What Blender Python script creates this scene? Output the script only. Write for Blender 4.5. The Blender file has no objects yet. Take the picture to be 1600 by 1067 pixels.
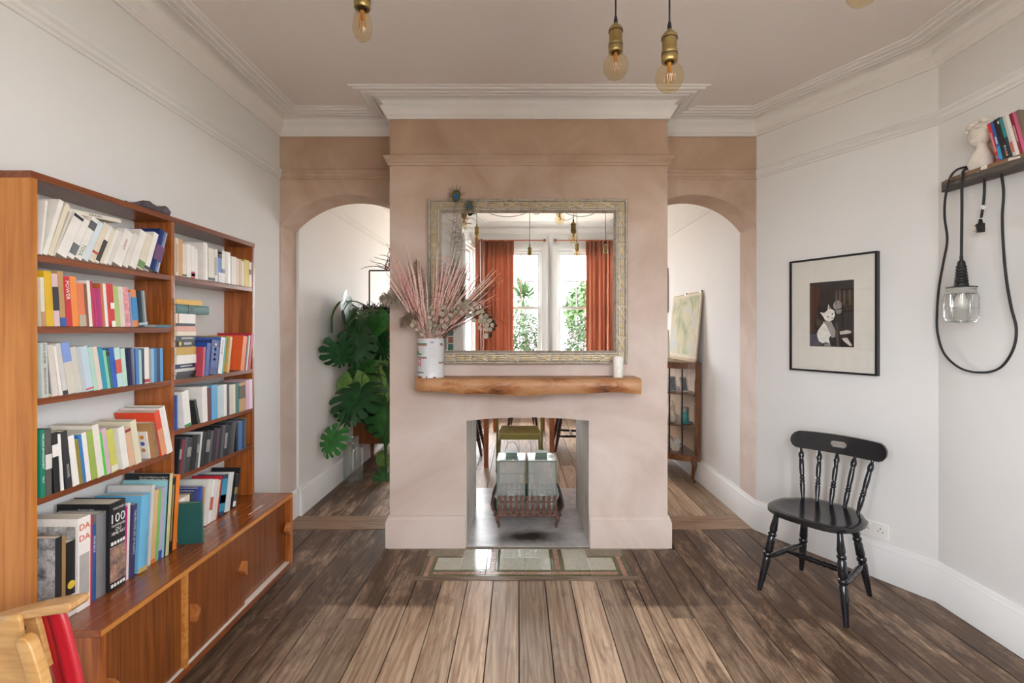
import bpy, bmesh, math, random
from mathutils import Vector, Matrix, Euler

RND = random.Random(11)
scene = bpy.context.scene
C = scene.collection
PI = math.pi

# ------------------------------------------------------------------ camera
CAM_H, FPX, CX, CY = 1.4, 755.0, 811.0, 516.0
cam_d = bpy.data.cameras.new('camera')
cam_d.sensor_fit = 'HORIZONTAL'
cam_d.sensor_width = 36.0
cam_d.lens = 36.0 * FPX / 1600.0
cam_d.shift_x = (800.0 - CX) / 1600.0
cam_d.shift_y = -(533.5 - CY) / 1600.0
cam_d.clip_start = 0.02
cam = bpy.data.objects.new('camera', cam_d)
cam.location = (0, 0, CAM_H)
cam.rotation_euler = (PI / 2, 0, 0)
C.objects.link(cam)
scene.camera = cam

# ------------------------------------------------------------------ world and exposure
SKY = 20.0
world = bpy.data.worlds.new('overcast_sky')
scene.world = world
world.use_nodes = True
wn = world.node_tree
wn.nodes.clear()
w_out = wn.nodes.new('ShaderNodeOutputWorld')
w_bg = wn.nodes.new('ShaderNodeBackground')
w_bg.inputs[0].default_value = (0.93, 0.965, 1.0, 1)
w_bg.inputs[1].default_value = SKY
wn.links.new(w_bg.outputs[0], w_out.inputs[0])
vs = scene.view_settings
vs.view_transform = 'Standard'
vs.look = 'None'
vs.gamma = 1.0
vs.use_curve_mapping = False
vs.exposure = 0.78
scene.cycles.max_bounces = 12
scene.cycles.diffuse_bounces = 7
scene.cycles.glossy_bounces = 5
scene.cycles.transmission_bounces = 8
scene.cycles.transparent_max_bounces = 16
scene.cycles.caustics_reflective = False
scene.cycles.caustics_refractive = False


def portal(loc, rot, sx, sy):
    d = bpy.data.lights.new('window_portal', 'AREA')
    d.shape = 'RECTANGLE'
    d.size, d.size_y = sx, sy
    d.cycles.is_portal = True
    o = bpy.data.objects.new('window_portal', d)
    o.location = loc
    o.rotation_euler = rot
    C.objects.link(o)
    return o


# ------------------------------------------------------------------ helpers
def lin(h):
    if isinstance(h, (tuple, list)):
        return tuple(h[:3]) + (1.0,)
    h = h.lstrip('#')
    out = []
    for i in (0, 2, 4):
        c = int(h[i:i + 2], 16) / 255.0
        out.append(c / 12.92 if c <= 0.04045 else ((c + 0.055) / 1.055) ** 2.4)
    return tuple(out) + (1.0,)


def px(x, y, Y):
    """world point seen at pixel x, y of the photograph at depth Y"""
    return Vector(((x - CX) / FPX * Y, Y, CAM_H + (CY - y) / FPX * Y))


def px_x(x, y, X):
    """world point seen at pixel x, y on a plane of constant X"""
    Y = X * FPX / (x - CX)
    return Vector((X, Y, CAM_H + (CY - y) / FPX * Y))


class MB:
    def __init__(self):
        self.v, self.f, self.m = [], [], []
        self.mi = 0

    def add(self, vs_, fs):
        n = len(self.v)
        self.v.extend(tuple(p) for p in vs_)
        for q in fs:
            self.f.append(tuple(i + n for i in q))
            self.m.append(self.mi)
        return self

    def box(self, x0, x1, y0, y1, z0, z1, M=None):
        p = [(x0, y0, z0), (x1, y0, z0), (x1, y1, z0), (x0, y1, z0), (x0, y0, z1), (x1, y0, z1), (x1, y1, z1), (x0, y1, z1)]
        if M is not None:
            p = [M @ Vector(q) for q in p]
        return self.add(p, [(3, 2, 1, 0), (4, 5, 6, 7), (0, 1, 5, 4), (1, 2, 6, 5), (2, 3, 7, 6), (3, 0, 4, 7)])

    def cbox(self, x0, x1, y0, y1, z0, z1, c=0.004, M=None):
        """box with chamfered edges"""
        bm = bmesh.new()
        bmesh.ops.create_cube(bm, size=1)
        for q in bm.verts:
            q.co = Vector(((x0 + x1) / 2 + q.co.x * (x1 - x0), (y0 + y1) / 2 + q.co.y * (y1 - y0), (z0 + z1) / 2 + q.co.z * (z1 - z0)))
        c = min(c, 0.45 * min(x1 - x0, y1 - y0, z1 - z0))
        bmesh.ops.bevel(bm, geom=list(bm.edges), offset=c, segments=2, affect='EDGES', profile=0.7)
        self.bm(bm, M)
        return self

    def bm(self, bm, M=None):
        bm.verts.index_update()
        p = [(M @ q.co) if M is not None else q.co.copy() for q in bm.verts]
        self.add(p, [[q.index for q in f.verts] for f in bm.faces])
        bm.free()
        return self

    def tube(self, pts, r, seg=8, caps=True):
        pts = [Vector(p) for p in pts]
        n = len(pts)
        rr = r if isinstance(r, (list, tuple)) else [r] * n
        t0 = (pts[1] - pts[0]).normalized()
        ref = Vector((0, 0, 1)) if abs(t0.z) < 0.9 else Vector((1, 0, 0))
        u = t0.cross(ref).normalized()
        vs_, fs = [], []
        for i in range(n):
            if i == 0:
                t = pts[1] - pts[0]
            elif i == n - 1:
                t = pts[-1] - pts[-2]
            else:
                t = pts[i + 1] - pts[i - 1]
            t = t.normalized() if t.length > 1e-9 else t0
            u = (u - t * u.dot(t))
            u = u.normalized() if u.length > 1e-6 else t.orthogonal().normalized()
            w = t.cross(u)
            for k in range(seg):
                a = 2 * PI * k / seg
                vs_.append(pts[i] + (u * math.cos(a) + w * math.sin(a)) * rr[i])
        for i in range(n - 1):
            for k in range(seg):
                k2 = (k + 1) % seg
                fs.append((i * seg + k, i * seg + k2, (i + 1) * seg + k2, (i + 1) * seg + k))
        if caps:
            fs.append(tuple(range(seg))[::-1])
            fs.append(tuple((n - 1) * seg + k for k in range(seg)))
        return self.add(vs_, fs)

    def lathe(self, prof, seg=16, M=None, cap=True):
        vs_, fs = [], []
        n = len(prof)
        for (r, z) in prof:
            for k in range(seg):
                a = 2 * PI * k / seg
                p = Vector((max(r, 1e-5) * math.cos(a), max(r, 1e-5) * math.sin(a), z))
                vs_.append(M @ p if M is not None else p)
        for i in range(n - 1):
            for k in range(seg):
                k2 = (k + 1) % seg
                fs.append((i * seg + k, i * seg + k2, (i + 1) * seg + k2, (i + 1) * seg + k))
        if cap:
            fs.append(tuple(range(seg))[::-1])
            fs.append(tuple((n - 1) * seg + k for k in range(seg)))
        return self.add(vs_, fs)

    def turned(self, a, b, prof, seg=12):
        """lathe profile [(t 0..1, r)] between points a and b"""
        a, b = Vector(a), Vector(b)
        L = (b - a).length
        M = Matrix.Translation(a) @ (b - a).to_track_quat('Z', 'Y').to_matrix().to_4x4()
        return self.lathe([(r, t * L) for (t, r) in prof], seg, M)

    def prism(self, poly, fn, d0, d1):
        """polygon [(a, b)] extruded between d0 and d1; fn(a, b, d) -> point"""
        n = len(poly)
        vs_ = [fn(a, b, d0) for a, b in poly] + [fn(a, b, d1) for a, b in poly]
        fs = [tuple(range(n))[::-1], tuple(range(n, 2 * n))]
        for i in range(n):
            j = (i + 1) % n
            fs.append((i, j, n + j, n + i))
        return self.add(vs_, fs)

    def grid(self, nu, nv, fn, wrap_u=False):
        vs_ = [fn(i / nu, j / nv) for i in range(nu + (0 if wrap_u else 1)) for j in range(nv + 1)]
        fs = []
        cols = nu if wrap_u else nu + 1
        for i in range(nu):
            for j in range(nv):
                i2 = (i + 1) % cols
                fs.append((i * (nv + 1) + j, i2 * (nv + 1) + j, i2 * (nv + 1) + j + 1, i * (nv + 1) + j + 1))
        return self.add(vs_, fs)

    def mesh(self, name, mats, smooth=None, recalc=True):
        me = bpy.data.meshes.new(name)
        me.from_pydata([tuple(q) for q in self.v], [], self.f)
        if not isinstance(mats, (list, tuple)):
            mats = [mats]
        for q in mats:
            me.materials.append(q)
        if len(mats) > 1:
            me.polygons.foreach_set('material_index', self.m)
        if recalc:
            b = bmesh.new()
            b.from_mesh(me)
            bmesh.ops.recalc_face_normals(b, faces=b.faces)
            b.to_mesh(me)
            b.free()
        if smooth is not None:
            me.shade_smooth()
            if smooth < 179:
                me.set_sharp_from_angle(angle=math.radians(smooth))
        me.update()
        return me

    def build(self, name, mats, parent=None, smooth=None, recalc=True):
        return link(name, self.mesh(name, mats, smooth, recalc), parent)


def link(name, me, parent=None, loc=None, rot=None, scale=None):
    o = bpy.data.objects.new(name, me)
    C.objects.link(o)
    if parent is not None:
        o.parent = parent
    if loc is not None:
        o.location = loc
    if rot is not None:
        o.rotation_euler = rot
    if scale is not None:
        o.scale = scale
    return o


def tag(o, label=None, cat=None, group=None, kind=None):
    if label:
        o['label'] = label
    if cat:
        o['category'] = cat
    if group:
        o['group'] = group
    if kind:
        o['kind'] = kind
    return o


def thing(name, label, cat, loc=(0, 0, 0), rot=(0, 0, 0), group=None):
    o = bpy.data.objects.new(name, None)
    o.empty_display_size = 0.05
    C.objects.link(o)
    o.location = loc
    o.rotation_euler = rot
    return tag(o, label, cat, group)


def struct(o, label=None):
    return tag(o, label, None, None, 'structure')


def smooth_path(pts, sub=6):
    """Catmull-Rom through points"""
    P = [Vector(p) for p in pts]
    P = [P[0] * 2 - P[1]] + P + [P[-1] * 2 - P[-2]]
    out = []
    for i in range(1, len(P) - 2):
        for k in range(sub):
            t = k / sub
            a, b, c, d = P[i - 1], P[i], P[i + 1], P[i + 2]
            out.append(0.5 * ((2 * b) + (c - a) * t + (2 * a - 5 * b + 4 * c - d) * t * t + (3 * b - 3 * c + d - a) * t ** 3))
    out.append(P[-2])
    return out


# ------------------------------------------------------------------ materials
def new_mat(name):
    m = bpy.data.materials.new(name)
    m.use_nodes = True
    nt = m.node_tree
    return m, nt, nt.nodes['Principled BSDF'], nt.nodes['Material Output']


def node(nt, t, **kw):
    n = nt.nodes.new(t)
    for k, v in kw.items():
        if k.startswith('i_'):
            key = k[2:]
            n.inputs[int(key) if key.isdigit() else key].default_value = v
        else:
            setattr(n, k, v)
    return n


def ramp(nt, stops, interp='LINEAR'):
    n = nt.nodes.new('ShaderNodeValToRGB')
    n.color_ramp.interpolation = interp
    el = n.color_ramp.elements
    while len(el) < len(stops):
        el.new(0.5)
    for e, (p, c) in zip(el, stops):
        e.position = p
        e.color = lin(c)
    return n


def coords(nt, kind='Object', scale=(1, 1, 1), rot=(0, 0, 0)):
    tc = nt.nodes.new('ShaderNodeTexCoord')
    mp = nt.nodes.new('ShaderNodeMapping')
    mp.inputs['Scale'].default_value = scale
    mp.inputs['Rotation'].default_value = rot
    nt.links.new(tc.outputs[kind], mp.inputs['Vector'])
    return mp.outputs[0]


def bump(nt, b, fac, strength=0.2, dist=0.005):
    n = nt.nodes.new('ShaderNodeBump')
    n.inputs['Strength'].default_value = strength
    n.inputs['Distance'].default_value = dist
    nt.links.new(fac, n.inputs['Height'])
    nt.links.new(n.outputs[0], b.inputs['Normal'])


_cache = {}


def paint(h, rough=0.5, metal=0.0, vary=0.06, scale=20.0, bmp=0.0, name=None, spec=0.5, coat=0.0):
    """plain colour with a faint procedural unevenness"""
    key = (h, rough, metal, vary, scale, bmp, spec, coat)
    if key in _cache:
        return _cache[key]
    m, nt, b, _ = new_mat(name or 'paint_%s' % (h.lstrip('#') if isinstance(h, str) else 'mix'))
    c = lin(h)
    no = node(nt, 'ShaderNodeTexNoise', i_Scale=scale, i_Detail=3.0)
    nt.links.new(coords(nt), no.inputs['Vector'])
    r = nt.nodes.new('ShaderNodeValToRGB')
    e = r.color_ramp.elements
    e[0].position, e[1].position = 0.3, 0.7
    e[0].color = tuple(q * (1 - vary) for q in c[:3]) + (1,)
    e[1].color = tuple(min(1, q * (1 + vary)) for q in c[:3]) + (1,)
    nt.links.new(no.outputs['Fac'], r.inputs[0])
    nt.links.new(r.outputs[0], b.inputs['Base Color'])
    b.inputs['Roughness'].default_value = rough
    b.inputs['Metallic'].default_value = metal
    b.inputs['Specular IOR Level'].default_value = spec
    if coat:
        b.inputs['Coat Weight'].default_value = coat
        b.inputs['Coat Roughness'].default_value = 0.1
    if bmp:
        bump(nt, b, no.outputs['Fac'], bmp)
    _cache[key] = m
    return m


def wood(name, stops, scale=(40, 3, 40), rough=0.4, kind='Object', bmp=0.1, distort=1.5, detail=5.0, coat=0.0):
    m, nt, b, _ = new_mat(name)
    v = coords(nt, kind, scale)
    no = node(nt, 'ShaderNodeTexNoise', i_Scale=1.0, i_Detail=detail, i_Distortion=distort)
    nt.links.new(v, no.inputs['Vector'])
    r = ramp(nt, stops)
    nt.links.new(no.outputs['Fac'], r.inputs[0])
    nt.links.new(r.outputs[0], b.inputs['Base Color'])
    b.inputs['Roughness'].default_value = rough
    if coat:
        b.inputs['Coat Weight'].default_value = coat
        b.inputs['Coat Roughness'].default_value = 0.18
    if bmp:
        bump(nt, b, no.outputs['Fac'], bmp, 0.002)
    return m


def glass_mat(name, tint=(1, 1, 1), refl=0.06, rough=0.0, haze=0.0):
    """thin clear glass: see-through with a fresnel-like reflection"""
    m, nt, b, out = new_mat(name)
    nt.nodes.remove(b)
    tr = node(nt, 'ShaderNodeBsdfTransparent')
    tr.inputs[0].default_value = tuple(tint) + (1,)
    gl = node(nt, 'ShaderNodeBsdfGlossy', i_Roughness=rough)
    lw = node(nt, 'ShaderNodeLayerWeight', i_Blend=0.5)
    fr = node(nt, 'ShaderNodeMath', operation='POWER')
    fr.inputs[1].default_value = 4.0
    nt.links.new(lw.outputs['Facing'], fr.inputs[0])
    ad = node(nt, 'ShaderNodeMath', operation='MULTIPLY_ADD', use_clamp=True)
    ad.inputs[1].default_value = 0.55
    ad.inputs[2].default_value = refl - 0.02
    mx = nt.nodes.new('ShaderNodeMixShader')
    nt.links.new(fr.outputs[0], ad.inputs[0])
    nt.links.new(ad.outputs[0], mx.inputs[0])
    nt.links.new(tr.outputs[0], mx.inputs[1])
    nt.links.new(gl.outputs[0], mx.inputs[2])
    last = mx
    if haze:
        df = node(nt, 'ShaderNodeBsdfDiffuse')
        df.inputs[0].default_value = (0.8, 0.82, 0.82, 1)
        m2 = nt.nodes.new('ShaderNodeMixShader')
        no = node(nt, 'ShaderNodeTexNoise', i_Scale=14.0, i_Detail=4.0)
        nt.links.new(coords(nt), no.inputs['Vector'])
        mm = node(nt, 'ShaderNodeMath', operation='MULTIPLY')
        mm.inputs[1].default_value = haze * 2
        nt.links.new(no.outputs['Fac'], mm.inputs[0])
        nt.links.new(mm.outputs[0], m2.inputs[0])
        nt.links.new(mx.outputs[0], m2.inputs[1])
        nt.links.new(df.outputs[0], m2.inputs[2])
        last = m2
    nt.links.new(last.outputs[0], out.inputs[0])
    return m


def plaster_mat():
    m, nt, b, _ = new_mat('pink_plaster')
    v = coords(nt)
    n1 = node(nt, 'ShaderNodeTexNoise', i_Scale=1.6, i_Detail=5.0, i_Roughness=0.6, i_Distortion=0.8)
    nt.links.new(v, n1.inputs['Vector'])
    r = ramp(nt, [(0.28, 'c4b1a6'), (0.5, 'd3c3ba'), (0.74, 'dfd3cc')])
    nt.links.new(n1.outputs['Fac'], r.inputs[0])
    # browner towards the top, blending through noise into the pinker tone below
    sp = node(nt, 'ShaderNodeSeparateXYZ')
    nt.links.new(v, sp.inputs[0])
    mr = node(nt, 'ShaderNodeMapRange')
    mr.inputs[1].default_value, mr.inputs[2].default_value = 1.3, 2.6
    n2 = node(nt, 'ShaderNodeTexNoise', i_Scale=2.5, i_Detail=6.0, i_Distortion=1.5)
    nt.links.new(v, n2.inputs['Vector'])
    ma = node(nt, 'ShaderNodeMath', operation='MULTIPLY_ADD')
    ma.inputs[1].default_value = 1.1
    nt.links.new(n2.outputs['Fac'], ma.inputs[0])
    nt.links.new(sp.outputs['Z'], ma.inputs[2])
    sb = node(nt, 'ShaderNodeMath', operation='SUBTRACT')
    sb.inputs[1].default_value = 0.55
    nt.links.new(ma.outputs[0], sb.inputs[0])
    nt.links.new(sb.outputs[0], mr.inputs[0])
    mx = node(nt, 'ShaderNodeMix', data_type='RGBA')
    nt.links.new(mr.outputs[0], mx.inputs[0])
    nt.links.new(r.outputs[0], mx.inputs[6])
    r2 = ramp(nt, [(0.3, 'a98d77'), (0.7, 'c0a58f')])
    nt.links.new(n1.outputs['Fac'], r2.inputs[0])
    nt.links.new(r2.outputs[0], mx.inputs[7])
    nt.links.new(mx.outputs[2], b.inputs['Base Color'])
    b.inputs['Roughness'].default_value = 0.85
    b.inputs['Specular IOR Level'].default_value = 0.2
    bump(nt, b, n2.outputs['Fac'], 0.12, 0.004)
    return m


def floor_mat():
    m, nt, b, _ = new_mat('worn_pine_boards')
    geo = node(nt, 'ShaderNodeNewGeometry')
    oi = node(nt, 'ShaderNodeObjectInfo')
    # shift the grain from board to board
    cmb = node(nt, 'ShaderNodeCombineXYZ')
    mu = node(nt, 'ShaderNodeMath', operation='MULTIPLY')
    mu.inputs[1].default_value = 37.0
    nt.links.new(oi.outputs['Random'], mu.inputs[0])
    nt.links.new(mu.outputs[0], cmb.inputs[1])
    nt.links.new(mu.outputs[0], cmb.inputs[2])
    ad = node(nt, 'ShaderNodeVectorMath', operation='ADD')
    nt.links.new(geo.outputs['Position'], ad.inputs[0])
    nt.links.new(cmb.outputs[0], ad.inputs[1])
    mp = nt.nodes.new('ShaderNodeMapping')
    mp.inputs['Scale'].default_value = (24, 1.5, 24)
    nt.links.new(ad.outputs[0], mp.inputs[0])
    g = node(nt, 'ShaderNodeTexNoise', i_Scale=1.0, i_Detail=6.0, i_Roughness=0.6, i_Distortion=2.2)
    nt.links.new(mp.outputs[0], g.inputs['Vector'])
    rg = ramp(nt, [(0.22, '6b523c'), (0.4, '9a7c60'), (0.56, 'bb9f83'), (0.8, 'd2bca2')])
    nt.links.new(g.outputs['Fac'], rg.inputs[0])
    # ring figure of the pine
    mpw = nt.nodes.new('ShaderNodeMapping')
    mpw.inputs['Scale'].default_value = (1.0, 0.07, 1.0)
    nt.links.new(ad.outputs[0], mpw.inputs[0])
    wv = node(nt, 'ShaderNodeTexWave', i_Scale=9.0, i_Distortion=9.0, i_Detail=3.0)
    wv.inputs['Detail Scale'].default_value = 1.4
    nt.links.new(mpw.outputs[0], wv.inputs['Vector'])
    wr = ramp(nt, [(0.0, (0.62, 0.56, 0.5)), (0.3, (1, 1, 1)), (1.0, (1, 1, 1))])
    nt.links.new(wv.outputs['Fac'], wr.inputs[0])
    wm = node(nt, 'ShaderNodeMix', data_type='RGBA', blend_type='MULTIPLY')
    wm.inputs[0].default_value = 0.5
    nt.links.new(rg.outputs[0], wm.inputs[6])
    nt.links.new(wr.outputs[0], wm.inputs[7])
    # board to board tone
    hs = node(nt, 'ShaderNodeHueSaturation')
    vr = node(nt, 'ShaderNodeMapRange')
    vr.inputs[3].default_value, vr.inputs[4].default_value = 0.62, 1.22
    nt.links.new(oi.outputs['Random'], vr.inputs[0])
    nt.links.new(vr.outputs[0], hs.inputs['Value'])
    nt.links.new(wm.outputs[2], hs.inputs['Color'])
    hs.inputs['Saturation'].default_value = 0.92
    # old dark varnish, left in a border round a worn middle
    mp2 = nt.nodes.new('ShaderNodeMapping')
    mp2.inputs['Scale'].default_value = (6.5, 2.2, 1)
    nt.links.new(ad.outputs[0], mp2.inputs[0])
    st = node(nt, 'ShaderNodeTexNoise', i_Scale=1.2, i_Detail=12.0, i_Roughness=0.76, i_Distortion=0.3)
    nt.links.new(mp2.outputs[0], st.inputs['Vector'])
    sp = node(nt, 'ShaderNodeSeparateXYZ')
    nt.links.new(geo.outputs['Position'], sp.inputs[0])

    def mr(sock, a, b_, c, d):
        n = node(nt, 'ShaderNodeMapRange')
        for i, q in enumerate((a, b_, c, d)):
            n.inputs[i + 1].default_value = q
        nt.links.new(sock, n.inputs[0])
        return n.outputs[0]

    def mth(op, a, b_=None):
        n = node(nt, 'ShaderNodeMath', operation=op)
        for i, q in enumerate((a, b_)):
            if q is None:
                continue
            if isinstance(q, (int, float)):
                n.inputs[i].default_value = q
            else:
                nt.links.new(q, n.inputs[i])
        return n.outputs[0]
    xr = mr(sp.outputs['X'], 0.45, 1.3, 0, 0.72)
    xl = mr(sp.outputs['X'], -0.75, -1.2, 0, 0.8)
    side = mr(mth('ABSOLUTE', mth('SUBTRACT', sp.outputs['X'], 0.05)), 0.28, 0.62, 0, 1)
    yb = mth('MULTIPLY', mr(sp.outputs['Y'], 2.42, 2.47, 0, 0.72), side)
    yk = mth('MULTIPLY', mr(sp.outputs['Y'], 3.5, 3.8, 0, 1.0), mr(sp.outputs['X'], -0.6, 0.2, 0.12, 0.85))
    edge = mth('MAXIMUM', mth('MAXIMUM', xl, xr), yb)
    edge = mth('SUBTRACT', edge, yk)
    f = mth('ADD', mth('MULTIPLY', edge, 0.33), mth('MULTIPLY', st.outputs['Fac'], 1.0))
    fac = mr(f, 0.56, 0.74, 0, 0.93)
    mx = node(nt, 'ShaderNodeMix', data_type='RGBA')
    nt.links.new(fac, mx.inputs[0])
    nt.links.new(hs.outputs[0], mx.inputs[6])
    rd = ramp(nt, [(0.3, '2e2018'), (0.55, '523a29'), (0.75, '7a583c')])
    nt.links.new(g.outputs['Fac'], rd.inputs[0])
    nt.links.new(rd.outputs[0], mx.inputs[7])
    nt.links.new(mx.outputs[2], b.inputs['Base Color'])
    rr = mr(g.outputs['Fac'], 0.2, 0.8, 0.34, 0.56)
    nt.links.new(rr, b.inputs['Roughness'])
    bump(nt, b, g.outputs['Fac'], 0.25, 0.003)
    return m


M_white = paint('e0e0df', 0.85, vary=0.02, scale=2.0, spec=0.2, name='white_wall_paint')
M_ceil = paint('e9e3df', 0.9, vary=0.015, scale=2.0, spec=0.2, name='ceiling_paint')
M_trimw = paint('e7e5e3', 0.6, vary=0.02, scale=3.0, spec=0.3, name='cornice_paint')
M_gloss = paint('e5e6e6', 0.4, vary=0.02, scale=3.0, name='white_gloss_paint')
M_plaster = plaster_mat()
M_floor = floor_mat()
M_glass = glass_mat('clear_glass')
M_brown_edge = paint('3a2d24', 0.9, name='floor_void')

# ------------------------------------------------------------------ room shell
H = 2.887
XL, XR = -1.684, 2.17
YA, YA2 = 3.40, 3.645       # arch wall
YB, YB2 = 3.12, 3.83        # chimney breast
BL, BR = -0.835, 0.959
WT = 0.16


def wall_panel(name, p0, p1, label, mat, openings=(), thick=WT, h=H, z0=0.0):
    """wall from p0 to p1, interior on the right-hand side, openings (u0, u1, z0, z1)"""
    p0, p1 = Vector(p0), Vector(p1)
    d = p1 - p0
    L = d.length
    d.normalize()
    nrm = Vector((-d.y, d.x))      # outward

    def T(u, n, z):
        q = p0 + d * u + nrm * n
        return (q.x, q.y, z)
    mb = MB()

    def bx(u0, u1, za, zb):
        if u1 - u0 < 1e-4 or zb - za < 1e-4:
            return
        p = [T(u0, 0, za), T(u1, 0, za), T(u1, thick, za), T(u0, thick, za), T(u0, 0, zb), T(u1, 0, zb), T(u1, thick, zb), T(u0, thick, zb)]
        mb.add(p, [(3, 2, 1, 0), (4, 5, 6, 7), (0, 1, 5, 4), (1, 2, 6, 5), (2, 3, 7, 6), (3, 0, 4, 7)])
    u = 0.0
    for (a, b, za, zb) in sorted(openings):
        bx(u, a, z0, h)
        bx(a, b, z0, za)
        bx(a, b, zb, h)
        u = b
    bx(u, L, z0, h)
    return struct(mb.build(name, mat), label)


wall_panel('wall_left', (XL, 0.15 - WT), (XL, YA + 0.001), 'long white painted wall behind the bookcase', M_white)
wall_panel('wall_right', (XR, 2.5), (XR, 0.15 - WT), 'white wall with the rustic shelf at the right', M_white)
mbw = MB()
mbw.prism([(1.67, YA), (XR, 2.5), (XR + 0.16, 2.5), (XR + 0.16, 2.62), (1.85, YA)], lambda a, b, d: (a, b, d), 0, H)
struct(mbw.build('wall_angled', M_white), 'slanting white wall behind the black chair')
wall_panel('wall_front_left', (-0.72, 0.15), (XL, 0.15), 'white wall beside the bay window, behind the viewer', M_white)
wall_panel('wall_front_right', (XR, 0.15), (1.52, 0.15), 'white wall on the other side of the bay window', M_white)
ZS, ZH = 0.80, 2.53
wall_panel('wall_bay', (1.4, -0.6), (-0.6, -0.6), 'white wall of the bay between two sash windows', M_gloss,
           [(1.4 - 1.34, 1.4 - 0.535, ZS, ZH), (1.4 - 0.322, 1.4 + 0.5, ZS, ZH)], thick=0.2)
LS = math.hypot(0.12, 0.75)
wall_panel('wall_bay_left', (-0.6, -0.6), (-0.72, 0.15), 'side wall of the bay with a sash window', M_gloss, [(0.12, 0.66, ZS, ZH)], thick=0.14)
wall_panel('wall_bay_right', (1.52, 0.15), (1.4, -0.6), 'opposite side wall of the bay with a sash window', M_gloss, [(0.1, 0.64, ZS, ZH)], thick=0.14)
# back room
BXL, BXR, BY = -1.66, 1.675, 7.7
wall_panel('wall_back_room_left', (BXL, YA2), (BXL, BY), 'white wall of the back room behind the climbing plant', M_white)
wall_panel('wall_back_room_right', (BXR, BY), (BXR, YA2), 'white wall of the back room behind the display cabinet', M_white)
wall_panel('wall_far', (BXL, BY), (BXR, BY), 'far wall of the back room with a window', M_white, [(0.45, 2.15, 0.85, 2.4)])


# arch wall: lintels over the two arches, springing high on the side walls
def arch_side(name, x0, x1, xc, half, label):
    mb = MB()
    z_sp, z_ap = 2.13, 2.355
    rise = z_ap - z_sp
    rad = (half * half + rise * rise) / (2 * rise)
    pts = []
    n = 28
    for i in range(n + 1):
        x = x0 + (x1 - x0) * i / n
        dx = min(abs(x - xc), half)
        # a little fuller at the shoulders than a plain segment
        zz = z_ap - rad + math.sqrt(max(rad * rad - dx * dx, 0))
        pts.append((x, zz))
    poly = pts + [(x1, H), (x0, H)]
    mb.prism(poly, lambda a, b, d: (a, d, b), YA, YA2)
    return mb


mb = arch_side('l', XL, BL, -1.198, 0.486, '')
mb.box(XL - 0.1, XL, YA, YA2, 0, H)
mb.box(XL, XL + 0.004, YA, YA2, 0, 2.13)
struct(mb.build('wall_arch_left', M_plaster, smooth=35), 'plaster arch to the left of the chimney breast')
mb = arch_side('r', BR, 1.67, 1.234, 0.436, '')
mb.box(1.67, 1.78, YA, YA2, 0, H)
mb.box(1.666, 1.67, YA, YA2, 0, 2.13)
struct(mb.build('wall_arch_right', M_plaster, smooth=35), 'plaster arch to the right of the chimney breast')

# chimney breast with the opening right through it
OL, OR, OZ, OZC = -0.343, 0.4546, 0.815, 0.838
M_soot = None


def lining_mat():
    m, nt, b, _ = new_mat('sooty_white_lining')
    n1 = node(nt, 'ShaderNodeTexNoise', i_Scale=1.0, i_Detail=8.0, i_Roughness=0.65)
    nt.links.new(coords(nt, 'Object', (9, 9, 3)), n1.inputs['Vector'])
    r = ramp(nt, [(0.3, '7d776f'), (0.42, 'c9c5bf'), (0.7, 'e4e1dd')])
    nt.links.new(n1.outputs['Fac'], r.inputs[0])
    nt.links.new(r.outputs[0], b.inputs['Base Color'])
    b.inputs['Roughness'].default_value = 0.8
    bump(nt, b, n1.outputs['Fac'], 0.3, 0.006)
    return m


M_lining = lining_mat()
mb = MB()
mb.box(BL, OL, YB, YB2, 0, H)
mb.box(OR, BR, YB, YB2, 0, H)
arc = []
for i in range(17):
    t = i / 16
    arc.append((OL + (OR - OL) * t, OZ + (OZC - OZ) * (1 - (2 * t - 1) ** 2)))
mb.prism(arc + [(OR, H), (OL, H)], lambda a, b, d: (a, d, b), YB, YB2)
# linings of the opening
struct(mb.build('wall_chimney_breast', M_plaster), 'pink plaster chimney breast with a see-through fireplace')
mb = MB()
mb.box(OL, OL + 0.004, YB + 0.002, YB2, 0, OZ + 0.002)
mb.box(OR - 0.004, OR, YB + 0.002, YB2, 0, OZ + 0.002)
struct(mb.build('wall_fireplace_lining', M_lining), 'sooty white lining inside the fireplace opening')

mb = MB()
mb.box(-2.2, 2.7, -1.0, 8.2, H, H + 0.12)
struct(mb.build('ceiling', M_ceil), 'pale flat ceiling with hanging bulbs')


# mouldings
def sweep(prof, path, closed=False):
    """profile [(out, z)] swept along path, interior on the right-hand side"""
    P = [Vector(p) for p in path]
    n = len(P)
    offs = []
    for i in range(n):
        if closed or 0 < i < n - 1:
            d0 = (P[i] - P[i - 1]).normalized()
            d1 = (P[(i + 1) % n] - P[i]).normalized()
        elif i == 0:
            d0 = d1 = (P[1] - P[0]).normalized()
        else:
            d0 = d1 = (P[-1] - P[-2]).normalized()
        n0, n1 = Vector((d0.y, -d0.x)), Vector((d1.y, -d1.x))
        b = n0 + n1
        offs.append(b / max(0.15, (1 + n0.dot(n1))))
    mb = MB()
    k = len(prof)
    vs_ = []
    for i in range(n):
        for (o, z) in prof:
            q = P[i] + offs[i] * o
            vs_.append((q.x, q.y, z))
    fs = []
    for i in range(n if closed else n - 1):
        j = (i + 1) % n
        for a in range(k):
            b = (a + 1) % k
            fs.append((i * k + a, i * k + b, j * k + b, j * k + a))
    if not closed:
        fs.append(tuple(range(k)))
        fs.append(tuple((n - 1) * k + a for a in range(k))[::-1])
    mb.add(vs_, fs)
    return mb


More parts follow.
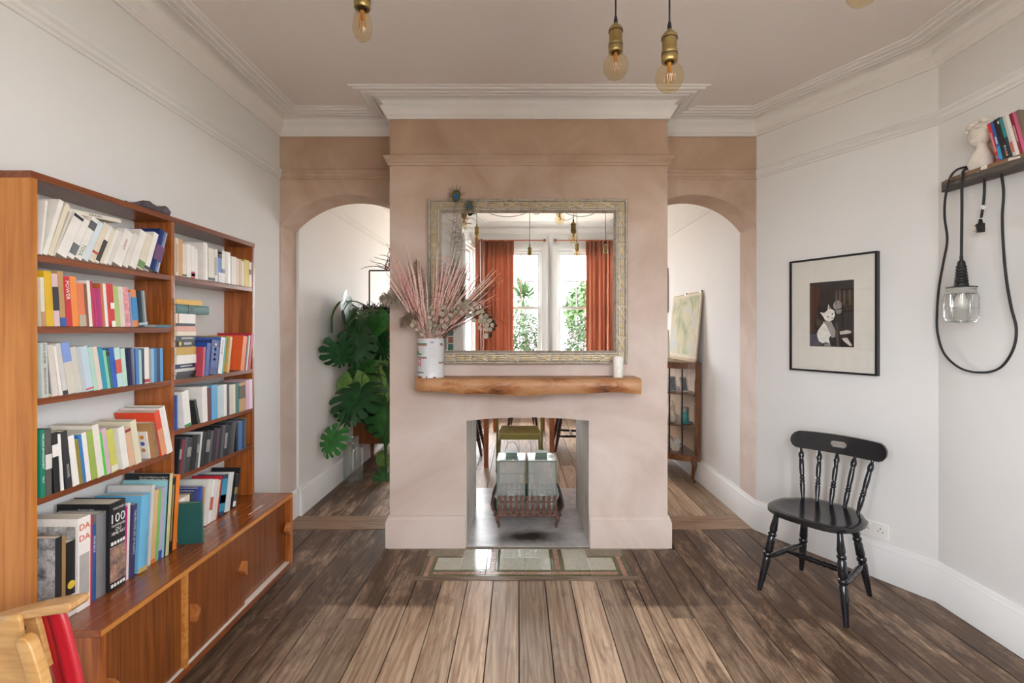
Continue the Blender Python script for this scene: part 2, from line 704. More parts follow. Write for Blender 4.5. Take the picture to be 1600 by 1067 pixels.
cor = [(-0.01, 2.762), (0.012, 2.762), (0.016, 2.772), (0.022, 2.776), (0.024, 2.784), (0.03, 2.79), (0.034, 2.80), (0.046, 2.812), (0.05, 2.826), (0.05, 2.832),
       (0.034, 2.834), (0.036, 2.848), (0.046, 2.862), (0.064, 2.871), (0.09, 2.873), (0.092, 2.866), (0.104, 2.866), (0.106, 2.873), (0.118, 2.873), (0.122, 2.867),
       (0.138, 2.868), (0.142, 2.876), (0.156, 2.876), (0.16, 2.871), (0.176, 2.872), (0.182, 2.88), (0.2, 2.88), (0.202, 2.89), (-0.01, 2.89)]
path_all = [(XL, 0.15), (XL, YA), (BL, YA), (BL, YB), (BR, YB), (BR, YA), (1.67, YA), (XR, 2.5), (XR, 0.15), (1.52, 0.15), (1.4, -0.6), (-0.6, -0.6), (-0.72, 0.15)]
struct(sweep(cor, path_all, True).build('trim_1', M_trimw, smooth=25), 'stepped plaster cornice round the ceiling')
rail = [(-0.005, 2.462), (0.008, 2.462), (0.012, 2.474), (0.02, 2.48), (0.022, 2.496), (0.034, 2.508), (0.036, 2.518), (0.026, 2.524), (-0.005, 2.526)]
struct(sweep(rail, [(XL, 0.15), (XL, YA)]).build('trim_2', M_white, smooth=30), 'white picture rail on the bookcase wall')
struct(sweep(rail, [(XL, YA), (BL, YA), (BL, YB), (BR, YB), (BR, YA), (1.67, YA)]).build('trim_3', M_plaster, smooth=30), 'plaster coloured picture rail across the chimney breast')
struct(sweep(rail, [(1.67, YA), (XR, 2.5), (XR, 0.15)]).build('trim_4', M_white, smooth=30), 'white picture rail above the framed photograph')
skirt = [(-0.005, 0), (0.022, 0), (0.022, 0.165), (0.018, 0.172), (0.018, 0.18), (0.012, 0.19), (0.01, 0.202), (0.003, 0.206), (-0.005, 0.206)]
struct(sweep(skirt, [(XL, 0.15), (XL, YA2)]).build('baseboard_left', M_gloss, smooth=30), 'white skirting board behind the cabinet')
struct(sweep(skirt, [(1.668, YA2), (1.668, YA), (XR, 2.5), (XR, 0.15)]).build('baseboard_right', M_gloss, smooth=30), 'tall white skirting board along the slanting wall')
struct(sweep(skirt, [(BXL, YA2), (BXL, BY)]).build('baseboard_back_left', M_gloss, smooth=30), 'white skirting board in the back room by the glass jar')
struct(sweep(skirt, [(BXR, BY), (BXR, YA2)]).build('baseboard_back_right', M_gloss, smooth=30), 'white skirting board in the back room by the display cabinet')
skb = [(o, z) for o, z in skirt]
struct(sweep(skb, [(BL, YA), (BL, YB), (OL - 0.001, YB)]).build('baseboard_chimney_left', M_plaster, smooth=30), 'pink skirting left of the fireplace opening')
struct(sweep(skb, [(OR + 0.001, YB), (BR, YB), (BR, YA)]).build('baseboard_chimney_right', M_plaster, smooth=30), 'pink skirting right of the fireplace opening')
struct(sweep([(o, z - 0.02) for o, z in rail], [(BXL, YA2), (BXL, BY)]).build('trim_5', M_white, smooth=30), 'white picture rail in the back room')
struct(sweep([(o, z - 0.02) for o, z in rail], [(BXR, BY), (BXR, YA2)]).build('trim_6', M_white, smooth=30), 'white picture rail over the display cabinet')

# ------------------------------------------------------------------ floor: boards one by one
mb = MB()
mb.box(-2.0, 2.5, -1.0, 8.0, -0.12, -0.02)
floor = struct(mb.build('floor', M_brown_edge), 'worn stained pine floorboards')
PW = 0.143
HL, HR, HY = -4 * PW, 0.645, 2.75


def plank(x0, x1, y0, y1, g=0.0024):
    z = RND.uniform(-0.0015, 0.0)
    b = MB()
    b.cbox(x0 + g, x1 - g, y0 + 0.001, y1 - 0.001, -0.022, z, 0.0018)
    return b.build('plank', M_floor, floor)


def board_run(x0, x1, y0, y1, joints):
    js = sorted(j for j in joints if y0 + 0.15 < j < y1 - 0.1)
    ys = [y0] + js + [y1]
    for a, b in zip(ys, ys[1:]):
        plank(x0, x1, a, b)


k = -12
while k * PW < XR:
    x0, x1 = k * PW, (k + 1) * PW
    if x1 > XL:
        a, b = max(x0, XL), min(x1, XR)
        y0 = -0.6 if (a > -0.62 and b < 1.45) else 0.15
        if b <= HL + 0.01:
            ye = YA if b <= BL + 0.03 else YB - 0.03
        elif a < HR:
            ye = HY - 0.045
        else:
            ye = YB - 0.03 if b < BR + 0.05 else YA
        if a > 1.6:
            ye = min(ye, YA - max(0, a - 1.67) * 1.8 + 0.02)
        jj = [RND.choice([0.9, 1.25, 1.5])]
        if k in (-6, -9, 5, 9):
            jj = [2.35]
        if k == 4:      # board beside the hearth is cut round it
            board_run(a, HR, y0, HY - 0.045, jj)
            board_run(HR, b, y0, YB - 0.03, jj)
        else:
            board_run(a, b, y0, ye, jj)
    k += 1
# threshold boards lying across the two arches
for (a, b) in ((XL, BL), (BR, 1.67)):
    bb = MB()
    bb.cbox(a, b, YA + 0.002, YA2 - 0.002, -0.022, 0.002, 0.002)
    bb.build('threshold_board', wood('threshold_wood', [(0.3, '6b5442'), (0.6, '97795f'), (0.8, 'a98c72')], (3, 50, 50), 0.45), floor)
# back room
k = -12
while k * PW < BXR:
    a, b = max(k * PW, BXL), min((k + 1) * PW, BXR)
    if b > BXL + 0.01:
        inside = a > BL - 0.05 and b < BR + 0.05
        mid = (a + b) / 2
        y0 = 4.29 if inside else YA2
        off = (k % 3) * 0.55
        board_run(a, b, y0, BY, [5.0 + off, 6.6 + off * 0.3] if inside else [5.3 + off])
    k += 1

# ------------------------------------------------------------------ hearth
def concrete_mat():
    m, nt, b, _ = new_mat('polished_concrete_hearth')
    n1 = node(nt, 'ShaderNodeTexNoise', i_Scale=4.0, i_Detail=8.0, i_Roughness=0.65, i_Distortion=0.5)
    v = coords(nt)
    nt.links.new(v, n1.inputs['Vector'])
    r = ramp(nt, [(0.3, '85848c'), (0.5, 'b3b2b2'), (0.75, 'd2d0ce')])
    nt.links.new(n1.outputs['Fac'], r.inputs[0])
    # scorch mark where the fire used to burn
    mp = nt.nodes.new('ShaderNodeMapping')
    mp.inputs['Location'].default_value = (-0.19 * 3.6, -3.31 * 7, 0)
    mp.inputs['Scale'].default_value = (3.6, 7, 0)
    dn = node(nt, 'ShaderNodeTexNoise', i_Scale=7.0, i_Detail=6.0)
    nt.links.new(v, dn.inputs['Vector'])
    dm = node(nt, 'ShaderNodeVectorMath', operation='MULTIPLY_ADD')
    dm.inputs[1].default_value = (0.22, 0.1, 0)
    nt.links.new(dn.outputs['Color'], dm.inputs[0])
    nt.links.new(v, dm.inputs[2])
    nt.links.new(dm.outputs[0], mp.inputs[0])
    gr = node(nt, 'ShaderNodeTexGradient', gradient_type='SPHERICAL')
    nt.links.new(mp.outputs[0], gr.inputs[0])
    mu = node(nt, 'ShaderNodeMath', operation='MULTIPLY')
    nt.links.new(gr.outputs['Fac'], mu.inputs[0])
    nt.links.new(n1.outputs['Fac'], mu.inputs[1])
    mr = node(nt, 'ShaderNodeMapRange')
    mr.inputs[1].default_value, mr.inputs[2].default_value = 0.06, 0.34
    nt.links.new(mu.outputs[0], mr.inputs[0])
    mx = node(nt, 'ShaderNodeMix', data_type='RGBA')
    nt.links.new(mr.outputs[0], mx.inputs[0])
    nt.links.new(r.outputs[0], mx.inputs[6])
    mx.inputs[7].default_value = lin('2c2622')
    nt.links.new(mx.outputs[2], b.inputs['Base Color'])
    b.inputs['Roughness'].default_value = 0.34
    bump(nt, b, n1.outputs['Fac'], 0.1, 0.003)
    return m


M_concrete = concrete_mat()
mb = MB()
mb.box(OL, OR, YB - 0.0, YB2, -0.02, 0.006)
mb.box(BL, BR, YB2, 4.285, -0.02, 0.002)
tag(mb.build('floor_hearth_slab', M_concrete), 'grey concrete slab inside the fireplace', None, None, 'structure')
mb = MB()
mb.box(BL - 0.0, BR, YB - 0.03, YB, -0.02, 0.001)
mb.box(HL - 0.03, HR + 0.03, HY - 0.0, YB - 0.03, -0.02, -0.003)
hearth = tag(mb.build('floor_hearth_bed', paint('8f8576', 0.9, vary=0.2, scale=30, name='hearth_mortar')), 'tiled hearth in front of the fireplace', None, None, 'structure')
# timber border strip
M_strip = wood('hearth_border_wood', [(0.3, '4a3a2d'), (0.6, '86705c'), (0.8, '9c8670')], (3, 40, 40), 0.5)
mb = MB()
mb.cbox(HL - 0.02, HR + 0.03, HY - 0.045, HY - 0.004, -0.02, 0.003, 0.002)
mb.build('border_strip', M_strip, hearth)


def tile_mat(name, a, b_, rough=0.12, sc=28):
    m, nt, b, _ = new_mat(name)
    v = node(nt, 'ShaderNodeTexNoise', i_Scale=sc, i_Detail=5.0, i_Distortion=2.0)
    nt.links.new(coords(nt), v.inputs['Vector'])
    r = ramp(nt, [(0.38, a), (0.5, b_), (0.62, a)])
    nt.links.new(v.outputs['Fac'], r.inputs[0])
    nt.links.new(r.outputs[0], b.inputs['Base Color'])
    b.inputs['Roughness'].default_value = rough
    bump(nt, b, v.outputs['Fac'], 0.08, 0.002)
    return m


M_tcream = tile_mat('cream_relief_tile', 'b3b3a4', 'c6c5b7', sc=22)
M_tolive = tile_mat('olive_glazed_tile', '4d4d28', '6a6638')
M_tmosaic = tile_mat('small_patterned_tile', 'b9a08c', '8d4b34', 0.3, 60)


def tile(x0, x1, y0, y1, m):
    b = MB()
    b.cbox(x0 + 0.001, x1 - 0.001, y0 + 0.001, y1 - 0.001, -0.012, RND.uniform(0.0005, 0.0015), 0.0015)
    return b.build('tile', m, hearth)


# columns of the hearth pattern, from the olive edge inwards
y_a, y_b, y_c, y_d = HY, HY + 0.022, HY + 0.052, HY + 0.074     # olive, mosaic, olive borders along the front
ym = y_d + 0.152
yt = YB - 0.032
TW = 0.152
cols = []
x = HL + 0.074
xs_big = []
xl = HL
for w_, m_ in ((0.022, M_tolive), (0.030, M_tmosaic), (0.022, M_tolive)):
    tile(xl, xl + w_, y_a if m_ is not M_tolive or xl == HL else y_a, ym + 0.02, m_)
    xl += w_
x = xl
layout = ['t', 't', 's', 't', 't', 's', 't', 't']
xs0 = x
total = HR - 0.074 - x
sw = 0.078
tw = (total - 2 * sw) / 6
for i, c in enumerate(layout):
    w_ = tw if c == 't' else sw
    tile(x, x + w_, y_a, y_b, M_tolive)
    nseg = 5 if c == 't' else 2
    for q in range(nseg):
        tile(x + w_ * q / nseg, x + w_ * (q + 1) / nseg, y_b, y_c, M_tmosaic)
    tile(x, x + w_, y_c, y_d, M_tolive)
    inner = 1 <= i <= 6
    if c == 't':
        tile(x, x + w_, y_d, ym, M_tcream)
        if inner:
            tile(x, x + w_, ym, yt, M_tcream)
        else:
            tile(x, x + w_, ym, ym + 0.022, M_tolive)
    else:
        for (a, b_, m_) in ((0, 0.3, M_tolive), (0.3, 0.7, M_tmosaic), (0.7, 1, M_tolive)):
            ns = 8 if m_ is M_tmosaic else 1
            for q in range(ns):
                tile(x + w_ * a, x + w_ * b_, y_d + (yt - y_d) * q / ns, y_d + (yt - y_d) * (q + 1) / ns, m_)
    x += w_
for w_, m_ in ((0.022, M_tolive), (0.030, M_tmosaic), (0.022, M_tolive)):
    tile(x, x + w_, y_a, ym + 0.02, m_)
    x += w_


# ------------------------------------------------------------------ windows
def sash_window(name, p0, p1, label, zs, zh, cols_=3, depth=0.1):
    """sash window in an opening from p0 to p1 (interior on the right), its own object with frame, sashes and panes"""
    p0, p1 = Vector(p0), Vector(p1)
    d = (p1 - p0)
    L = d.length
    ang = math.atan2(d.y, d.x)
    root = bpy.data.objects.new(name, None)
    C.objects.link(root)
    root.location = (p0.x, p0.y, zs)
    root.rotation_euler = (0, 0, ang)
    struct(root, label)
    h = zh - zs
    f = MB()
    for (a, b, c, e) in ((0, 0.026, 0, h), (L - 0.026, L, 0, h), (0, L, h - 0.03, h), (0, L, 0, 0.05)):
        f.box(a, b, 0.02, depth, c, e)
    f.build('window_frame', M_gloss, root)
    s = MB()
    s.cbox(-0.06, L + 0.06, -0.06, 0.03, -0.03, 0.0, 0.006)
    s.build('window_sill', M_gloss, root)
    # architrave
    a = MB()
    for (u0, u1, z0, z1) in ((-0.085, 0, 0.0, h + 0.085), (L, L + 0.085, 0.0, h + 0.085), (0, L, h, h + 0.085)):
        a.box(u0, u1, -0.022, 0.0, z0, z1)
        a.box(u0 + 0.02, u1 - 0.02, -0.034, -0.022, z0 + (0.02 if u1 - u0 > 0.2 else 0), z1 - 0.02)
    a.build('architrave', M_gloss, root)
    zm = h * 0.53
    for (lo, hi, y, cc, rr, nm) in ((0.05, zm + 0.02, 0.035, 1, 1, 'lower_sash'), (zm - 0.02, h - 0.03, 0.065, cols_, 2, 'upper_sash')):
        sb = MB()
        st = 0.032
        u0, u1 = 0.026, L - 0.026
        for (a_, b_, c_, e_) in ((u0, u0 + st, lo, hi), (u1 - st, u1, lo, hi), (u0 + st, u1 - st, lo, lo + st), (u0 + st, u1 - st, hi - st, hi)):
            sb.box(a_, b_, y, y + 0.028, c_, e_)
        gu0, gu1, gz0, gz1 = u0 + st, u1 - st, lo + st, hi - st
        for i in range(1, cc):
            q = gu0 + (gu1 - gu0) * i / cc
            sb.box(q - 0.009, q + 0.009, y + 0.004, y + 0.024, gz0, gz1)
        for i in range(1, rr):
            q = gz0 + (gz1 - gz0) * i / rr
            sb.box(gu0, gu1, y + 0.005, y + 0.023, q - 0.009, q + 0.009)
        sash = sb.build(nm, M_gloss, root)
        for i in range(cc):
            for j in range(rr):
                g = MB()
                g.box(gu0 + (gu1 - gu0) * i / cc, gu0 + (gu1 - gu0) * (i + 1) / cc, y + 0.013, y + 0.015, gz0 + (gz1 - gz0) * j / rr, gz0 + (gz1 - gz0) * (j + 1) / rr)
                g.build('pane', M_glass, sash)
    portal(tuple(Vector((p0.x, p0.y, 0)) + Vector((d.x, d.y, 0)) * 0.5 + Vector((-d.y, d.x, 0)).normalized() * (depth + 0.06) + Vector((0, 0, (zs + zh) / 2))),
           Euler((-PI / 2, 0, ang), 'XYZ'), L, h)
    return root


sash_window('window_1', (0.322, -0.6), (-0.5, -0.6), 'white sash window in the bay seen in the mirror beside the long curtain', ZS, ZH)
sash_window('window_2', (1.34, -0.6), (0.535, -0.6), 'white sash window in the bay seen in the mirror, further right', ZS, ZH)
dl = Vector((-0.12, 0.75)).normalized()
a = Vector((-0.6, -0.6)) + dl * 0.12
b = Vector((-0.6, -0.6)) + dl * 0.66
sash_window('window_3', a, b, 'side sash window of the bay', ZS, ZH, 2)
dr = Vector((-0.12, -0.75)).normalized()
a = Vector((1.52, 0.15)) + dr * 0.1
b = Vector((1.52, 0.15)) + dr * 0.64
sash_window('window_4', a, b, 'opposite side sash window of the bay', ZS, ZH, 2)

# wide window at the end of the back room
wz0, wz1 = 0.85, 2.4
sash_window('window_5', (BXL + 0.45, BY), (BXL + 2.15, BY), 'far sash window of the back room', wz0, wz1, 2, 0.14)

# ================================================================== bookcase and cabinet
TEAK = [(0.25, '6a3413'), (0.45, '8f4c1f'), (0.6, 'a75f2a'), (0.8, 'b87438')]
M_teak_v = wood('teak_upright', TEAK, (45, 45, 2.2), 0.36, coat=0.25)
M_teak_h = wood('teak_shelf', [(0.25, '54260f'), (0.5, '7a3d1a'), (0.8, '94532a')], (45, 2.2, 45), 0.32, coat=0.3)
M_teak_side = wood('teak_side', [(0.25, 'a15c22'), (0.5, 'bd7835'), (0.8, 'cb8a46')], (30, 30, 1.4), 0.34, coat=0.3)
M_teak_door = wood('teak_door', [(0.25, '55280d'), (0.5, '783f18'), (0.8, '8e5423')], (60, 60, 1.6), 0.3, coat=0.35)
M_teak_top = wood('teak_top', [(0.25, '6c3211'), (0.5, '8c481c'), (0.8, 'a05c28')], (30, 1.5, 30), 0.24, coat=0.5)
M_edge = wood('teak_edge', [(0.3, 'a8682c'), (0.7, 'c98b45')], (30, 3, 30), 0.35)

XF = -1.52
by0, byd, by1 = 1.505, 2.121, 2.775
case = thing('bookcase', 'tall teak bookcase of two bays packed with books', 'bookcase', (-1.60, 2.14, 0.46))


def cpart(name, x0, x1, y0, y1, z0, z1, m, parent, org, c=0.0015):
    b = MB()
    b.cbox(x0 - org[0], x1 - org[0], y0 - org[1], y1 - org[1], z0 - org[2], z1 - org[2], c)
    return b.build(name, m, parent)


og = (-1.60, 2.14, 0.46)
cpart('side_panel', XL + 0.003, XF, by0, by0 + 0.02, 0.461, 1.878, M_teak_side, case, og)
cpart('side_panel', XL + 0.003, XF, by1 - 0.02, by1, 0.461, 1.878, M_teak_v, case, og)
cpart('divider', XL + 0.003, XF, byd - 0.01, byd + 0.01, 0.461, 1.875, M_teak_v, case, og)
cpart('top_board', XL + 0.003, XF + 0.002, by0 - 0.002, by1 + 0.002, 1.876, 1.898, M_teak_h, case, og)
SH_L = [1.64, 1.412, 1.184, 0.868]
SH_R = [1.642, 1.18, 0.957, 0.75]
for z in SH_L:
    cpart('shelf', XL + 0.004, XF - 0.001, by0 + 0.021, byd - 0.011, z - 0.022, z, M_teak_h, case, og)
for z in SH_R:
    cpart('shelf', XL + 0.004, XF - 0.001, byd + 0.011, by1 - 0.021, z - 0.022, z, M_teak_h, case, og)

# low cabinet with sliding doors
cx0, cx1, cy0, cy1, cz0, cz1 = XL + 0.025, -1.31, 1.512, 2.80, 0.045, 0.46
cab = thing('cabinet', 'low teak cabinet with sliding doors under the bookcase', 'cabinet', (-1.50, 2.15, 0))
oc = (-1.50, 2.15, 0)
cpart('top_board', cx0, cx1, cy0, cy1, cz1 - 0.022, cz1, M_teak_top, cab, oc, 0.003)
e = cpart('edge_strip', cx1 - 0.001, cx1 + 0.002, cy0 + 0.002, cy1 - 0.002, cz1 - 0.020, cz1 - 0.003, M_edge, cab, oc, 0.0005)
cpart('side_panel', cx0, cx1, cy0, cy0 + 0.022, cz0, cz1 - 0.0225, M_teak_v, cab, oc)
cpart('side_panel', cx0, cx1, cy1 - 0.022, cy1, cz0, cz1 - 0.0225, M_teak_v, cab, oc)
cpart('bottom_board', cx0, cx1, cy0 + 0.0225, cy1 - 0.0225, cz0, cz0 + 0.022, M_teak_h, cab, oc)
cpart('back_panel', cx0, cx0 + 0.008, cy0 + 0.0225, cy1 - 0.0225, cz0 + 0.0225, cz1 - 0.0225, M_teak_door, cab, oc)
cpart('plinth', cx0 + 0.03, cx1 - 0.07, cy0 + 0.05, cy1 - 0.05, 0.0, cz0, paint('3a1f0f', 0.6), cab, oc)
cpart('upright', cx0 + 0.02, cx1 - 0.002, 1.90, 1.918, cz0 + 0.0225, cz1 - 0.0225, M_edge, cab, oc)
zd0, zd1 = cz0 + 0.027, cz1 - 0.0235
hm = wood('handle_wood', [(0.3, '94542a'), (0.7, 'b8773f')], (20, 20, 40), 0.4)


def handle(yc, zc, door, direction):
    b = MB()
    pts = []
    for i in range(13):
        t = -1 + 2 * i / 12
        w = 0.026 * (1 - abs(t) ** 1.4)
        pts.append((direction * w, t * 0.036))
    pts = [(0, -0.036)] + pts[1:-1] + [(0, 0.036)]
    b.prism([(yc + p[0] - oc[1], zc + p[1] - oc[2]) for p in pts], lambda a, c_, d: (d, a, c_), cx1 - 0.018 - oc[0], cx1 + 0.010 - oc[0])
    return b.build('handle', hm, door)


d1 = cpart('door', cx1 - 0.03, cx1 - 0.018, cy0 + 0.023, 1.899, zd0, zd1, M_teak_door, cab, oc)
d2 = cpart('door', cx1 - 0.03, cx1 - 0.018, 1.919, 2.34, zd0, zd1, M_teak_door, cab, oc)
d3 = cpart('door', cx1 - 0.046, cx1 - 0.034, 2.32, cy1 - 0.0235, zd0, zd1, M_teak_door, cab, oc)
handle(1.548, 0.25, d1, 1)
handle(1.95, 0.26, d2, 1)
handle(2.315, 0.26, d2, -1)
handle(2.755, 0.27, d3, -1)
for (a, b) in ((cy0 + 0.023, 1.899), (1.919, cy1 - 0.0235)):
    cpart('track', cx1 - 0.052, cx1 - 0.008, a, b, cz0 + 0.0225, cz0 + 0.0265, paint('d9d2c6', 0.4), cab, oc, 0.0005)
sc_ = MB()  # two thin pale strips lying on the cabinet top
sc_.box(-1.38 - oc[0], -1.374 - oc[0], 2.46 - oc[1], 2.60 - oc[1], cz1 + 0.0002, cz1 + 0.0008)
sc_.box(-1.385 - oc[0], -1.378 - oc[0], 2.53 - oc[1], 2.59 - oc[1], cz1 + 0.0002, cz1 + 0.0008)
sc_.build('pale_streak', paint('d8cfc4', 0.6), cab)

# ================================================================== books
M_pages = wood('book_pages', [(0.3, 'cfc6b4'), (0.7, 'e6dfd0')], (3, 400, 3), 0.9, bmp=0, distort=0)


def text_mesh(s, size, m, align='CENTER'):
    cu = bpy.data.curves.new('lettering', 'FONT')
    cu.body = s
    cu.size = size
    cu.align_x = align
    cu.align_y = 'CENTER'
    cu.resolution_u = 2
    cu.extrude = 0.00015
    o = bpy.data.objects.new('lettering', cu)
    C.objects.link(o)
    bpy.context.view_layer.update()
    me = bpy.data.meshes.new_from_object(o.evaluated_get(bpy.context.evaluated_depsgraph_get()))
    C.objects.unlink(o)
    bpy.data.objects.remove(o)
    me.materials.clear()
    me.materials.append(m)
    me.name = 'lettering'
    return me


def fit_text(s, L, hgt, m):
    """text mesh scaled to fit into a length L and height hgt"""
    me = text_mesh(s, 1.0, m)
    xs = [v.co.x for v in me.vertices] or [0, 1]
    ys = [v.co.y for v in me.vertices] or [0, 1]
    k = min(L / max(1e-6, max(xs) - min(xs)), hgt / max(1e-6, max(ys) - min(ys)))
    cx_, cy_ = (max(xs) + min(xs)) / 2, (max(ys) + min(ys)) / 2
    for v in me.vertices:
        v.co = Vector(((v.co.x - cx_) * k, (v.co.y - cy_) * k, v.co.z))
    me.update()
    return me


NAMES = {'W': ('white', 'e4e0da'), 'w': ('pale grey', 'c8c6c2'), 'C': ('cream', 'd9cfba'), 'T': ('tan', 'b98f5c'), 'Y': ('yellow', 'd2a222'), 'N': ('navy blue', '17264f'),
         'B': ('blue', '2a58a0'), 'b': ('pale blue', 'b7cbd6'), 'S': ('sky blue', '55a3cf'), 'K': ('black', '1b1b1e'), 'k': ('charcoal', '3a3a3e'), 'R': ('red', 'c4232a'),
         'O': ('orange', 'dc7a34'), 'P': ('pale pink', 'd7b8bb'), 'M': ('magenta', 'b5136b'), 'G': ('pale green', 'a9bd6d'), 'g': ('dark green', '175c48'), 'm': ('mint green', 'a5cdbb'),
         't': ('teal', '1c7f8d'), 'V': ('olive', '8a7a2e'), 'v': ('lime green', '46b447'), 'L': ('lilac', 'b9a9c6'), 'Q': ('peach', 'd5ac8c'), 'U': ('brown', '7a4a2a'),
         'D': ('grey', '8b8b8b'), 'p': ('periwinkle', '7f97cf'), 'E': ('mustard', 'c39a3a'), 'Z': ('plum', '54344f'), 'r': ('orange red', 'd5502c'), 'J': ('maroon', '7c1a2c')}
ORD = ['first', 'second', 'third', 'fourth', 'fifth', 'sixth', 'seventh', 'eighth', 'ninth', 'tenth', 'eleventh', 'twelfth', 'thirteenth', 'fourteenth', 'fifteenth', 'sixteenth',
       'seventeenth', 'eighteenth', 'nineteenth', 'twentieth', 'twenty-first', 'twenty-second', 'twenty-third', 'twenty-fourth', 'twenty-fifth', 'twenty-sixth', 'twenty-seventh',
       'twenty-eighth', 'twenty-ninth', 'thirtieth', 'thirty-first', 'thirty-second']


def book_mesh(root, D, t, h, y0, cm, hard=False):
    """cover and pages; spine faces +x at x = 0, thickness from y0 to y0 + t"""
    c = 0.0026 if hard else 0.0012
    c = min(c, t * 0.2)
    b = MB()
    poly = [(0, y0), (0.0, y0 + t), (-D, y0 + t), (-D, y0 + t - c), (-c, y0 + t - c), (-c, y0 + c), (-D, y0 + c), (-D, y0)]
    if hard and t > 0.02:
        poly = [(-0.002, y0), (0.0006, y0 + t * 0.25), (0.0016, y0 + t * 0.5), (0.0006, y0 + t * 0.75), (-0.002, y0 + t)] + poly[2:]
    b.prism(poly, lambda a, d, z: (a, d, z), 0.0, h)
    b.build('cover', cm, root)
    g = 0.003 if hard else 0.0006
    q = MB()
    q.box(-D + g, -c - 0.0002, y0 + c + 0.0002, y0 + t - c - 0.0002, g, h - g)
    q.build('pages', M_pages, root)


def spine_band(root, y0, t, za, zb, color, inset=0.0):
    b = MB()
    b.box(-0.0004, 0.0019, y0 + t * inset, y0 + t * (1 - inset), za, zb)
    b.build('spine_band', paint(color, 0.5), root)


def spine_text(root, y0, t, zc, L, s, color, w=0.6, up=False):
    me = fit_text(s, L, t * w, paint(color, 0.5))
    o = link('lettering', me, root, (0.0021, y0 + t / 2, zc))
    # face +x, reading from top to bottom
    o.rotation_euler = Matrix(((0, 0, 1), (0, 1, 0), (-1, 0, 0))).to_euler() if not up else Matrix(((0, 0, 1), (0, -1, 0), (1, 0, 0))).to_euler()
    return o


def spine_flat_text(root, y0, t, zc, s, color, w=0.8, hh=0.05):
    me = fit_text(s, t * w, hh, paint(color, 0.5))
    o = link('lettering', me, root, (0.0021, y0 + t / 2, zc))
    o.rotation_euler = (PI / 2, 0, PI / 2)
    return o


def rect_poly(Yp, zp, y0, t, h, ang):
    """book outline in the Y-Z plane"""
    ca, sa = math.cos(ang), math.sin(ang)
    return [(Yp + y * ca + z * sa, zp - y * sa + z * ca) for (y, z) in ((y0, 0), (y0 + t, 0), (y0 + t, h), (y0, h))]


def hit(A, B):
    for P in (A, B):
        for i in range(4):
            ex, ey = P[(i + 1) % 4][0] - P[i][0], P[(i + 1) % 4][1] - P[i][1]
            nx, ny = -ey, ex
            a = [x * nx + y * ny for x, y in A]
            b = [x * nx + y * ny for x, y in B]
            l = math.hypot(nx, ny)
            if min(a) >= max(b) + 3e-4 * l or min(b) >= max(a) + 3e-4 * l:
                return False
    return True


shelf_counts = {}


def shelf_books(rows, z, shelf, tr, X=-1.514, Dm=0.128, group=None, ymin=None, limit=None):
    """rows: (u0, u1, height cm, lean deg, colour key, options); u = pixels of a crop, tr = (offset, scale)"""
    ymin = ymin if ymin is not None else (1.5275 if tr[0] < 200 else 2.1335)
    lim = limit if limit is not None else 9.9
    for attempt in range(30):
        k_ = 1.0 - 0.02 * attempt
        prev, placed, over = [], [], False
        for i, row in enumerate(rows):
            u0, u1, hcm, lean, ck = row[:5]
            op = row[5] if len(row) > 5 else {}
            Xs = op.get('X', X)
            Ya, Yb = (-Xs * FPX / (CX - tr[0] - u / tr[1]) for u in (u0, u1))
            Ya = Ya - (1 - k_) * 0.6 * (Ya - ymin)
            Yb = Yb - (1 - k_) * 0.6 * (Yb - ymin)
            a = math.radians(lean)
            h = hcm / 100.0
            t = op.get('t', max(0.004, (Yb - Ya) * math.cos(a) * 0.97 * k_))
            Yp, y0 = (Yb, -t) if lean > 0 else (Ya, 0.0)
            P = rect_poly(Yp, z, y0, t, h, a)
            short = ymin - min(p[0] for p in P)
            if short > 0:
                Yp += short
                P = rect_poly(Yp, z, y0, t, h, a)
            n = 0
            while any(hit(P, q) for q in prev) and n < 400:
                Yp += 0.0006
                n += 1
                P = rect_poly(Yp, z, y0, t, h, a)
            if max(p[0] for p in P) > lim:
                over = True
            prev = (prev + [P])[-5:]
            placed.append((Yp, y0, t, h, a, Xs, ck, op))
        if not over:
            break
    for i, (Yp, y0, t, h, a, Xs, ck, op) in enumerate(placed):
        D = op.get('D', Dm)
        nm, col = NAMES[ck]
        col = op.get('col', col)
        desc = op.get('d', '%s %s' % (nm, 'hardback' if op.get('hard') else 'paperback'))
        label = '%s, %s from the left %s' % (desc, ORD[i], shelf)
        root = thing('book', label, 'book', (Xs, Yp, z + 0.0004), (-a, 0, 0), group or ('books ' + shelf))
        book_mesh(root, D, t, h, y0, paint(col, op.get('rough', 0.5), vary=op.get('vary', 0.05), scale=op.get('vs', 20.0)), op.get('hard', False))
        for (za, zb, cc) in op.get('bands', ()):
            spine_band(root, y0, t, za * h, zb * h, cc)
        for (s, zc, L, cc) in op.get('text', ()):
            spine_text(root, y0, t, zc * h, L * h, s, cc, op.get('tw', 0.6), op.get('up', False))
        for (s, zc, cc, hh) in op.get('flat', ()):
            spine_flat_text(root, y0, t, zc * h, s, cc, 0.84, hh)
        for fn in op.get('fn', ()):
            fn(root, y0, t, h, D)
    return


def cover_panel(zs, color, x0=0.1, x1=0.9):
    """printed rectangle on the cover that faces the viewer"""
    def fn(root, y0, t, h, D):
        b = MB()
        b.box(-D * x1, -D * x0, y0 - 0.0005, y0 + 0.0002, zs[0] * h, zs[1] * h)
        b.build('cover_print', paint(color, 0.5) if isinstance(color, str) else color, root)
    return fn


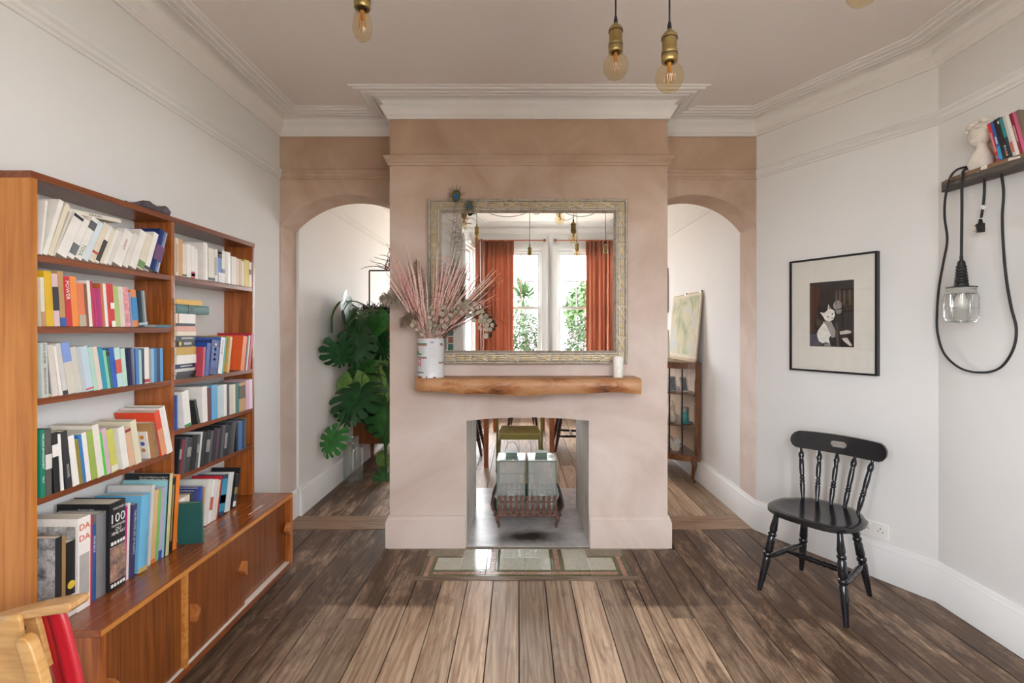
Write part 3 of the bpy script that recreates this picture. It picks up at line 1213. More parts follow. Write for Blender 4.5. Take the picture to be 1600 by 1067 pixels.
def cover_text(s, xc, zc, L, hh, color):
    def fn(root, y0, t, h, D):
        me = fit_text(s, L * D, hh * h, paint(color, 0.5))
        o = link('lettering', me, root, (-D * xc, y0 - 0.0002, zc * h))
        o.rotation_euler = (PI / 2, 0, 0)
    return fn


S1 = (40, 6.81)
shelf_books([
    (76, 100, 17.5, 6, 'W'), (150, 205, 19.6, 17, 'W'), (205, 262, 19.0, 19, 'C'), (262, 288, 17, 21, 'C', {'col': 'cfc8bb'}),
    (288, 412, 16.6, 24, 'W', {'bands': [(0.9, 0.96, '222222')], 'd': 'thick white paperback with dark lettering'}), (412, 492, 15.5, 24, 'W', {'bands': [(0.1, 0.35, '6a6d72')]}),
    (492, 575, 17, 24, 'W', {'text': [('TOUL', 0.2, 0.28, '2e7d4c')], 'd': 'white green-lettered paperback', 'bands': [(0.72, 0.9, '55565a')]}),
    (575, 645, 16, 24, 'b', {'col': 'cfdbe0'}), (645, 715, 16, 24, 'C', {'bands': [(0.2, 0.25, 'b3392c')]}), (715, 760, 15.5, 24, 'W', {'bands': [(0.05, 0.6, '33302e')]}),
    (760, 800, 14.6, 23, 'C'), (800, 840, 14.6, 23, 'W'), (840, 888, 14.4, 23, 'C', {'col': 'd6d2c9'}), (888, 1000, 14.8, 23, 'W', {'text': [('MAIRET', 0.6, 0.3, '8b2a4a')]}),
    (1000, 1060, 14.6, 22, 'C', {'col': 'd8d4cb'}), (1060, 1142, 16.4, 21, 'W'), (1142, 1215, 15.6, 20, 'C', {'bands': [(0.04, 0.22, '5c8246')]}),
    (1215, 1272, 17, 19, 'W', {'bands': [(0.02, 0.1, '2a2a2a')]}), (1272, 1372, 18.4, 17, 'N', {'col': '16306e', 'bands': [(0.25, 0.62, '5a1f5f')], 'd': 'dark blue purple-patched hardback', 'hard': True}),
], SH_L[0], 'on the top left shelf', S1, limit=2.104)
shelf_books([
    (68, 110, 15.6, -2, 'C', {'bands': [(0.0, 0.3, 'b98f6a')]}), (112, 196, 17.8, -3, 'Y', {'col': 'd8ae1e'}), (200, 264, 17.2, -3.5, 'P', {'bands': [(0.3, 0.75, '2c2a30')]}),
    (266, 330, 18.2, -4, 'T', {'bands': [(0.0, 0.16, '1e5aa0')]}), (340, 408, 16.8, -4.5, 'R', {'text': [('POWER', 0.72, 0.4, 'f2ece8')], 'd': 'red paperback lettered POWER'}),
    (408, 482, 17, -4.5, 'O', {'col': 'e88a3c'}), (482, 558, 15, -4.5, 'O', {'bands': [(0.0, 0.27, 'b6a68f')], 'col': 'd9744a'}), (558, 592, 15, -4.5, 'U'), (592, 628, 16.2, -4.5, 'W'), (628, 656, 16.2, -4.5, 'R', {'col': 'b8253c'}),
    (656, 682, 13.8, -5, 'M'), (682, 706, 13.8, -5, 'M', {'col': 'a51462'}), (706, 732, 13.8, -5, 'M'), (736, 766, 15.8, -5, 'O', {'col': 'b8683c'}), (766, 800, 15.8, -5, 'W'), (800, 836, 16, -5, 'R', {'col': 'c72d28'}),
    (836, 876, 16, -5, 'R', {'bands': [(0.0, 0.14, 'e8e2da'), (0.42, 0.56, 'f0ece6')]}), (876, 930, 15.3, -5, 'G'), (930, 986, 15.3, -5.5, 'C', {'col': 'd5cbbd'}), (986, 1042, 15.3, -5.5, 'P', {'col': 'd98c96', 'vary': 0.35, 'vs': 60.0, 'd': 'pink and red marbled paperback'}),
    (1042, 1068, 13.6, -6, 'D', {'col': '8c97ab'}), (1068, 1126, 14.6, -6, 'O', {'bands': [(0.18, 0.8, '1f7fbe')]}),
    (1206, 1302, 14.4, -6, 'N', {'col': '17323c', 'hard': True, 'D': 0.12, 'bands': [(0.05, 0.12, '9ab5bd')], 'fn': [cover_panel((0.04, 0.2), 'd9d0b0'), cover_panel((0.34, 0.6), 'c9c9c4', 0.3, 0.85)], 'd': 'thick dark teal box set'}),
], SH_L[1], 'on the second left shelf', S1, limit=2.06)
shelf_books([
    (74, 152, 17.6, -2, 'w', {'col': 'b9c0ba', 'text': [('PAUL AUSTER', 0.8, 0.36, '5a6a68'), ('BROOKLYN FOLLIES', 0.3, 0.48, '8a4a3a')], 'd': 'grey green Brooklyn paperback'}),
    (262, 322, 16.8, -6, 'C', {'col': 'cdc4ba', 'fn': [cover_panel((0.06, 0.97), '8e8f91', 0.02, 0.98)]}), (322, 352, 16.5, -8, 'W'), (352, 402, 17.4, -9, 'w', {'bands': [(0.0, 0.08, '2d2f33')]}),
    (402, 492, 17.6, -9.5, 'C', {'col': 'c9c4b6', 'bands': [(0.62, 1.0, '7a93cf')], 'd': 'cream paperback with a periwinkle top'}), (492, 560, 16, -9.5, 'C', {'col': 'c6c3b8'}), (560, 602, 16, -9.5, 'D', {'col': 'b3bac0'}),
    (602, 682, 16, -9.5, 'b', {'bands': [(0.04, 0.07, 'd3452e')]}), (682, 728, 15.8, -9.5, 'm'), (728, 780, 15.8, -9.5, 'C', {'col': 'd8c7ba'}), (780, 832, 15.4, -9.5, 't', {'col': '138fae'}), (832, 862, 14.4, -9, 'm', {'col': '86c8a4'}),
    (862, 892, 14.2, -8.5, 'g', {'col': '116a66', 'bands': [(0.86, 0.97, '1a1a1a')]}), (892, 942, 15, -8, 'B', {'col': '2356b4'}), (942, 1002, 15, -7.5, 'b', {'col': 'b4d3d3', 'bands': [(0.35, 0.7, 'c8523e')]}), (1002, 1048, 14.6, -6, 'm', {'col': 'b7d6c8'}),
    (1048, 1142, 14.4, -4, 'N', {'col': '141d47', 'hard': True}), (1142, 1176, 14.2, -2, 'B', {'col': '3f74b8'}), (1176, 1206, 13.8, -2, 'm', {'col': '9fc4b6'}), (1206, 1232, 14.2, -1.5, 'N'), (1232, 1282, 14.6, -1, 'W', {'bands': [(0.03, 0.12, 'b5302e')]}),
    (1282, 1306, 14, -1, 'D'), (1306, 1336, 14, -1, 'S', {'col': '7fb4d6'}), (1336, 1366, 14, -1, 'B', {'col': '1d6fa3'}), (1366, 1402, 14, -1, 'N', {'col': '17264f'}), (1402, 1432, 14, -1, 'S', {'col': '3b96d2'}),
], SH_L[2], 'on the third left shelf', S1, limit=2.10)


def emblems(root, y0, t, h, D):
    cols_ = ['b34a3c', 'c98a3a', '8a3a52', '4a5aa0', 'a8483c', 'b8884a']
    for i in range(6):
        b = MB()
        cx_, cz_ = -D * (0.68 - 0.45 * (i % 2)), h * (0.8 - 0.24 * (i // 2))
        b.lathe([(0.009, 0), (0.009, 0.0005)], 10, Matrix.Translation((cx_, y0 - 0.0001, cz_)) @ Matrix.Rotation(PI / 2, 4, 'X'))
        b.build('emblem', paint(cols_[i], 0.5), root)


def pale_squares(root, y0, t, h, D):
    for i in range(4):
        b = MB()
        b.box(-D * 0.85, -D * 0.5, y0 - 0.0006, y0 + 0.0001, h * (0.06 + 0.23 * i), h * (0.2 + 0.23 * i))
        b.build('cover_print', paint('a9cbd8', 0.5), root)


def spiral(root, y0, t, h, D):
    b = MB()
    for i in range(14):
        zc = h * (0.05 + 0.9 * i / 13)
        pts = [(0.003 + 0.006 * math.cos(q * PI / 4), y0 + t / 2 + (t * 0.47) * math.sin(q * PI / 4), zc) for q in range(9)]
        b.tube(pts, 0.0011, 5)
    b.build('spiral_binding', paint('a8b0c0', 0.3, 0.9), root)


S4 = (40, 5.928)
shelf_books([
    (64, 114, 21.6, -0.6, 'g', {'col': '0f7a60', 'text': [('THE LONG ENTANGLEMENT', 0.68, 0.52, 'e8efe9'), ('SALO', 0.26, 0.1, 'e8efe9')], 'hard': True, 'd': 'green entanglement hardback', 'tw': 0.5}),
    (115, 180, 21.4, -0.8, 'k', {'col': '55504a', 'bands': [(0.4, 0.62, 'd4d0ca')], 'hard': True, 'd': 'dark brown hardback with a white band'}),
    (180, 246, 19.8, -3, 'K', {'bands': [(0.6, 0.8, 'e0dcd8')]}), (246, 276, 19, -4, 'W'), (276, 346, 19.6, -6, 'k', {'col': '2b2a2d', 'text': [('MICHAEL', 0.3, 0.24, 'c9c6c2')], 'd': 'black paperback lettered in grey'}),
    (346, 412, 17.6, -7, 'W'), (412, 452, 15.8, -7, 'V'), (452, 487, 17.2, -7, 'B', {'col': '2b74b3'}), (487, 536, 17.6, -7, 'W'), (536, 602, 17.8, -7.5, 'G', {'col': '96ab4e'}),
    (664, 730, 19.5, -8, 'C', {'col': 'ded9cd', 'D': 0.15, 'd': 'large cream book with a textured cover'}), (730, 752, 16, -8.5, 'v', {'col': '45c43c'}), (752, 796, 17.4, -8.5, 'P', {'col': 'c9acba'}),
    (796, 862, 16.6, -9, 'G', {'col': 'c4c35a', 'bands': [(0.03, 0.16, 'dcd7c4')], 'd': 'yellow green stickered paperback'}),
    (928, 992, 16.4, -9, 'W', {'fn': [pale_squares], 'D': 0.14, 'd': 'white book printed with pale blue squares'}), (992, 1046, 15.4, -9.5, 'Q', {'bands': [(0.9, 0.97, '8a2a34')]}), (1050, 1110, 17.8, -10, 'C', {'col': 'd8d0b4', 'D': 0.14}),
    (1178, 1192, 11.6, -10, 'W', {'fn': [emblems], 'D': 0.085, 'X': -1.53, 'd': 'white card printed with six coloured emblems'}), (1196, 1238, 15.2, -11, 'T', {'col': 'b08455', 'fn': [spiral], 'd': 'brown spiral bound notebook'}),
    (1290, 1345, 19.6, -13, 'r', {'col': 'd94a2a', 'D': 0.165, 'X': -1.508, 'd': 'large orange red book', 'bands': [(0.02, 0.6, 'd8946c')]}), (1350, 1408, 21, -13.5, 'W', {'D': 0.165, 'X': -1.508, 'hard': True, 'd': 'large white hardback'}),
], SH_L[3], 'on the fourth left shelf', S4, limit=2.108)


# ---- the big books standing on the cabinet
def noisy(name, a, b_, sc=40.0):
    m, nt, b, _ = new_mat(name)
    n = node(nt, 'ShaderNodeTexNoise', i_Scale=sc, i_Detail=8.0, i_Roughness=0.75)
    nt.links.new(coords(nt), n.inputs['Vector'])
    r = ramp(nt, [(0.35, a), (0.65, b_)])
    nt.links.new(n.outputs['Fac'], r.inputs[0])
    nt.links.new(r.outputs[0], b.inputs['Base Color'])
    b.inputs['Roughness'].default_value = 0.35
    return m


M_grain = noisy('grainy_photo_print', '2a2b2d', 'b5b6b8', 30)
M_facep = noisy('grey_photo_print', '3a3b3d', 'd0cdc9', 22)
M_film = noisy('film_still_print', '2e3f4a', 'c69a80', 26)


def film_box(root, y0, t, h, D):
    for z in (0.04, 0.52):
        for i in range(5):
            b = MB()
            b.box(-0.0002, 0.002, y0 + t * (0.08 + 0.18 * i), y0 + t * (0.2 + 0.18 * i), h * z, h * (z + 0.035))
            b.build('film_perforation', paint('e6e4e0', 0.5), root)
    b = MB()
    b.box(-0.0002, 0.0018, y0 + 0.001, y0 + t - 0.001, h * 0.1, h * 0.5)
    b.build('film_still', M_film, root)


def yellow_disc(root, y0, t, h, D):
    b = MB()
    b.lathe([(t * 0.42, 0), (t * 0.42, 0.0012)], 20, Matrix.Translation((0.0014, y0 + t / 2, h * 0.42)) @ Matrix.Rotation(PI / 2, 4, 'Y'))
    b.build('yellow_disc', paint('d7b93a', 0.5), root)


def plum_cover(root, y0, t, h, D):
    b = MB()
    b.box(-D * 0.98, -0.002, y0 - 0.0006, y0 + 0.0002, h * 0.5, h * 0.97)
    b.build('cover_print', paint('c7a04a', 0.5), root)
    b = MB()
    b.lathe([(D * 0.3, 0), (D * 0.3, 0.0008)], 24, Matrix.Translation((-D * 0.32, y0 - 0.0004, h * 0.73)) @ Matrix.Rotation(PI / 2, 4, 'X'))
    b.build('cover_disc', paint('7c1746', 0.5), root)


S5 = (40, 4.639)
zc = cz1
shelf_books([
    (208, 262, 27.6, 0.3, 'K', {'col': '1f1f21', 'D': 0.15, 'fn': [cover_panel((0.0, 1.0), M_grain, 0.0, 1.0)], 'text': [('Calaferte', 0.18, 0.3, 'c8202c')], 'd': 'black book with grainy cover'}),
    (262, 291, 27.2, 0.3, 'T', {'col': '9a7a4c', 'D': 0.14}), (291, 362, 24.5, 0.3, 'K', {'bands': [(0.0, 0.28, 'd8d5ce')], 'fn': [yellow_disc], 'D': 0.13, 'd': 'black white book, yellow disc'}),
    (368, 468, 31, 0.3, 'W', {'D': 0.175, 'X': -1.468, 'fn': [cover_panel((0.1, 0.92), M_facep, 0.05, 0.95), lambda r, y, t, h, D: spine_band(r, y, t, h * 0.15, h * 0.6, 'a9a6a2', 0.12)], 'flat': [('DA', 0.9, 'c8502e', 0.03), ('DA', 0.78, 'c8502e', 0.03)], 'd': 'big white DADA volume'}),
    (468, 488, 29.8, 0.3, 'R', {'D': 0.16}), (488, 515, 26.6, 0.3, 'B', {'col': '1d5796', 'D': 0.15, 'text': [('FIN DE SIÈCLE', 0.74, 0.36, 'e4e8ea')], 'd': 'blue book lettered FIN DE SIECLE'}),
    (516, 592, 29.5, 0.3, 'D', {'col': '77787b', 'hard': True, 'D': 0.17}),
    (594, 722, 31.6, 0.3, 'K', {'D': 0.19, 'X': -1.464, 'hard': True, 'fn': [film_box, cover_text('TASCHEN', 0.45, 0.93, 0.3, 0.03, 'dcdad6'), cover_text('100', 0.4, 0.86, 0.45, 0.07, 'dcdad6')],
                              'flat': [('TASCHEN', 0.93, 'dcdad6', 0.008), ('100', 0.82, 'e6e4e0', 0.034), ('CLASSIQUES', 0.735, 'e6e4e0', 0.014), ('DU', 0.69, 'e6e4e0', 0.012), ('7ÈME ART', 0.65, 'e6e4e0', 0.013)], 'd': 'thick black film box'}),
    (724, 738, 28, 1.5, 'M', {'D': 0.17, 'X': -1.47, 'fn': [plum_cover, cover_text('INK', 0.2, 0.72, 0.25, 0.07, 'e4dccb')], 'd': 'thin magenta book, plum disc'}), (738, 756, 28.6, 2, 'W', {'D': 0.17}),
    (757, 790, 27.4, 3, 'Z', {'col': '3a3560', 'D': 0.16, 'X': -1.47, 'text': [('THE PRIVATE LIFE OF PLANTS', 0.62, 0.62, 'c9d2dc')], 'd': 'indigo book on plants', 'tw': 0.45}),
    (822, 892, 29.4, 4, 'S', {'col': '6aaed2', 'D': 0.185, 'X': -1.465, 'd': 'large light blue hardback', 'hard': True, 'bands': [(0.0, 0.06, 'b9a36a')]}),
    (896, 918, 31.5, 4.5, 'w', {'D': 0.18}), (918, 950, 29, 4.5, 'Q', {'col': 'd3b07a', 'D': 0.16, 'bands': [(0.0, 0.06, 'd06a34')]}), (950, 972, 28.5, 4.5, 'v', {'col': '7dbb66', 'D': 0.16}), (974, 996, 28.8, 4.5, 'L', {'D': 0.17, 'bands': [(0.0, 0.12, '3a4aa0')]}),
    (998, 1016, 31.2, 4.5, 'b', {'col': '8ec4cc', 'D': 0.18}), (1018, 1040, 33.6, 4.5, 'K', {'col': '1d1d1f', 'D': 0.19, 'X': -1.47, 'bands': [(0.0, 1.0, 'cfc69a')],
        'fn': [cover_text('The work of Metahaven consists of\nfilmmaking, writing, graphic design,\nand installations, and is united by', 0.36, 0.93, 0.62, 0.08, 'dcdad6')], 'd': 'tall black book'}),
    (1042, 1078, 31, 4.5, 'K', {'fn': [lambda r, y, t, h, D: spine_band(r, y, t, h * 0.15, h * 0.9, 'a08544', 0.38)], 'D': 0.17, 'd': 'black book with gold spine lettering'}), (1080, 1108, 31.4, 4.5, 'O', {'col': 'e27a24', 'D': 0.17}),
], zc, 'on the cabinet, left bay', S5, X=-1.476, Dm=0.16, limit=2.108)
# the teal notebook leaning out in front of them
nb = thing('book', 'dark teal cloth book leaning with its cover outward beside the orange spine', 'book', (-1.40, 2.142, zc + 0.0015), (math.radians(4), 0, math.radians(12)), 'books on the cabinet, left bay')
book_mesh(nb, 0.095, 0.016, 0.185, -0.008, paint('17504c', 0.6, vary=0.1), True)

# ---- right-hand bay
S6 = (260, 9.70)
shelf_books([
    (146, 180, 16.6, -0.4, 'C', {'bands': [(0.1, 0.85, 'c8a888')]}), (182, 246, 16.4, -0.4, 'Q', {'col': 'c99a66'}), (248, 306, 14.6, -0.4, 'C', {'bands': [(0.02, 0.07, '2a2a2a')]}), (308, 380, 15.2, -0.4, 'W'),
    (382, 432, 14.8, -0.4, 'W', {'bands': [(0.0, 0.2, 'b8404c'), (0.06, 0.14, '3a4a86')]}), (434, 478, 14, -0.4, 'W'), (566, 632, 18, -0.4, 'W', {'D': 0.15, 'hard': True, 'd': 'big white hardback'}), (640, 736, 16, -0.4, 'C', {'bands': [(0.02, 0.1, '2b2d33')], 'col': 'd6d2c4'}),
    (738, 784, 16.2, -0.4, 'W', {'bands': [(0.2, 0.75, 'a8a6b4')]}), (786, 840, 16.4, -0.4, 'B', {'col': '4a7fc0', 'bands': [(0.75, 1, '2a2430'), (0.88, 0.93, 'c83a3a'), (0, 0.3, 'd8d4d4')], 'd': 'blue paperback with a dark red top'}), (842, 884, 16.6, -0.4, 'W', {'bands': [(0.3, 0.42, '7a86a0')]}),
    (886, 980, 16.4, -0.4, 'W', {'hard': True}), (986, 1066, 14.8, -0.4, 'C', {'col': 'dcd6cc'}), (1068, 1100, 14.4, -0.4, 'Q', {'col': 'd9bfa4'}), (1102, 1140, 14.4, -0.4, 'T', {'col': 'c9a77f'}), (1142, 1180, 13.6, -0.4, 'C'),
    (1182, 1256, 14.8, -0.4, 'Y', {'col': 'cfb024'}), (1258, 1296, 14.2, -0.4, 'C', {'bands': [(0.5, 0.7, '3a4438')]}),
], SH_R[0], 'on the top right shelf', S6, limit=2.75)
S7 = (260, 7.116)
shelf_books([
    (398, 420, 14, 5, 'R', {'col': 'b84a5a', 'D': 0.11}), (424, 470, 15.8, 7, 'B', {'col': '274b96', 'D': 0.15}), (472, 556, 16.8, 8, 'N', {'col': '223a78', 'bands': [(0.2, 0.8, '3a548f')], 'D': 0.15, 'd': 'navy blue book with moon phases', 'fn': [lambda r, y, t, h, D: [spine_band(r, y, t, h * q, h * (q + 0.07), 'c9b6b4', 0.36) for q in (0.4, 0.55, 0.7, 0.84)]]}),
    (566, 612, 18.4, 9, 'B', {'col': '4b66a8', 'bands': [(0, 1, 'd9d8d8')], 'text': [('WILCOXES', 0.72, 0.4, '2c3146')], 'D': 0.16, 'd': 'blue book with a white spine', 'tw': 0.5}),
    (614, 634, 18.4, 9, 't', {'col': '14a09a', 'D': 0.16}), (636, 702, 18.6, 9, 'E', {'col': 'b08a2a', 'D': 0.165, 'hard': True}), (816, 862, 18.8, 9.5, 'r', {'col': 'dd5f2c', 'D': 0.19, 'X': -1.49, 'd': 'large bright orange book', 'bands': [(0.0, 1, 'e0743c')]}),
    (864, 880, 19.2, 10, 'k', {'D': 0.19, 'X': -1.487}), (882, 898, 19.2, 10, 'W', {'D': 0.19, 'X': -1.487}), (904, 930, 20.4, 10.5, 'R', {'col': 'b3203a', 'D': 0.19, 'X': -1.485, 'd': 'tall crimson folder'}),
], SH_R[1], 'upright beside the flat pile', S7, X=-1.50, ymin=2.27, limit=2.752)
# flat pile (spines outward), bottom to top: zoom y0, y1, x1, colour
pile = [(1010, 962, 438, 'K'), (960, 925, 400, 'K'), (923, 888, 350, 'w'), (886, 834, 356, 'N'), (828, 726, 418, 'W'), (724, 630, 440, 'E'), (620, 548, 444, 'K'), (545, 492, 405, 'k'), (487, 437, 522, 'C'), (434, 372, 424, 'Q'),
        (368, 338, 340, 'K'), (333, 222, 334, 'W'), (228, 122, 480, 'g'), (120, 62, 405, 'Y')]
zz = SH_R[1] + 0.0005
pd = {9: 'pink paperback', 6: 'black book with a coloured ring', 5: 'mustard paperback', 11: 'thick white paperback', 12: 'dark teal hardback with a rounded spine', 13: 'yellow paperback', 8: 'cream paperback'}
for i, (ya, yb, xb, ck) in enumerate(pile):
    t = (ya - yb) / 7.116 * 0.00283 * 0.98
    xpix = 260 + xb / 7.116
    Ye = 1.512 * FPX / (CX - xpix)
    Yst = 2.136
    L = max(0.1, min(Ye - Yst, 0.26 if i > 10 else 0.128))
    nm, col = NAMES[ck]
    if i == 12:
        col = '3f6a68'
    if i == 9:
        col = 'd79a8a'
    root = thing('book', '%s lying flat, %s from the bottom of the pile' % (pd.get(i, nm + ' paperback'), ORD[i]), 'book', (-1.516 + RND.uniform(-0.004, 0.004), Yst + L, zz), (PI / 2, 0, 0), 'flat pile of books')
    book_mesh(root, 0.12, t, L, 0.0, paint(col, 0.5), i == 12)
    # the book's own z runs along -Y after the turn, its thickness upward
    if i == 6:
        b = MB()
        b.lathe([(t * 0.36, 0), (t * 0.36, 0.001)], 14, Matrix.Translation((0.0008, t / 2, L * 0.78)) @ Matrix.Rotation(PI / 2, 4, 'Y'))
        b.build('ring_mark', paint('c9a83a', 0.5), root)
        spine_band(root, t * 0.3, t * 0.4, L * 0.2, L * 0.6, 'a9a7a2')
    if i in (3, 7):
        spine_band(root, t * 0.35, t * 0.3, L * 0.15, L * 0.75, 'b8b6b2')
    if i == 11:
        spine_band(root, 0.0, t, L * 0.88, L * 0.92, 'c8743a')
    if i == 12:
        spine_band(root, 0.0, t, L * 0.5, L * 0.66, '27403c')
    zz += t + 0.0004
S8 = (260, 3.81)
shelf_books([
    (56, 64, 15.5, -0.5, 'B'), (110, 152, 16.6, -7, 'W', {'bands': [(0.0, 0.08, '3a8a4a')], 'D': 0.14, 'd': 'white paperback with a green foot'}), (190, 204, 12, -14, 'k', {'col': '2c2f2c', 'D': 0.12, 'd': 'small dark book leaning'}),
    (218, 250, 17.2, -2, 'W', {'D': 0.15}), (252, 272, 16.2, -1, 'Z', {'col': '5a2a34'}), (274, 306, 17, -1, 'S'), (311, 345, 16.4, -1, 'w', {'col': 'b7c6c8'}), (346, 364, 16.4, -1, 'W'), (365, 379, 16, -1, 'k'), (380, 400, 15.6, -1, 'U', {'col': 'c9bfb2'}),
    (401, 416, 15.6, -1, 'C'), (417, 436, 15.8, -1, 't', {'col': '1f6f70'}), (437, 476, 15.6, -1, 'T', {'col': 'b3905c', 'bands': [(0.45, 0.9, '54482e')], 'd': 'tan picture book'}), (478, 498, 16.4, -1, 'P', {'col': 'cfa0b4'}), (499, 518, 16.6, -1, 'L', {'col': 'ddd4e2'}),
], SH_R[2], 'on the third right shelf', S8, limit=2.752)
r9 = []
u = 62
ks = ['K', 'J', 'k', 'k', 'K', 'K', 'k', 'w', 'K', 'K', 'k', 'K', 'Z', 'K', 'k', 'K', 'K', 'k', 'W', 'K', 'B', 'N', 'N']
ws = [12, 14, 18, 24, 10, 22, 16, 12, 26, 22, 16, 22, 14, 14, 18, 14, 18, 12, 16, 12, 24, 12, 14]
for i, (ck, w_) in enumerate(zip(ks, ws)):
    r9.append((u, u + w_, RND.uniform(15.2, 16.6) if i != 7 else 16.6, 9.0 if i < 19 else 1.0, ck, {'bands': [(0.2 + 0.4 * RND.random(), 0.72, '8a8884')] if i % 3 == 0 and ck in 'Kk' else [], 'col': '2f6aa0' if ck == 'B' else ('4a4a4e' if i % 4 == 2 else NAMES[ck][1])}))
    u += w_ + 1
shelf_books(r9, SH_R[3], 'on the shelf of black books', S8, limit=2.75)
shelf_books([
    (76, 106, 19, 1, 'W', {'D': 0.14, 'bands': [(0.4, 0.75, 'c06a54')]}), (106, 136, 19, 1, 'C', {'D': 0.14}), (138, 150, 19, 2, 'k'), (151, 170, 19.5, 2, 'N', {'col': '26386e'}), (171, 190, 20, 2.5, 'N', {'col': '2c3f86'}), (191, 208, 20, 3, 'B', {'col': '234fa8'}),
    (209, 216, 19, 6, 'T'), (217, 244, 21.4, 11, 'C', {'col': 'd3d5cd', 'D': 0.15}), (245, 262, 20.5, 11, 'W', {'bands': [(0.3, 0.6, 'c05a4a')]}), (263, 280, 20, 11, 'W', {'col': 'd4d2d6'}), (281, 296, 19, 11.5, 'C'), (297, 304, 20.5, 11.5, 'R', {'D': 0.15}),
    (305, 340, 20, 12, 'N', {'col': '1d3a58', 'bands': [(0.1, 0.9, '2f8fae'), (0.3, 0.5, '1a1a1e')], 'd': 'dark blue book with turquoise lettering'}), (345, 376, 19.6, 12, 'W', {'col': 'cfd3d2'}), (392, 408, 17.5, 12, 'K', {'bands': [(0.05, 0.2, 'd8d4cc'), (0.4, 0.6, '8a7a3a')]}),
    (409, 416, 20.2, 12.5, 'K', {'D': 0.15}),
], zc, 'on the cabinet, right bay', S8, X=-1.505, Dm=0.13, limit=2.75)

# flat things lying on shelves
fl = thing('book', 'white book lettered DUD & PETE lying across the leaning paperbacks', 'book', (-1.53, 1.858, 1.812), (PI / 2 + math.radians(3), 0, 0), 'books on the top left shelf')
book_mesh(fl, 0.11, 0.014, 0.235, 0, paint('d9d3c4', 0.6), False)
spine_text(fl, 0, 0.014, 0.115, 0.05, 'DUD & PETE', '2a2420', 0.7, up=True)
for i, (cc, dd) in enumerate((('2a6e94', 'thin blue booklet'), ('2f5a48', 'thin green booklet'))):
    g = thing('book', '%s lying flat at the end of the second left shelf' % dd, 'book', (-1.516, 2.105, SH_L[1] + 0.0004 + 0.006 * i), (PI / 2, 0, 0), 'flat booklets on the second left shelf')
    book_mesh(g, 0.12, 0.0055, 0.088 - 0.006 * i, 0, paint(cc, 0.5), False)
br = thing('paint_brush', 'wooden brush with a pale blue end lying on the third left shelf', 'brush', (-1.523, 1.535, SH_L[2] + 0.006))
b = MB()
b.tube([(0, 0, 0), (0.0, 0.06, 0.0), (0.0, 0.105, 0.0)], [0.003, 0.0045, 0.005], 8)
b.build('stick', paint('c9ae86', 0.6), br)
b = MB()
b.cbox(-0.008, 0.006, 0.105, 0.155, -0.0055, 0.012, 0.003)
b.build('blue_end', paint('7fb3d3', 0.5), br)
# ceramic dish on top of the bookcase
dish = thing('stone_dish', 'rough dark stone dish with a pale rim on top of the bookcase', 'dish', (-1.60, 2.08, 1.8985))
b = MB()
b.lathe([(0.02, 0.0), (0.06, 0.0), (0.085, 0.014), (0.09, 0.03), (0.078, 0.036), (0.055, 0.026), (0.0, 0.022)], 20)
for i, q in enumerate(b.v):
    b.v[i] = (q[0] * 0.8, q[1] * 1.15, q[2] * (1 + 0.25 * math.sin(9 * q[1] * 10)))
b.build('dish_body', paint('5b5257', 0.85, vary=0.4, scale=40, bmp=0.5), dish, 60)
b = MB()
for i in range(9):
    a_ = i * 0.35 - 0.4
    b.cbox(0.072 * 0.8 * math.cos(a_) - 0.006, 0.072 * 0.8 * math.cos(a_) + 0.006, 0.084 * math.sin(a_) - 0.008, 0.084 * math.sin(a_) + 0.008, 0.032, 0.036 + 0.004 * (i % 3), 0.002)
b.build('pale_crust', paint('d9cdb8', 0.9), dish)

# ================================================================== mantel beam
def beam_mat():
    m, nt, b, _ = new_mat('oak_beam')
    v = coords(nt, 'Object', (5, 16, 16))
    n1 = node(nt, 'ShaderNodeTexNoise', i_Scale=1.6, i_Detail=7.0, i_Roughness=0.6, i_Distortion=1.6)
    nt.links.new(v, n1.inputs['Vector'])
    vo = node(nt, 'ShaderNodeTexVoronoi', i_Scale=2.2)
    nt.links.new(coords(nt, 'Object', (2.0, 3, 3)), vo.inputs['Vector'])
    wv = node(nt, 'ShaderNodeMath', operation='MULTIPLY_ADD')
    wv.inputs[1].default_value = 0.55
    nt.links.new(vo.outputs['Distance'], wv.inputs[0])
    nt.links.new(n1.outputs['Fac'], wv.inputs[2])
    r = ramp(nt, [(0.46, '3a2012'), (0.54, '7a4826'), (0.68, 'a2683c'), (0.86, 'b98a60')])
    nt.links.new(wv.outputs[0], r.inputs[0])
    nt.links.new(r.outputs[0], b.inputs['Base Color'])
    b.inputs['Roughness'].default_value = 0.42
    bump(nt, b, wv.outputs[0], 0.35, 0.006)
    return m


MZ = 1.107
mb = MB()
NX = 46


def beam(u, v):
    x = -0.64 + 1.38 * u
    e = min(u / 0.05, 1.0, (1 - u) / 0.012)
    e = max(0.0, min(1.0, e)) ** 0.5
    wob = 0.010 * math.sin(7 * u + 1) + 0.006 * math.sin(19 * u) + 0.004 * math.sin(41 * u + 2)
    front = 2.915 + wob * 0.8
    bot = 1.014 + 0.007 * math.sin(9 * u + 0.5) + 0.004 * math.sin(23 * u)
    sec = [(3.119, MZ), (3.02, MZ), (front + 0.012, MZ), (front, MZ - 0.008), (front - 0.008, MZ - 0.04), (front - 0.004, MZ - 0.07), (front + 0.01, bot), (3.02, bot - 0.003), (3.119, bot)]
    i = int(round(v * (len(sec) - 1)))
    y, z = sec[i]
    if u < 0.04:
        z = MZ - (MZ - z) * (0.86 + 0.14 * u / 0.04)
        y = 3.119 - (3.119 - y) * (0.8 + 0.2 * u / 0.04)
    return (x, y, z)


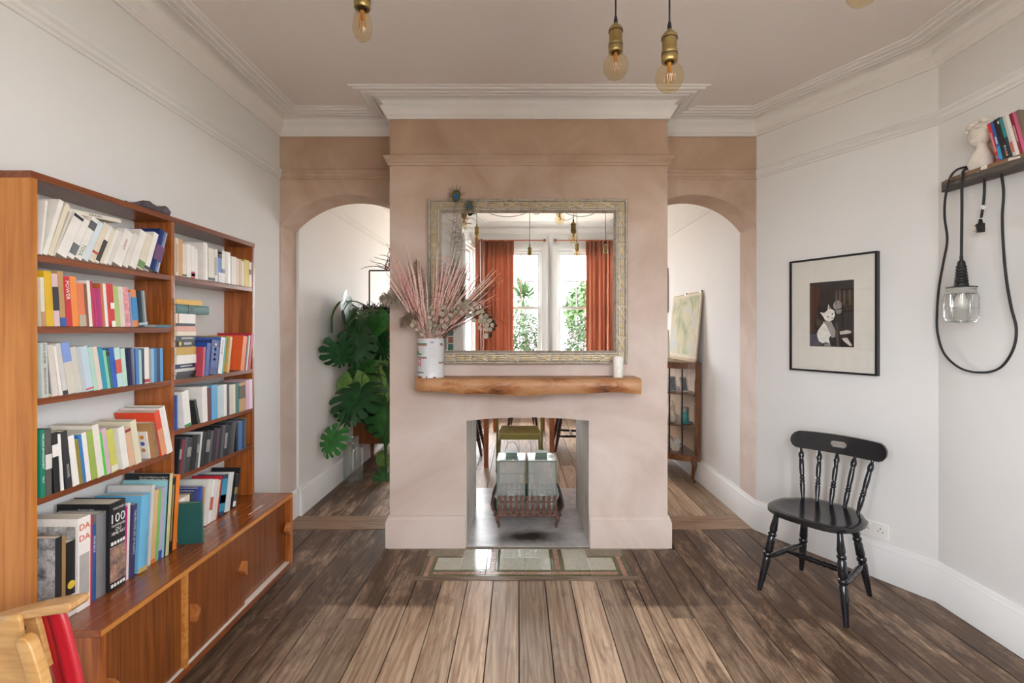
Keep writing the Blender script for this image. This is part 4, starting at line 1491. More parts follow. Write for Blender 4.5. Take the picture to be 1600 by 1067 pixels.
mb.grid(NX, 8, beam)
mb.f.append(tuple(range(9)))
mb.m.append(0)
mb.f.append(tuple(NX * 9 + i for i in range(9)))
mb.m.append(0)
mantel = mb.build('mantel_beam', beam_mat(), None, 50)
tag(mantel, 'rough waney-edged wooden mantel beam across the chimney breast', 'mantelpiece')

# ================================================================== mirror
def gilt_mat():
    m, nt, b, _ = new_mat('aged_gilt_frame')
    n1 = node(nt, 'ShaderNodeTexNoise', i_Scale=34.0, i_Detail=6.0, i_Roughness=0.7)
    nt.links.new(coords(nt), n1.inputs['Vector'])
    r = ramp(nt, [(0.36, '94897b'), (0.52, 'b3aa9c'), (0.7, 'b5a27c')])
    nt.links.new(n1.outputs['Fac'], r.inputs[0])
    nt.links.new(r.outputs[0], b.inputs['Base Color'])
    b.inputs['Metallic'].default_value = 0.3
    b.inputs['Roughness'].default_value = 0.5
    bump(nt, b, n1.outputs['Fac'], 0.3, 0.002)
    return m


def gold_mat():
    m, nt, b, _ = new_mat('rubbed_gold')
    n1 = node(nt, 'ShaderNodeTexNoise', i_Scale=60.0, i_Detail=5.0)
    nt.links.new(coords(nt), n1.inputs['Vector'])
    r = ramp(nt, [(0.4, 'a59c8c'), (0.62, 'b9a070')])
    nt.links.new(n1.outputs['Fac'], r.inputs[0])
    nt.links.new(r.outputs[0], b.inputs['Base Color'])
    b.inputs['Metallic'].default_value = 0.45
    b.inputs['Roughness'].default_value = 0.42
    return m


M_gilt, M_gold = gilt_mat(), gold_mat()
MX0, MX1, MZ0, MZ1, FW = -0.583, 0.694, 1.184, 2.24, 0.086
mir = thing('wall_mirror', 'large landscape mirror in a carved gilt frame above the mantel', 'mirror', ((MX0 + MX1) / 2, YB, MZ0))
mo = Vector(mir.location)
prof = [(0.0, 0.001), (0.0, 0.03), (0.006, 0.036), (0.013, 0.036), (0.018, 0.027), (0.06, 0.027), (0.064, 0.033), (0.072, 0.033), (0.078, 0.022), (0.086, 0.014), (0.086, 0.001)]
s = sweep(prof, [(MX0, MZ0), (MX0, MZ1), (MX1, MZ1), (MX1, MZ0)], True)
s.v = [(x - mo.x, -z, y - mo.z) for (x, y, z) in s.v]
s.build('frame', M_gilt, mir, 35)
M_mirror, nt, bs, _ = new_mat('mirror_silvering')
bs.inputs['Base Color'].default_value = (0.93, 0.94, 0.93, 1)
bs.inputs['Metallic'].default_value = 1.0
bs.inputs['Roughness'].default_value = 0.0
b = MB()
b.box(MX0 + FW - 0.004 - mo.x, MX1 - FW + 0.004 - mo.x, -0.012, -0.006, FW - 0.004, MZ1 - MZ0 - FW + 0.004)
b.build('mirror_glass', M_mirror, mir)
# carved pieces, shared meshes: cross ribbon and ribbed block (long axis x, face towards -y)
q = MB()
for sgn in (1, -1):
    q.cbox(-0.05, 0.05, -0.009, 0.004, -0.006, 0.006, 0.003, Matrix.Rotation(sgn * math.radians(24), 4, 'Y'))
me_x = q.mesh('cross_ribbon', M_gold, 40)
q = MB()
for z in (-0.013, 0.0, 0.013):
    q.cbox(-0.021, 0.021, -0.008, 0.003, z - 0.0055, z + 0.0055, 0.003)
q.cbox(-0.0245, -0.0215, -0.006, 0.003, -0.02, 0.02, 0.001)
q.cbox(0.0215, 0.0245, -0.006, 0.003, -0.02, 0.02, 0.001)
me_b = q.mesh('ribbed_block', M_gold, 40)
for horiz in (True, False):
    L = (MX1 - MX0 if horiz else MZ1 - MZ0) - 2 * 0.03
    n = round(L / 0.208)
    step = L / n
    for side in (0, 1):
        for i in range(n):
            c = 0.03 + step * (i + 0.5)
            for off, me in ((0.0, me_x), (step * 0.5 - 0.025, me_b), (-step * 0.5 + 0.025, me_b)):
                cc = c + off
                if horiz:
                    loc = (MX0 - mo.x + cc, -0.027, 0.039 if side == 0 else (MZ1 - MZ0) - 0.039)
                    rot = (0, 0, 0)
                else:
                    loc = ((MX0 + 0.039 if side == 0 else MX1 - 0.039) - mo.x, -0.027, cc)
                    rot = (0, PI / 2, 0)
                link('cross_ribbon' if me is me_x else 'ribbed_block', me, mir, loc, rot)

# ================================================================== tin with dried flowers
TX, TY, TR, TH = -0.552, 3.022, 0.082, 0.243
tin = thing('tin_can', 'large white food tin with green and red stripes holding dried flowers', 'tin', (TX, TY, MZ))
b = MB()
b.lathe([(TR - 0.002, 0.0), (TR + 0.001, 0.002), (TR + 0.001, 0.006), (TR, 0.009), (TR, TH - 0.009), (TR + 0.0015, TH - 0.006), (TR + 0.0015, TH), (TR - 0.003, TH), (TR - 0.003, 0.004), (0.0, 0.004)], 40)
b.build('can', paint('d3d5d8', 0.38, vary=0.05, scale=12), tin, 40)


def wrap(a0, a1, z0, z1, color, name='printed_stripe', bulge=0.0006):
    n = max(2, int(abs(a1 - a0) / 7))
    q = MB()
    q.grid(n, 1, lambda u, v: ((TR + bulge) * math.cos(math.radians(a0 + (a1 - a0) * u)), (TR + bulge) * math.sin(math.radians(a0 + (a1 - a0) * u)), z0 + (z1 - z0) * v))
    return q.build(name, paint(color, 0.4), tin, 60, False)


for (a0, a1) in ((-172, -96), (-38, 10)):
    wrap(a0, a1, 0.206, 0.214, '2f8a5c')
    wrap(a0, a1, 0.199, 0.205, 'c2403a')
wrap(-170, -97, 0.126, 0.131, '2f8a5c')
wrap(-150, -97, 0.119, 0.124, 'c2403a')
wrap(-45, 0, 0.095, 0.1, '2f8a5c')
wrap(-45, 0, 0.088, 0.093, 'c2403a')
for (a0, a1, z0, z1) in ((-160, -138, 0.14, 0.165), (-136, -122, 0.14, 0.152), (-165, -155, 0.16, 0.185)):
    wrap(a0, a1, z0, z1, '3f8f4a', 'printed_leaf')
for (a0, a1, z0, z1) in ((-150, -146, 0.075, 0.118), (-141, -126, 0.112, 0.116), (-129, -125, 0.075, 0.116), (-141, -127, 0.078, 0.083), (-141, -137, 0.083, 0.1)):
    wrap(a0, a1, z0, z1, 'c2263a', 'printed_letter')
for (a0, a1) in ((-158, -146), (-143, -134), (-131, -122), (-119, -112)):
    wrap(a0, a1, 0.03, 0.039, '4a5058', 'printed_letter')
wrap(-82, -66, 0.215, 0.224, '8a9096', 'printed_barcode')
for i in range(11):
    wrap(-88, -56 - 4 * (i % 3), 0.04 + 0.014 * i, 0.0425 + 0.014 * i, 'aeb4ba', 'printed_line', 0.0004)
for (a0, a1, z1) in ((-150, -120, 0.012), (-70, -58, 0.01), (-100, -95, 0.014)):
    wrap(a0, a1, 0.0, z1, '8a5a34', 'rust_patch', 0.0016)

ROOT = Vector((TX, TY, MZ + 0.03))
RIM = MZ + TH
RF = random.Random(5)


def stalk_pts(tip, sag=0.0, spread=0.045, n=7, base=None):
    """curve from inside the tin over its mouth to the tip"""
    tip = Vector(tip)
    d = Vector((tip.x - TX, tip.y - TY, 0))
    d = d.normalized() if d.length > 1e-4 else Vector((0, -1, 0))
    mouth = Vector((TX, TY, RIM)) + d * spread * RF.uniform(0.4, 1.2) + Vector((RF.uniform(-0.015, 0.015), RF.uniform(-0.012, 0.012), 0))
    if (Vector((mouth.x - TX, mouth.y - TY))).length > TR - 0.012:
        mouth = Vector((TX, TY, RIM)) + d * (TR - 0.014)
    st = Vector((TX, TY, RIM - 0.12)) - d * 0.02
    out = [st]
    for i in range(n):
        t = i / (n - 1)
        p = mouth.lerp(tip, t)
        p.z += sag * math.sin(PI * t)
        p += Vector((RF.uniform(-1, 1), RF.uniform(-0.6, 0.6), 0)) * 0.003 * math.sin(PI * t)
        out.append(p)
    return out


def clampY(y):
    return min(y, 3.055)


PINK = ['e6b9b4', 'ecc8c0', 'dfaaa6', 'ecd0be', 'e0b6a8']


def grass_bunch(label, areas, cols_, rad, name='dried_grass_bunch', tipr=0.0008):
    root = thing(name, label, 'dried grass', (TX, TY, RIM), group='dried grasses in the tin')
    o0 = Vector(root.location)
    for (n_, x0, x1, y0, y1) in areas:
        for i in range(n_):
            p = stalk_pts(px(RF.uniform(x0, x1), RF.uniform(y0, y1), RF.uniform(2.87, 3.05)), RF.uniform(0, 0.02))
            b = MB()
            b.tube([q_ - o0 for q_ in p], [r_ * rad for r_ in (0.6, 0.62, 0.7, 0.85, 1, 0.95, 0.75)] + [tipr], 5)
            b.build('stalk', paint(cols_[i % len(cols_)], 0.85, vary=0.25, scale=60), root, 60)


grass_bunch('pink dyed dried grass fanning out to the left over bare plaster', [(20, 594, 645, 378, 450), (12, 646, 672, 385, 470)], PINK, 0.0042)
grass_bunch('pink dyed dried grass standing straight up before the mirror frame', [(18, 672, 722, 385, 450), (14, 650, 715, 450, 500)], PINK, 0.0042)
grass_bunch('pink dyed dried grass leaning right in front of the mirror glass', [(24, 712, 750, 400, 460), (12, 742, 784, 415, 478)], PINK, 0.004)
grass_bunch('thin straw coloured dried stalks between the pink grasses', [(18, 640, 735, 455, 512)], ['b89b72', 'a98a66', 'c2a884'], 0.0015, 'straw_bunch', 0.0005)


def plume(tip_px, Y, length, col, label, droop, dens=520, wid=0.05):
    """dried reed plume: stem and a feathery head of fine hairs"""
    tip = px(tip_px[0], tip_px[1], Y)
    p = smooth_path(stalk_pts(tip, droop, n=5), 4)
    root = thing('reed_plume', label, 'dried reed', (TX, TY, RIM), group='reed plumes in the tin')
    o0 = Vector(root.location)
    b = MB()
    b.tube([q - o0 for q in p], 0.0014, 5)
    b.build('stem', paint('8a7355', 0.8), root, 60)
    h = MB()
    tot = len(p)
    for i in range(dens):
        t = 1 - (RF.random() ** 1.3) * length
        k_ = t * (tot - 1)
        j = min(int(k_), tot - 2)
        c = p[j].lerp(p[j + 1], k_ - j)
        ax = (p[j + 1] - p[j]).normalized()
        w = wid * (0.35 + 0.9 * math.sin(PI * min(1, (1 - t) / length)))
        d = (ax * RF.uniform(0.1, 1.0) + Vector((RF.gauss(0, 1), RF.gauss(0, 0.6), RF.gauss(-0.3, 0.8)))).normalized() * w * RF.uniform(0.5, 1.1)
        e_ = c + d + Vector((0, 0, -0.012 * RF.random()))
        if e_.y > 3.075:
            e_.y = 3.075
        s_ = d.orthogonal().normalized() * 0.0015
        m_ = c.lerp(e_, 0.55) + Vector((0, 0, 0.003))
        h.add([c - s_ - o0, c + s_ - o0, m_ + s_ * 1.3 - o0, m_ - s_ * 1.3 - o0, e_ - o0], [(0, 1, 2, 3), (3, 2, 4)])
    h.build('plume_head', paint(col, 0.9, vary=0.3, scale=30), root, None, False)


plume((597, 466), 2.98, 0.42, 'a89a8c', 'drooping grey brown reed plume hanging over the corner of the breast', 0.10, 1100, 0.062)
plume((628, 508), 2.96, 0.5, '8d7868', 'dark brown reed plume bent out low to the left of the tin', 0.10, 900, 0.05)
plume((650, 408), 3.03, 0.5, 'b09c86', 'beige reed plume rising in front of the bare plaster', 0.0, 1000, 0.06)
plume((688, 440), 3.0, 0.65, 'bfac97', 'pale fluffy reed plume in the middle of the bunch', 0.0, 1000, 0.065)
plume((714, 450), 2.99, 0.6, 'c8b4a2', 'pale fluffy reed plume in front of the mirror frame', 0.0, 900, 0.06)

# eucalyptus with round leaves
q = MB()
q.add([(0, 0, 0)], [])
n = 12
pts = []
for i in range(n):
    a_ = 2 * PI * i / n
    pts.append((0.5 + 0.5 * math.cos(a_), 0.46 * math.sin(a_), 0.08 * math.cos(2 * a_)))
base_i = len(q.v)
q.v.append((0.5, 0, -0.05))
q.v.extend(pts)
for i in range(n):
    q.f.append((base_i, base_i + 1 + i, base_i + 1 + (i + 1) % n))
    q.m.append(0)
del q.v[0]
q.f = [tuple(i - 1 for i in f) for f in q.f]
M_euc = paint('a99e8c', 0.75, vary=0.15, scale=8)
M_euc2 = paint('94907c', 0.75, vary=0.15, scale=8)
me_leaf = q.mesh('leaf', M_euc, 60, False)
me_leaf2 = me_leaf.copy()
me_leaf2.materials[0] = M_euc2


def eucalyptus(path_px, label, leaf_from=0.35, nl=16, size=0.036):
    P = [Vector((TX, TY, RIM - 0.1)), Vector((TX + RF.uniform(-0.03, 0.03), TY - 0.02, RIM))] + [px(x, y, Y) for (x, y, Y) in path_px]
    p = smooth_path(P, 5)
    root = thing('eucalyptus_branch', label, 'eucalyptus', (TX, TY, RIM), group='eucalyptus branches in the tin')
    o0 = Vector(root.location)
    b = MB()
    b.tube([v - o0 for v in p], [0.0022 - 0.0014 * i / len(p) for i in range(len(p))], 5)
    b.build('stem', paint('6e5a48', 0.8), root, 60)
    for i in range(nl):
        t = leaf_from + (1 - leaf_from) * i / (nl - 1)
        k_ = min(t * (len(p) - 1), len(p) - 1.001)
        j = int(k_)
        c = p[j].lerp(p[j + 1], k_ - j)
        ax = (p[j + 1] - p[j]).normalized()
        sd = ax.cross(Vector((0, 1, 0))).normalized() * (1 if i % 2 else -1)
        d = (sd + ax * 0.5 + Vector((RF.uniform(-.3, .3), RF.uniform(-.7, .1), RF.uniform(-.3, .3)))).normalized()
        k2 = size * RF.uniform(0.75, 1.1)
        if (c + d * k2).y > 3.08:
            d.y = -abs(d.y)
        o = link('leaf', me_leaf if RF.random() < 0.6 else me_leaf2, root, c - o0)
        xq = d
        nz = Vector((RF.uniform(-.4, .4), -1, RF.uniform(-.2, .6)))
        nz = (nz - xq * nz.dot(xq)).normalized()
        yq = nz.cross(xq)
        o.rotation_euler = Matrix((xq, yq, nz)).transposed().to_euler()
        o.scale = (k2, k2, k2)


eucalyptus([(700, 492, 2.94), (728, 476, 2.9), (752, 490, 2.89), (768, 512, 2.9)], 'eucalyptus branch with round leaves arching out over the mirror', 0.5, 17, 0.034)
eucalyptus([(690, 500, 2.92), (712, 484, 2.88), (738, 494, 2.87), (760, 520, 2.88)], 'eucalyptus branch with round leaves hanging lower over the mirror', 0.5, 13, 0.034)
eucalyptus([(676, 508, 2.93), (672, 482, 2.9)], 'short upright eucalyptus branch at the centre of the tin', 0.3, 13, 0.036)
eucalyptus([(690, 510, 2.93), (696, 482, 2.9)], 'short eucalyptus branch leaning right of the tin centre', 0.3, 12, 0.034)
eucalyptus([(655, 515, 2.95), (645, 505, 2.93)], 'small eucalyptus sprig at the left rim of the tin', 0.4, 7, 0.03)

# dark curly twigs
for i, (pp, lb) in enumerate((
        ([(697, 520, 2.93), (704, 488, 2.9), (702, 468, 2.9), (692, 456, 2.9), (685, 455, 2.9)], 'dark curly twig arching above the eucalyptus'),
        ([(645, 480, 2.95), (634, 455, 2.93), (638, 436, 2.92), (650, 427, 2.92), (655, 426, 2.92)], 'dark curly twig hooked over at the left'),
        ([(720, 474, 2.9), (748, 474, 2.89), (770, 492, 2.89), (790, 508, 2.89)], 'long thin dark twig bending right over the mirror'),
        ([(652, 498, 2.94), (660, 470, 2.92), (680, 464, 2.9), (700, 468, 2.9)], 'dark twig crossing the pale plumes'))):
    P = [Vector((TX + 0.01, TY, RIM - 0.1)), Vector((TX + 0.02, TY - 0.02, RIM))] + [px(*q_) for q_ in pp]
    p = smooth_path(P, 5)
    b = MB()
    b.tube(p, [0.0021 - 0.0014 * j / len(p) for j in range(len(p))], 5)
    tag(b.build('twig', paint('4b342c', 0.8), None, 60), lb, 'twig', 'twigs in the tin')


# peacock feathers
def peacock(path, eye, size, label, bl, seedv):
    rr = random.Random(seedv)
    P = [Vector((TX, TY, RIM - 0.1))] + [px(*q_) for q_ in path] + [px(*eye)]
    p = smooth_path(P, 8)
    root = thing('peacock_feather', label, 'feather', (TX, TY, RIM), group='peacock feathers in the tin')
    o0 = Vector(root.location)
    b = MB()
    b.tube([v - o0 for v in p], [0.0022 - 0.0015 * j / len(p) for j in range(len(p))], 5)
    b.build('quill', paint('6a5a44', 0.6), root, 60)
    h = MB()
    N = len(p)
    for i in range(84):
        t = 0.42 + 0.58 * rr.random()
        k_ = min(t * (N - 1), N - 1.001)
        j = int(k_)
        c = p[j].lerp(p[j + 1], k_ - j)
        ax = (p[j + 1] - p[j]).normalized()
        sd = ax.cross(Vector((0, 1, 0))).normalized() * rr.choice((-1, 1))
        L = bl * (0.6 + 0.6 * rr.random()) * (1.1 - 0.5 * t)
        m1 = c + (ax * 0.5 + sd * 0.7) * L * 0.5 + Vector((0, rr.uniform(-.01, .004), 0))
        m2 = c + (ax * 0.5 + sd * 1.0) * L + Vector((0, rr.uniform(-.01, .004), -0.012 * rr.random()))
        for q_ in (m1, m2):
            q_.y = min(q_.y, 3.066)
        h.tube([c - o0, m1 - o0, m2 - o0], [0.0009, 0.0008, 0.0004], 3, False)
    h.build('barbs', paint('6d5c46', 0.6, vary=0.3), root, None, False)
    ec = p[-1]
    ax = (p[-1] - p[-4]).normalized()
    sd = ax.cross(Vector((0, 1, 0))).normalized()
    M4 = Matrix((sd, Vector((0, 1, 0)), ax)).transposed().to_4x4()

    def blade(nm, r1, r2, dz, dy, col, metal=0.3):
        q_ = MB()
        pts_ = []
        for i in range(20):
            a_ = 2 * PI * i / 20
            pts_.append((r1 * math.sin(a_), dz + r2 * math.cos(a_) * (1.25 if math.cos(a_) < 0 else 1)))
        q_.prism(pts_, lambda a, c_, d: Matrix.Translation(ec - o0) @ (M4 @ Vector((a, d, c_))), dy, dy - 0.0008)
        q_.build(nm, paint(col, 0.35, metal), root)
    blade('eye_fringe', size * 0.62, size * 0.8, 0, 0.0, '4d4a2a')
    blade('eye_bronze', size * 0.45, size * 0.55, -0.05 * size, -0.0012, '6b5a2c')
    blade('eye_green', size * 0.36, size * 0.42, -0.1 * size, -0.0024, '1d6a5c')
    blade('eye_blue', size * 0.24, size * 0.26, -0.18 * size, -0.0036, '1450a8')
    f = MB()
    for i in range(46):
        a_ = rr.uniform(-2.5, 2.5)
        d = (ax * math.cos(a_) + sd * math.sin(a_))
        c0 = ec + d * size * 0.45
        c1 = ec + d * size * rr.uniform(0.9, 1.5) + ax * size * 0.25
        c0.y = c1.y = min(ec.y, 3.06) + 0.0005
        f.tube([c0 - o0, c0.lerp(c1, 0.5) + sd * 0.002 - o0, c1 - o0], [0.0008, 0.0007, 0.0003], 3, False)
    f.build('eye_barbs', paint('3d3a24', 0.6, vary=0.3), root, None, False)


peacock([(688, 520, 3.02), (694, 470, 3.03), (700, 420, 3.04), (708, 350, 3.045)], (713, 305, 3.05), 0.045, 'taller peacock feather with its blue eye above the mirror frame', 0.085, 1)
peacock([(690, 520, 3.01), (702, 460, 3.03), (712, 400, 3.035), (724, 345, 3.04)], (733, 322, 3.045), 0.034, 'lower peacock feather with its eye against the mirror frame', 0.07, 2)
# candle
cand = thing('candle', 'white pillar candle at the right end of the mantel beam', 'candle', (0.617, 3.01, MZ))
b = MB()
b.lathe([(0.030, 0.0), (0.0315, 0.002), (0.0315, 0.127), (0.029, 0.131), (0.022, 0.128), (0.0, 0.126)], 28)
b.build('wax', paint('eceae4', 0.5, vary=0.02), cand, 40)
b = MB()
b.tube([(0, 0, 0.125), (0.001, 0, 0.132), (0.003, 0, 0.137)], 0.0012, 5)
b.build('wick', paint('2a2622', 0.9), cand)
for (z0, z1, a0, a1) in ((0.052, 0.054, -118, -82), (0.062, 0.064, -112, -88), (0.07, 0.0715, -104, -92)):
    q = MB()
    q.grid(6, 1, lambda u, v: (0.0318 * math.cos(math.radians(a0 + (a1 - a0) * u)), 0.0318 * math.sin(math.radians(a0 + (a1 - a0) * u)), z0 + (z1 - z0) * v))
    q.build('printed_line', paint('c9bd9a', 0.5), cand, None, False)

# ================================================================== fire basket and lanterns
def rust_mat():
    m, nt, b, _ = new_mat('rusty_cast_iron')
    n1 = node(nt, 'ShaderNodeTexNoise', i_Scale=22.0, i_Detail=7.0, i_Roughness=0.7)
    nt.links.new(coords(nt), n1.inputs['Vector'])
    r = ramp(nt, [(0.35, '2e2826'), (0.5, '6a4a40'), (0.68, 'a07a6a')])
    nt.links.new(n1.outputs['Fac'], r.inputs[0])
    nt.links.new(r.outputs[0], b.inputs['Base Color'])
    b.inputs['Roughness'].default_value = 0.75
    bump(nt, b, n1.outputs['Fac'], 0.3, 0.003)
    return m


M_rust = rust_mat()
M_iron = paint('3b3a3b', 0.7, vary=0.25, scale=30, bmp=0.2, name='black_iron')
gx, gy = 0.06, 3.43
gr = thing('fire_basket', 'rusty cast iron fire basket holding two glass lanterns in the fireplace', 'fire grate', (gx, gy, 0.006))
GW, GD, GB = 0.24, 0.27, 0.088
b = MB()
b.cbox(-GW, GW, -0.012, 0.012, GB - 0.012, GB + 0.006, 0.003)
b.cbox(-GW, GW, GD - 0.012, GD + 0.012, GB - 0.012, GB + 0.006, 0.003)
b.cbox(-GW, -GW + 0.02, 0.012, GD - 0.012, GB - 0.012, GB + 0.006, 0.003)
b.cbox(GW - 0.02, GW, 0.012, GD - 0.012, GB - 0.012, GB + 0.006, 0.003)
for i in range(9):
    x = -GW + 0.04 + i * (2 * GW - 0.08) / 8
    b.cbox(x - 0.008, x + 0.008, 0.012, GD - 0.012, GB - 0.008, GB + 0.002, 0.002)
b.build('bottom_grid', M_rust, gr)
prof = [(0, -0.005), (0.009, 0.0), (0.017, 0.03), (0.008, 0.062), (0.011, 0.07), (0.008, 0.078), (0.0095, 0.098), (0.0065, 0.104), (0.012, 0.12), (0.0145, 0.128), (0.009, 0.132)]
poly = [(x, z) for x, z in prof] + [(-x, z) for x, z in reversed(prof)]
q = MB()
q.prism(poly[1:], lambda a, c_, d: (a, d, c_ + GB), -0.006, 0.006)
me_bar = q.mesh('front_bar', M_rust)
me_bar2 = me_bar.copy()
me_bar2.name = 'rear_bar'
me_bar2.materials[0] = M_iron
NBAR = 11
for i in range(NBAR):
    x = -0.195 + i * 0.39 / (NBAR - 1)
    link('front_bar', me_bar, gr, (x, -0.004, 0))
    if i % 1 == 0:
        link('rear_bar', me_bar2, gr, (x, GD + 0.004, 0))
b = MB()
b.cbox(-0.205, 0.205, 0.003, 0.011, GB + 0.082, GB + 0.092, 0.002)
b.build('front_rail', M_rust, gr)
b = MB()
b.cbox(-0.205, 0.205, GD - 0.011, GD - 0.003, GB + 0.082, GB + 0.092, 0.002)
b.build('rear_rail', M_iron, gr)
for sx in (-1, 1):
    for k_ in range(6):
        yy = 0.02 + k_ * (GD - 0.04) / 5
        b = MB()
        p = smooth_path([(sx * (GW - 0.01), yy, GB), (sx * (GW + 0.012), yy, GB + 0.04), (sx * (GW + 0.014), yy, GB + 0.08), (sx * (GW - 0.012), yy, GB + 0.135 + 0.01 * (k_ % 2))], 4)
        b.tube(p, [0.008] * 4 + [0.009] * 4 + [0.007] * 4 + [0.004], 6)
        b.build('side_bar', M_rust if k_ < 1 else M_iron, gr, 50)
    b = MB()
    b.tube([(sx * (GW + 0.008), 0.01, GB + 0.085), (sx * (GW + 0.008), GD - 0.01, GB + 0.085)], 0.006, 6)
    b.build('side_rail', M_iron, gr, 50)
    for yy, fm in ((0.0, M_rust), (GD, M_iron)):
        b = MB()
        p = smooth_path([(sx * 0.205, yy, GB - 0.006), (sx * 0.216, yy - 0.004, 0.06), (sx * 0.208, yy - 0.008, 0.032), (sx * 0.2, yy - 0.01, 0.012), (sx * 0.207, yy - 0.02, 0.005)], 4)
        nn = len(p)
        b.tube(p, [0.017 - 0.010 * min(1, j / nn * 1.3) for j in range(nn - 3)] + [0.008, 0.009, 0.005], 7)
        b.build('leg', fm, gr, 50)

M_lgreen = paint('6f8272', 0.45, vary=0.12, scale=14, name='green_lantern_metal')
M_dusty = glass_mat('dusty_lantern_glass', (0.94, 0.96, 0.95), 0.06, 0.03, 0.2)
for (lx, lab, tilt) in ((-0.115, 'square glass lantern with a green frame on the left of the fire basket', -1.5), (0.105, 'square glass lantern with a green frame on the right of the fire basket', 1.0)):
    ln = thing('glass_lantern', lab, 'lantern', (gx + lx, gy + 0.135, 0.006 + GB + 0.0065), (0, 0, math.radians(tilt)), 'lanterns in the fire basket')
    w, d, h = 0.1, 0.105, 0.365
    b = MB()
    t_ = 0.007
    for sx in (-1, 1):
        for sy in (-1, 1):
            b.box(sx * w - t_ / 2, sx * w + t_ / 2, sy * d - t_ / 2, sy * d + t_ / 2, 0, h)
    for z in (0.0, h - t_):
        for s_ in (-1, 1):
            b.box(-w, w, s_ * d - t_ / 2, s_ * d + t_ / 2, z, z + t_)
            b.box(s_ * w - t_ / 2, s_ * w + t_ / 2, -d, d, z, z + t_)
    b.build('frame', M_lgreen, ln)
    b = MB()
    b.box(-w + 0.004, w - 0.004, -d + 0.004, d - 0.004, 0.0, 0.004)
    b.build('base_plate', M_lgreen, ln)
    for s_ in (-1, 1):
        b = MB()
        b.box(-w + 0.004, w - 0.004, s_ * d - 0.001, s_ * d + 0.001, t_, h - t_)
        b.build('pane', M_dusty, ln)
        b = MB()
        b.box(s_ * w - 0.001, s_ * w + 0.001, -d + 0.004, d - 0.004, t_, h - t_)
        b.build('pane', M_dusty, ln)
    b = MB()
    b.box(-w, w, -d, d, h, h + 0.003)
    b.build('lid', paint('b9c2bf', 0.15, 0.6, name='zinc_lid'), ln)
    b = MB()
    b.box(-0.042, 0.042, -0.01, 0.07, h + 0.003, h + 0.03)
    b.box(-0.046, 0.046, -0.015, 0.075, h + 0.03, h + 0.034)
    b.build('chimney_cap', M_lgreen, ln)
    b = MB()
    if lx < 0:
        b.tube([(0.05 * math.cos(a_ * PI / 12), 0.03, h + 0.02 + 0.085 * math.sin(a_ * PI / 12)) for a_ in range(13)], 0.002, 6)
    else:
        b.tube([(0.045 + 0.045 * math.sin(a_ * PI / 12), 0.03 + 0.03 * math.cos(a_ * PI / 12), h + 0.02 - 0.01 * a_ / 12) for a_ in range(13)], 0.002, 6)
    b.build('carry_ring', paint('8d9490', 0.3, 0.9), ln)
    b = MB()
    b.lathe([(0.0, 0.004), (0.036, 0.004), (0.036, 0.075), (0.03, 0.08), (0.0, 0.078)], 20)
    b.build('candle', paint('e6e3da', 0.5), ln, 40)

# ================================================================== framed photograph on the slanting wall
WA, WD = Vector((1.67, 3.40)), Vector((0.4856, -0.8742))
WANG = math.atan2(WD.y, WD.x)


def on_wall(s, z):
    q = WA + WD * s
    return (q.x, q.y, z)


pic = thing('framed_photograph', 'black framed photograph of a white cat in a wide pale mount', 'picture', on_wall(0.511, 1.142), (0, 0, WANG))
M_black = paint('17171a', 0.35, vary=0.1)
fw, fh = 0.253, 0.706
b = MB()
for (x0, x1, z0, z1) in ((-fw, -fw + 0.011, 0, fh), (fw - 0.011, fw, 0, fh), (-fw + 0.011, fw - 0.011, 0, 0.011), (-fw + 0.011, fw - 0.011, fh - 0.011, fh)):
    b.box(x0, x1, -0.032, -0.001, z0, z1)
b.build('frame', M_black, pic)
b = MB()
b.box(-fw + 0.011, fw - 0.011, -0.02, -0.004, 0.011, fh - 0.011)
b.build('mount_board', paint('dcdad2', 0.8, vary=0.02), pic)
b = MB()
b.box(-fw + 0.011, fw - 0.011, -0.0275, -0.026, 0.011, fh - 0.011)
b.build('glazing', glass_mat('picture_glass', (1, 1, 1), 0.045), pic)
pu0, pu1, pz0, pz1 = -0.128, 0.128, 0.158, 0.556
b = MB()
b.box(pu0, pu1, -0.0206, -0.0195, pz0, pz1)
mprint = noisy('dark_photo_print', '17161a', '3b3936', 9)
photo = b.build('photo_print', mprint, pic)


def pr(pts, col, lay, name='photo_shape'):
    q = MB()
    poly = [(pu0 + (pu1 - pu0) * (x - 72) / 616.0, pz1 - (pz1 - pz0) * (y - 100) / 885.0) for x, y in pts]
    q.prism(poly, lambda a, c_, d: (a, d, c_), -0.0206 - 0.0003 * lay, -0.0205)
    q.build(name, paint(col, 0.5, vary=0.12, scale=40) if isinstance(col, str) else col, photo)


pr([(72, 130), (190, 120), (240, 250), (200, 480), (150, 650), (130, 800), (72, 800)], '4a2c20', 1)
pr([(72, 820), (225, 810), (230, 975), (72, 970)], '55545f', 1)
pr([(385, 160), (660, 150), (670, 440), (520, 450), (420, 360)], '2f2620', 1)
for x in (440, 490, 545, 620):
    pr([(x, 230), (x + 26, 228), (x + 28, 430), (x + 4, 432)], '5d5248', 2)
pr([(430, 500), (660, 520), (688, 760), (540, 760), (450, 640)], '2c2a2a', 1)
pr([(410, 420), (440, 370), (490, 362), (530, 400), (520, 470), (455, 480), (420, 470)], '97948f', 2)
pr([(440, 490), (530, 485), (515, 535), (460, 545)], '8a8783', 2)
pr([(155, 590), (270, 630), (300, 700), (190, 720)], '4d463f', 2)
pr([(285, 640), (380, 640), (440, 760), (440, 850), (390, 865), (330, 720)], '9b9a96', 3)
pr([(180, 810), (200, 760), (270, 670), (275, 640), (330, 720), (380, 830), (350, 870), (365, 940), (310, 925), (260, 940), (210, 915), (190, 860)], 'e2e0da', 4, 'cat_body')
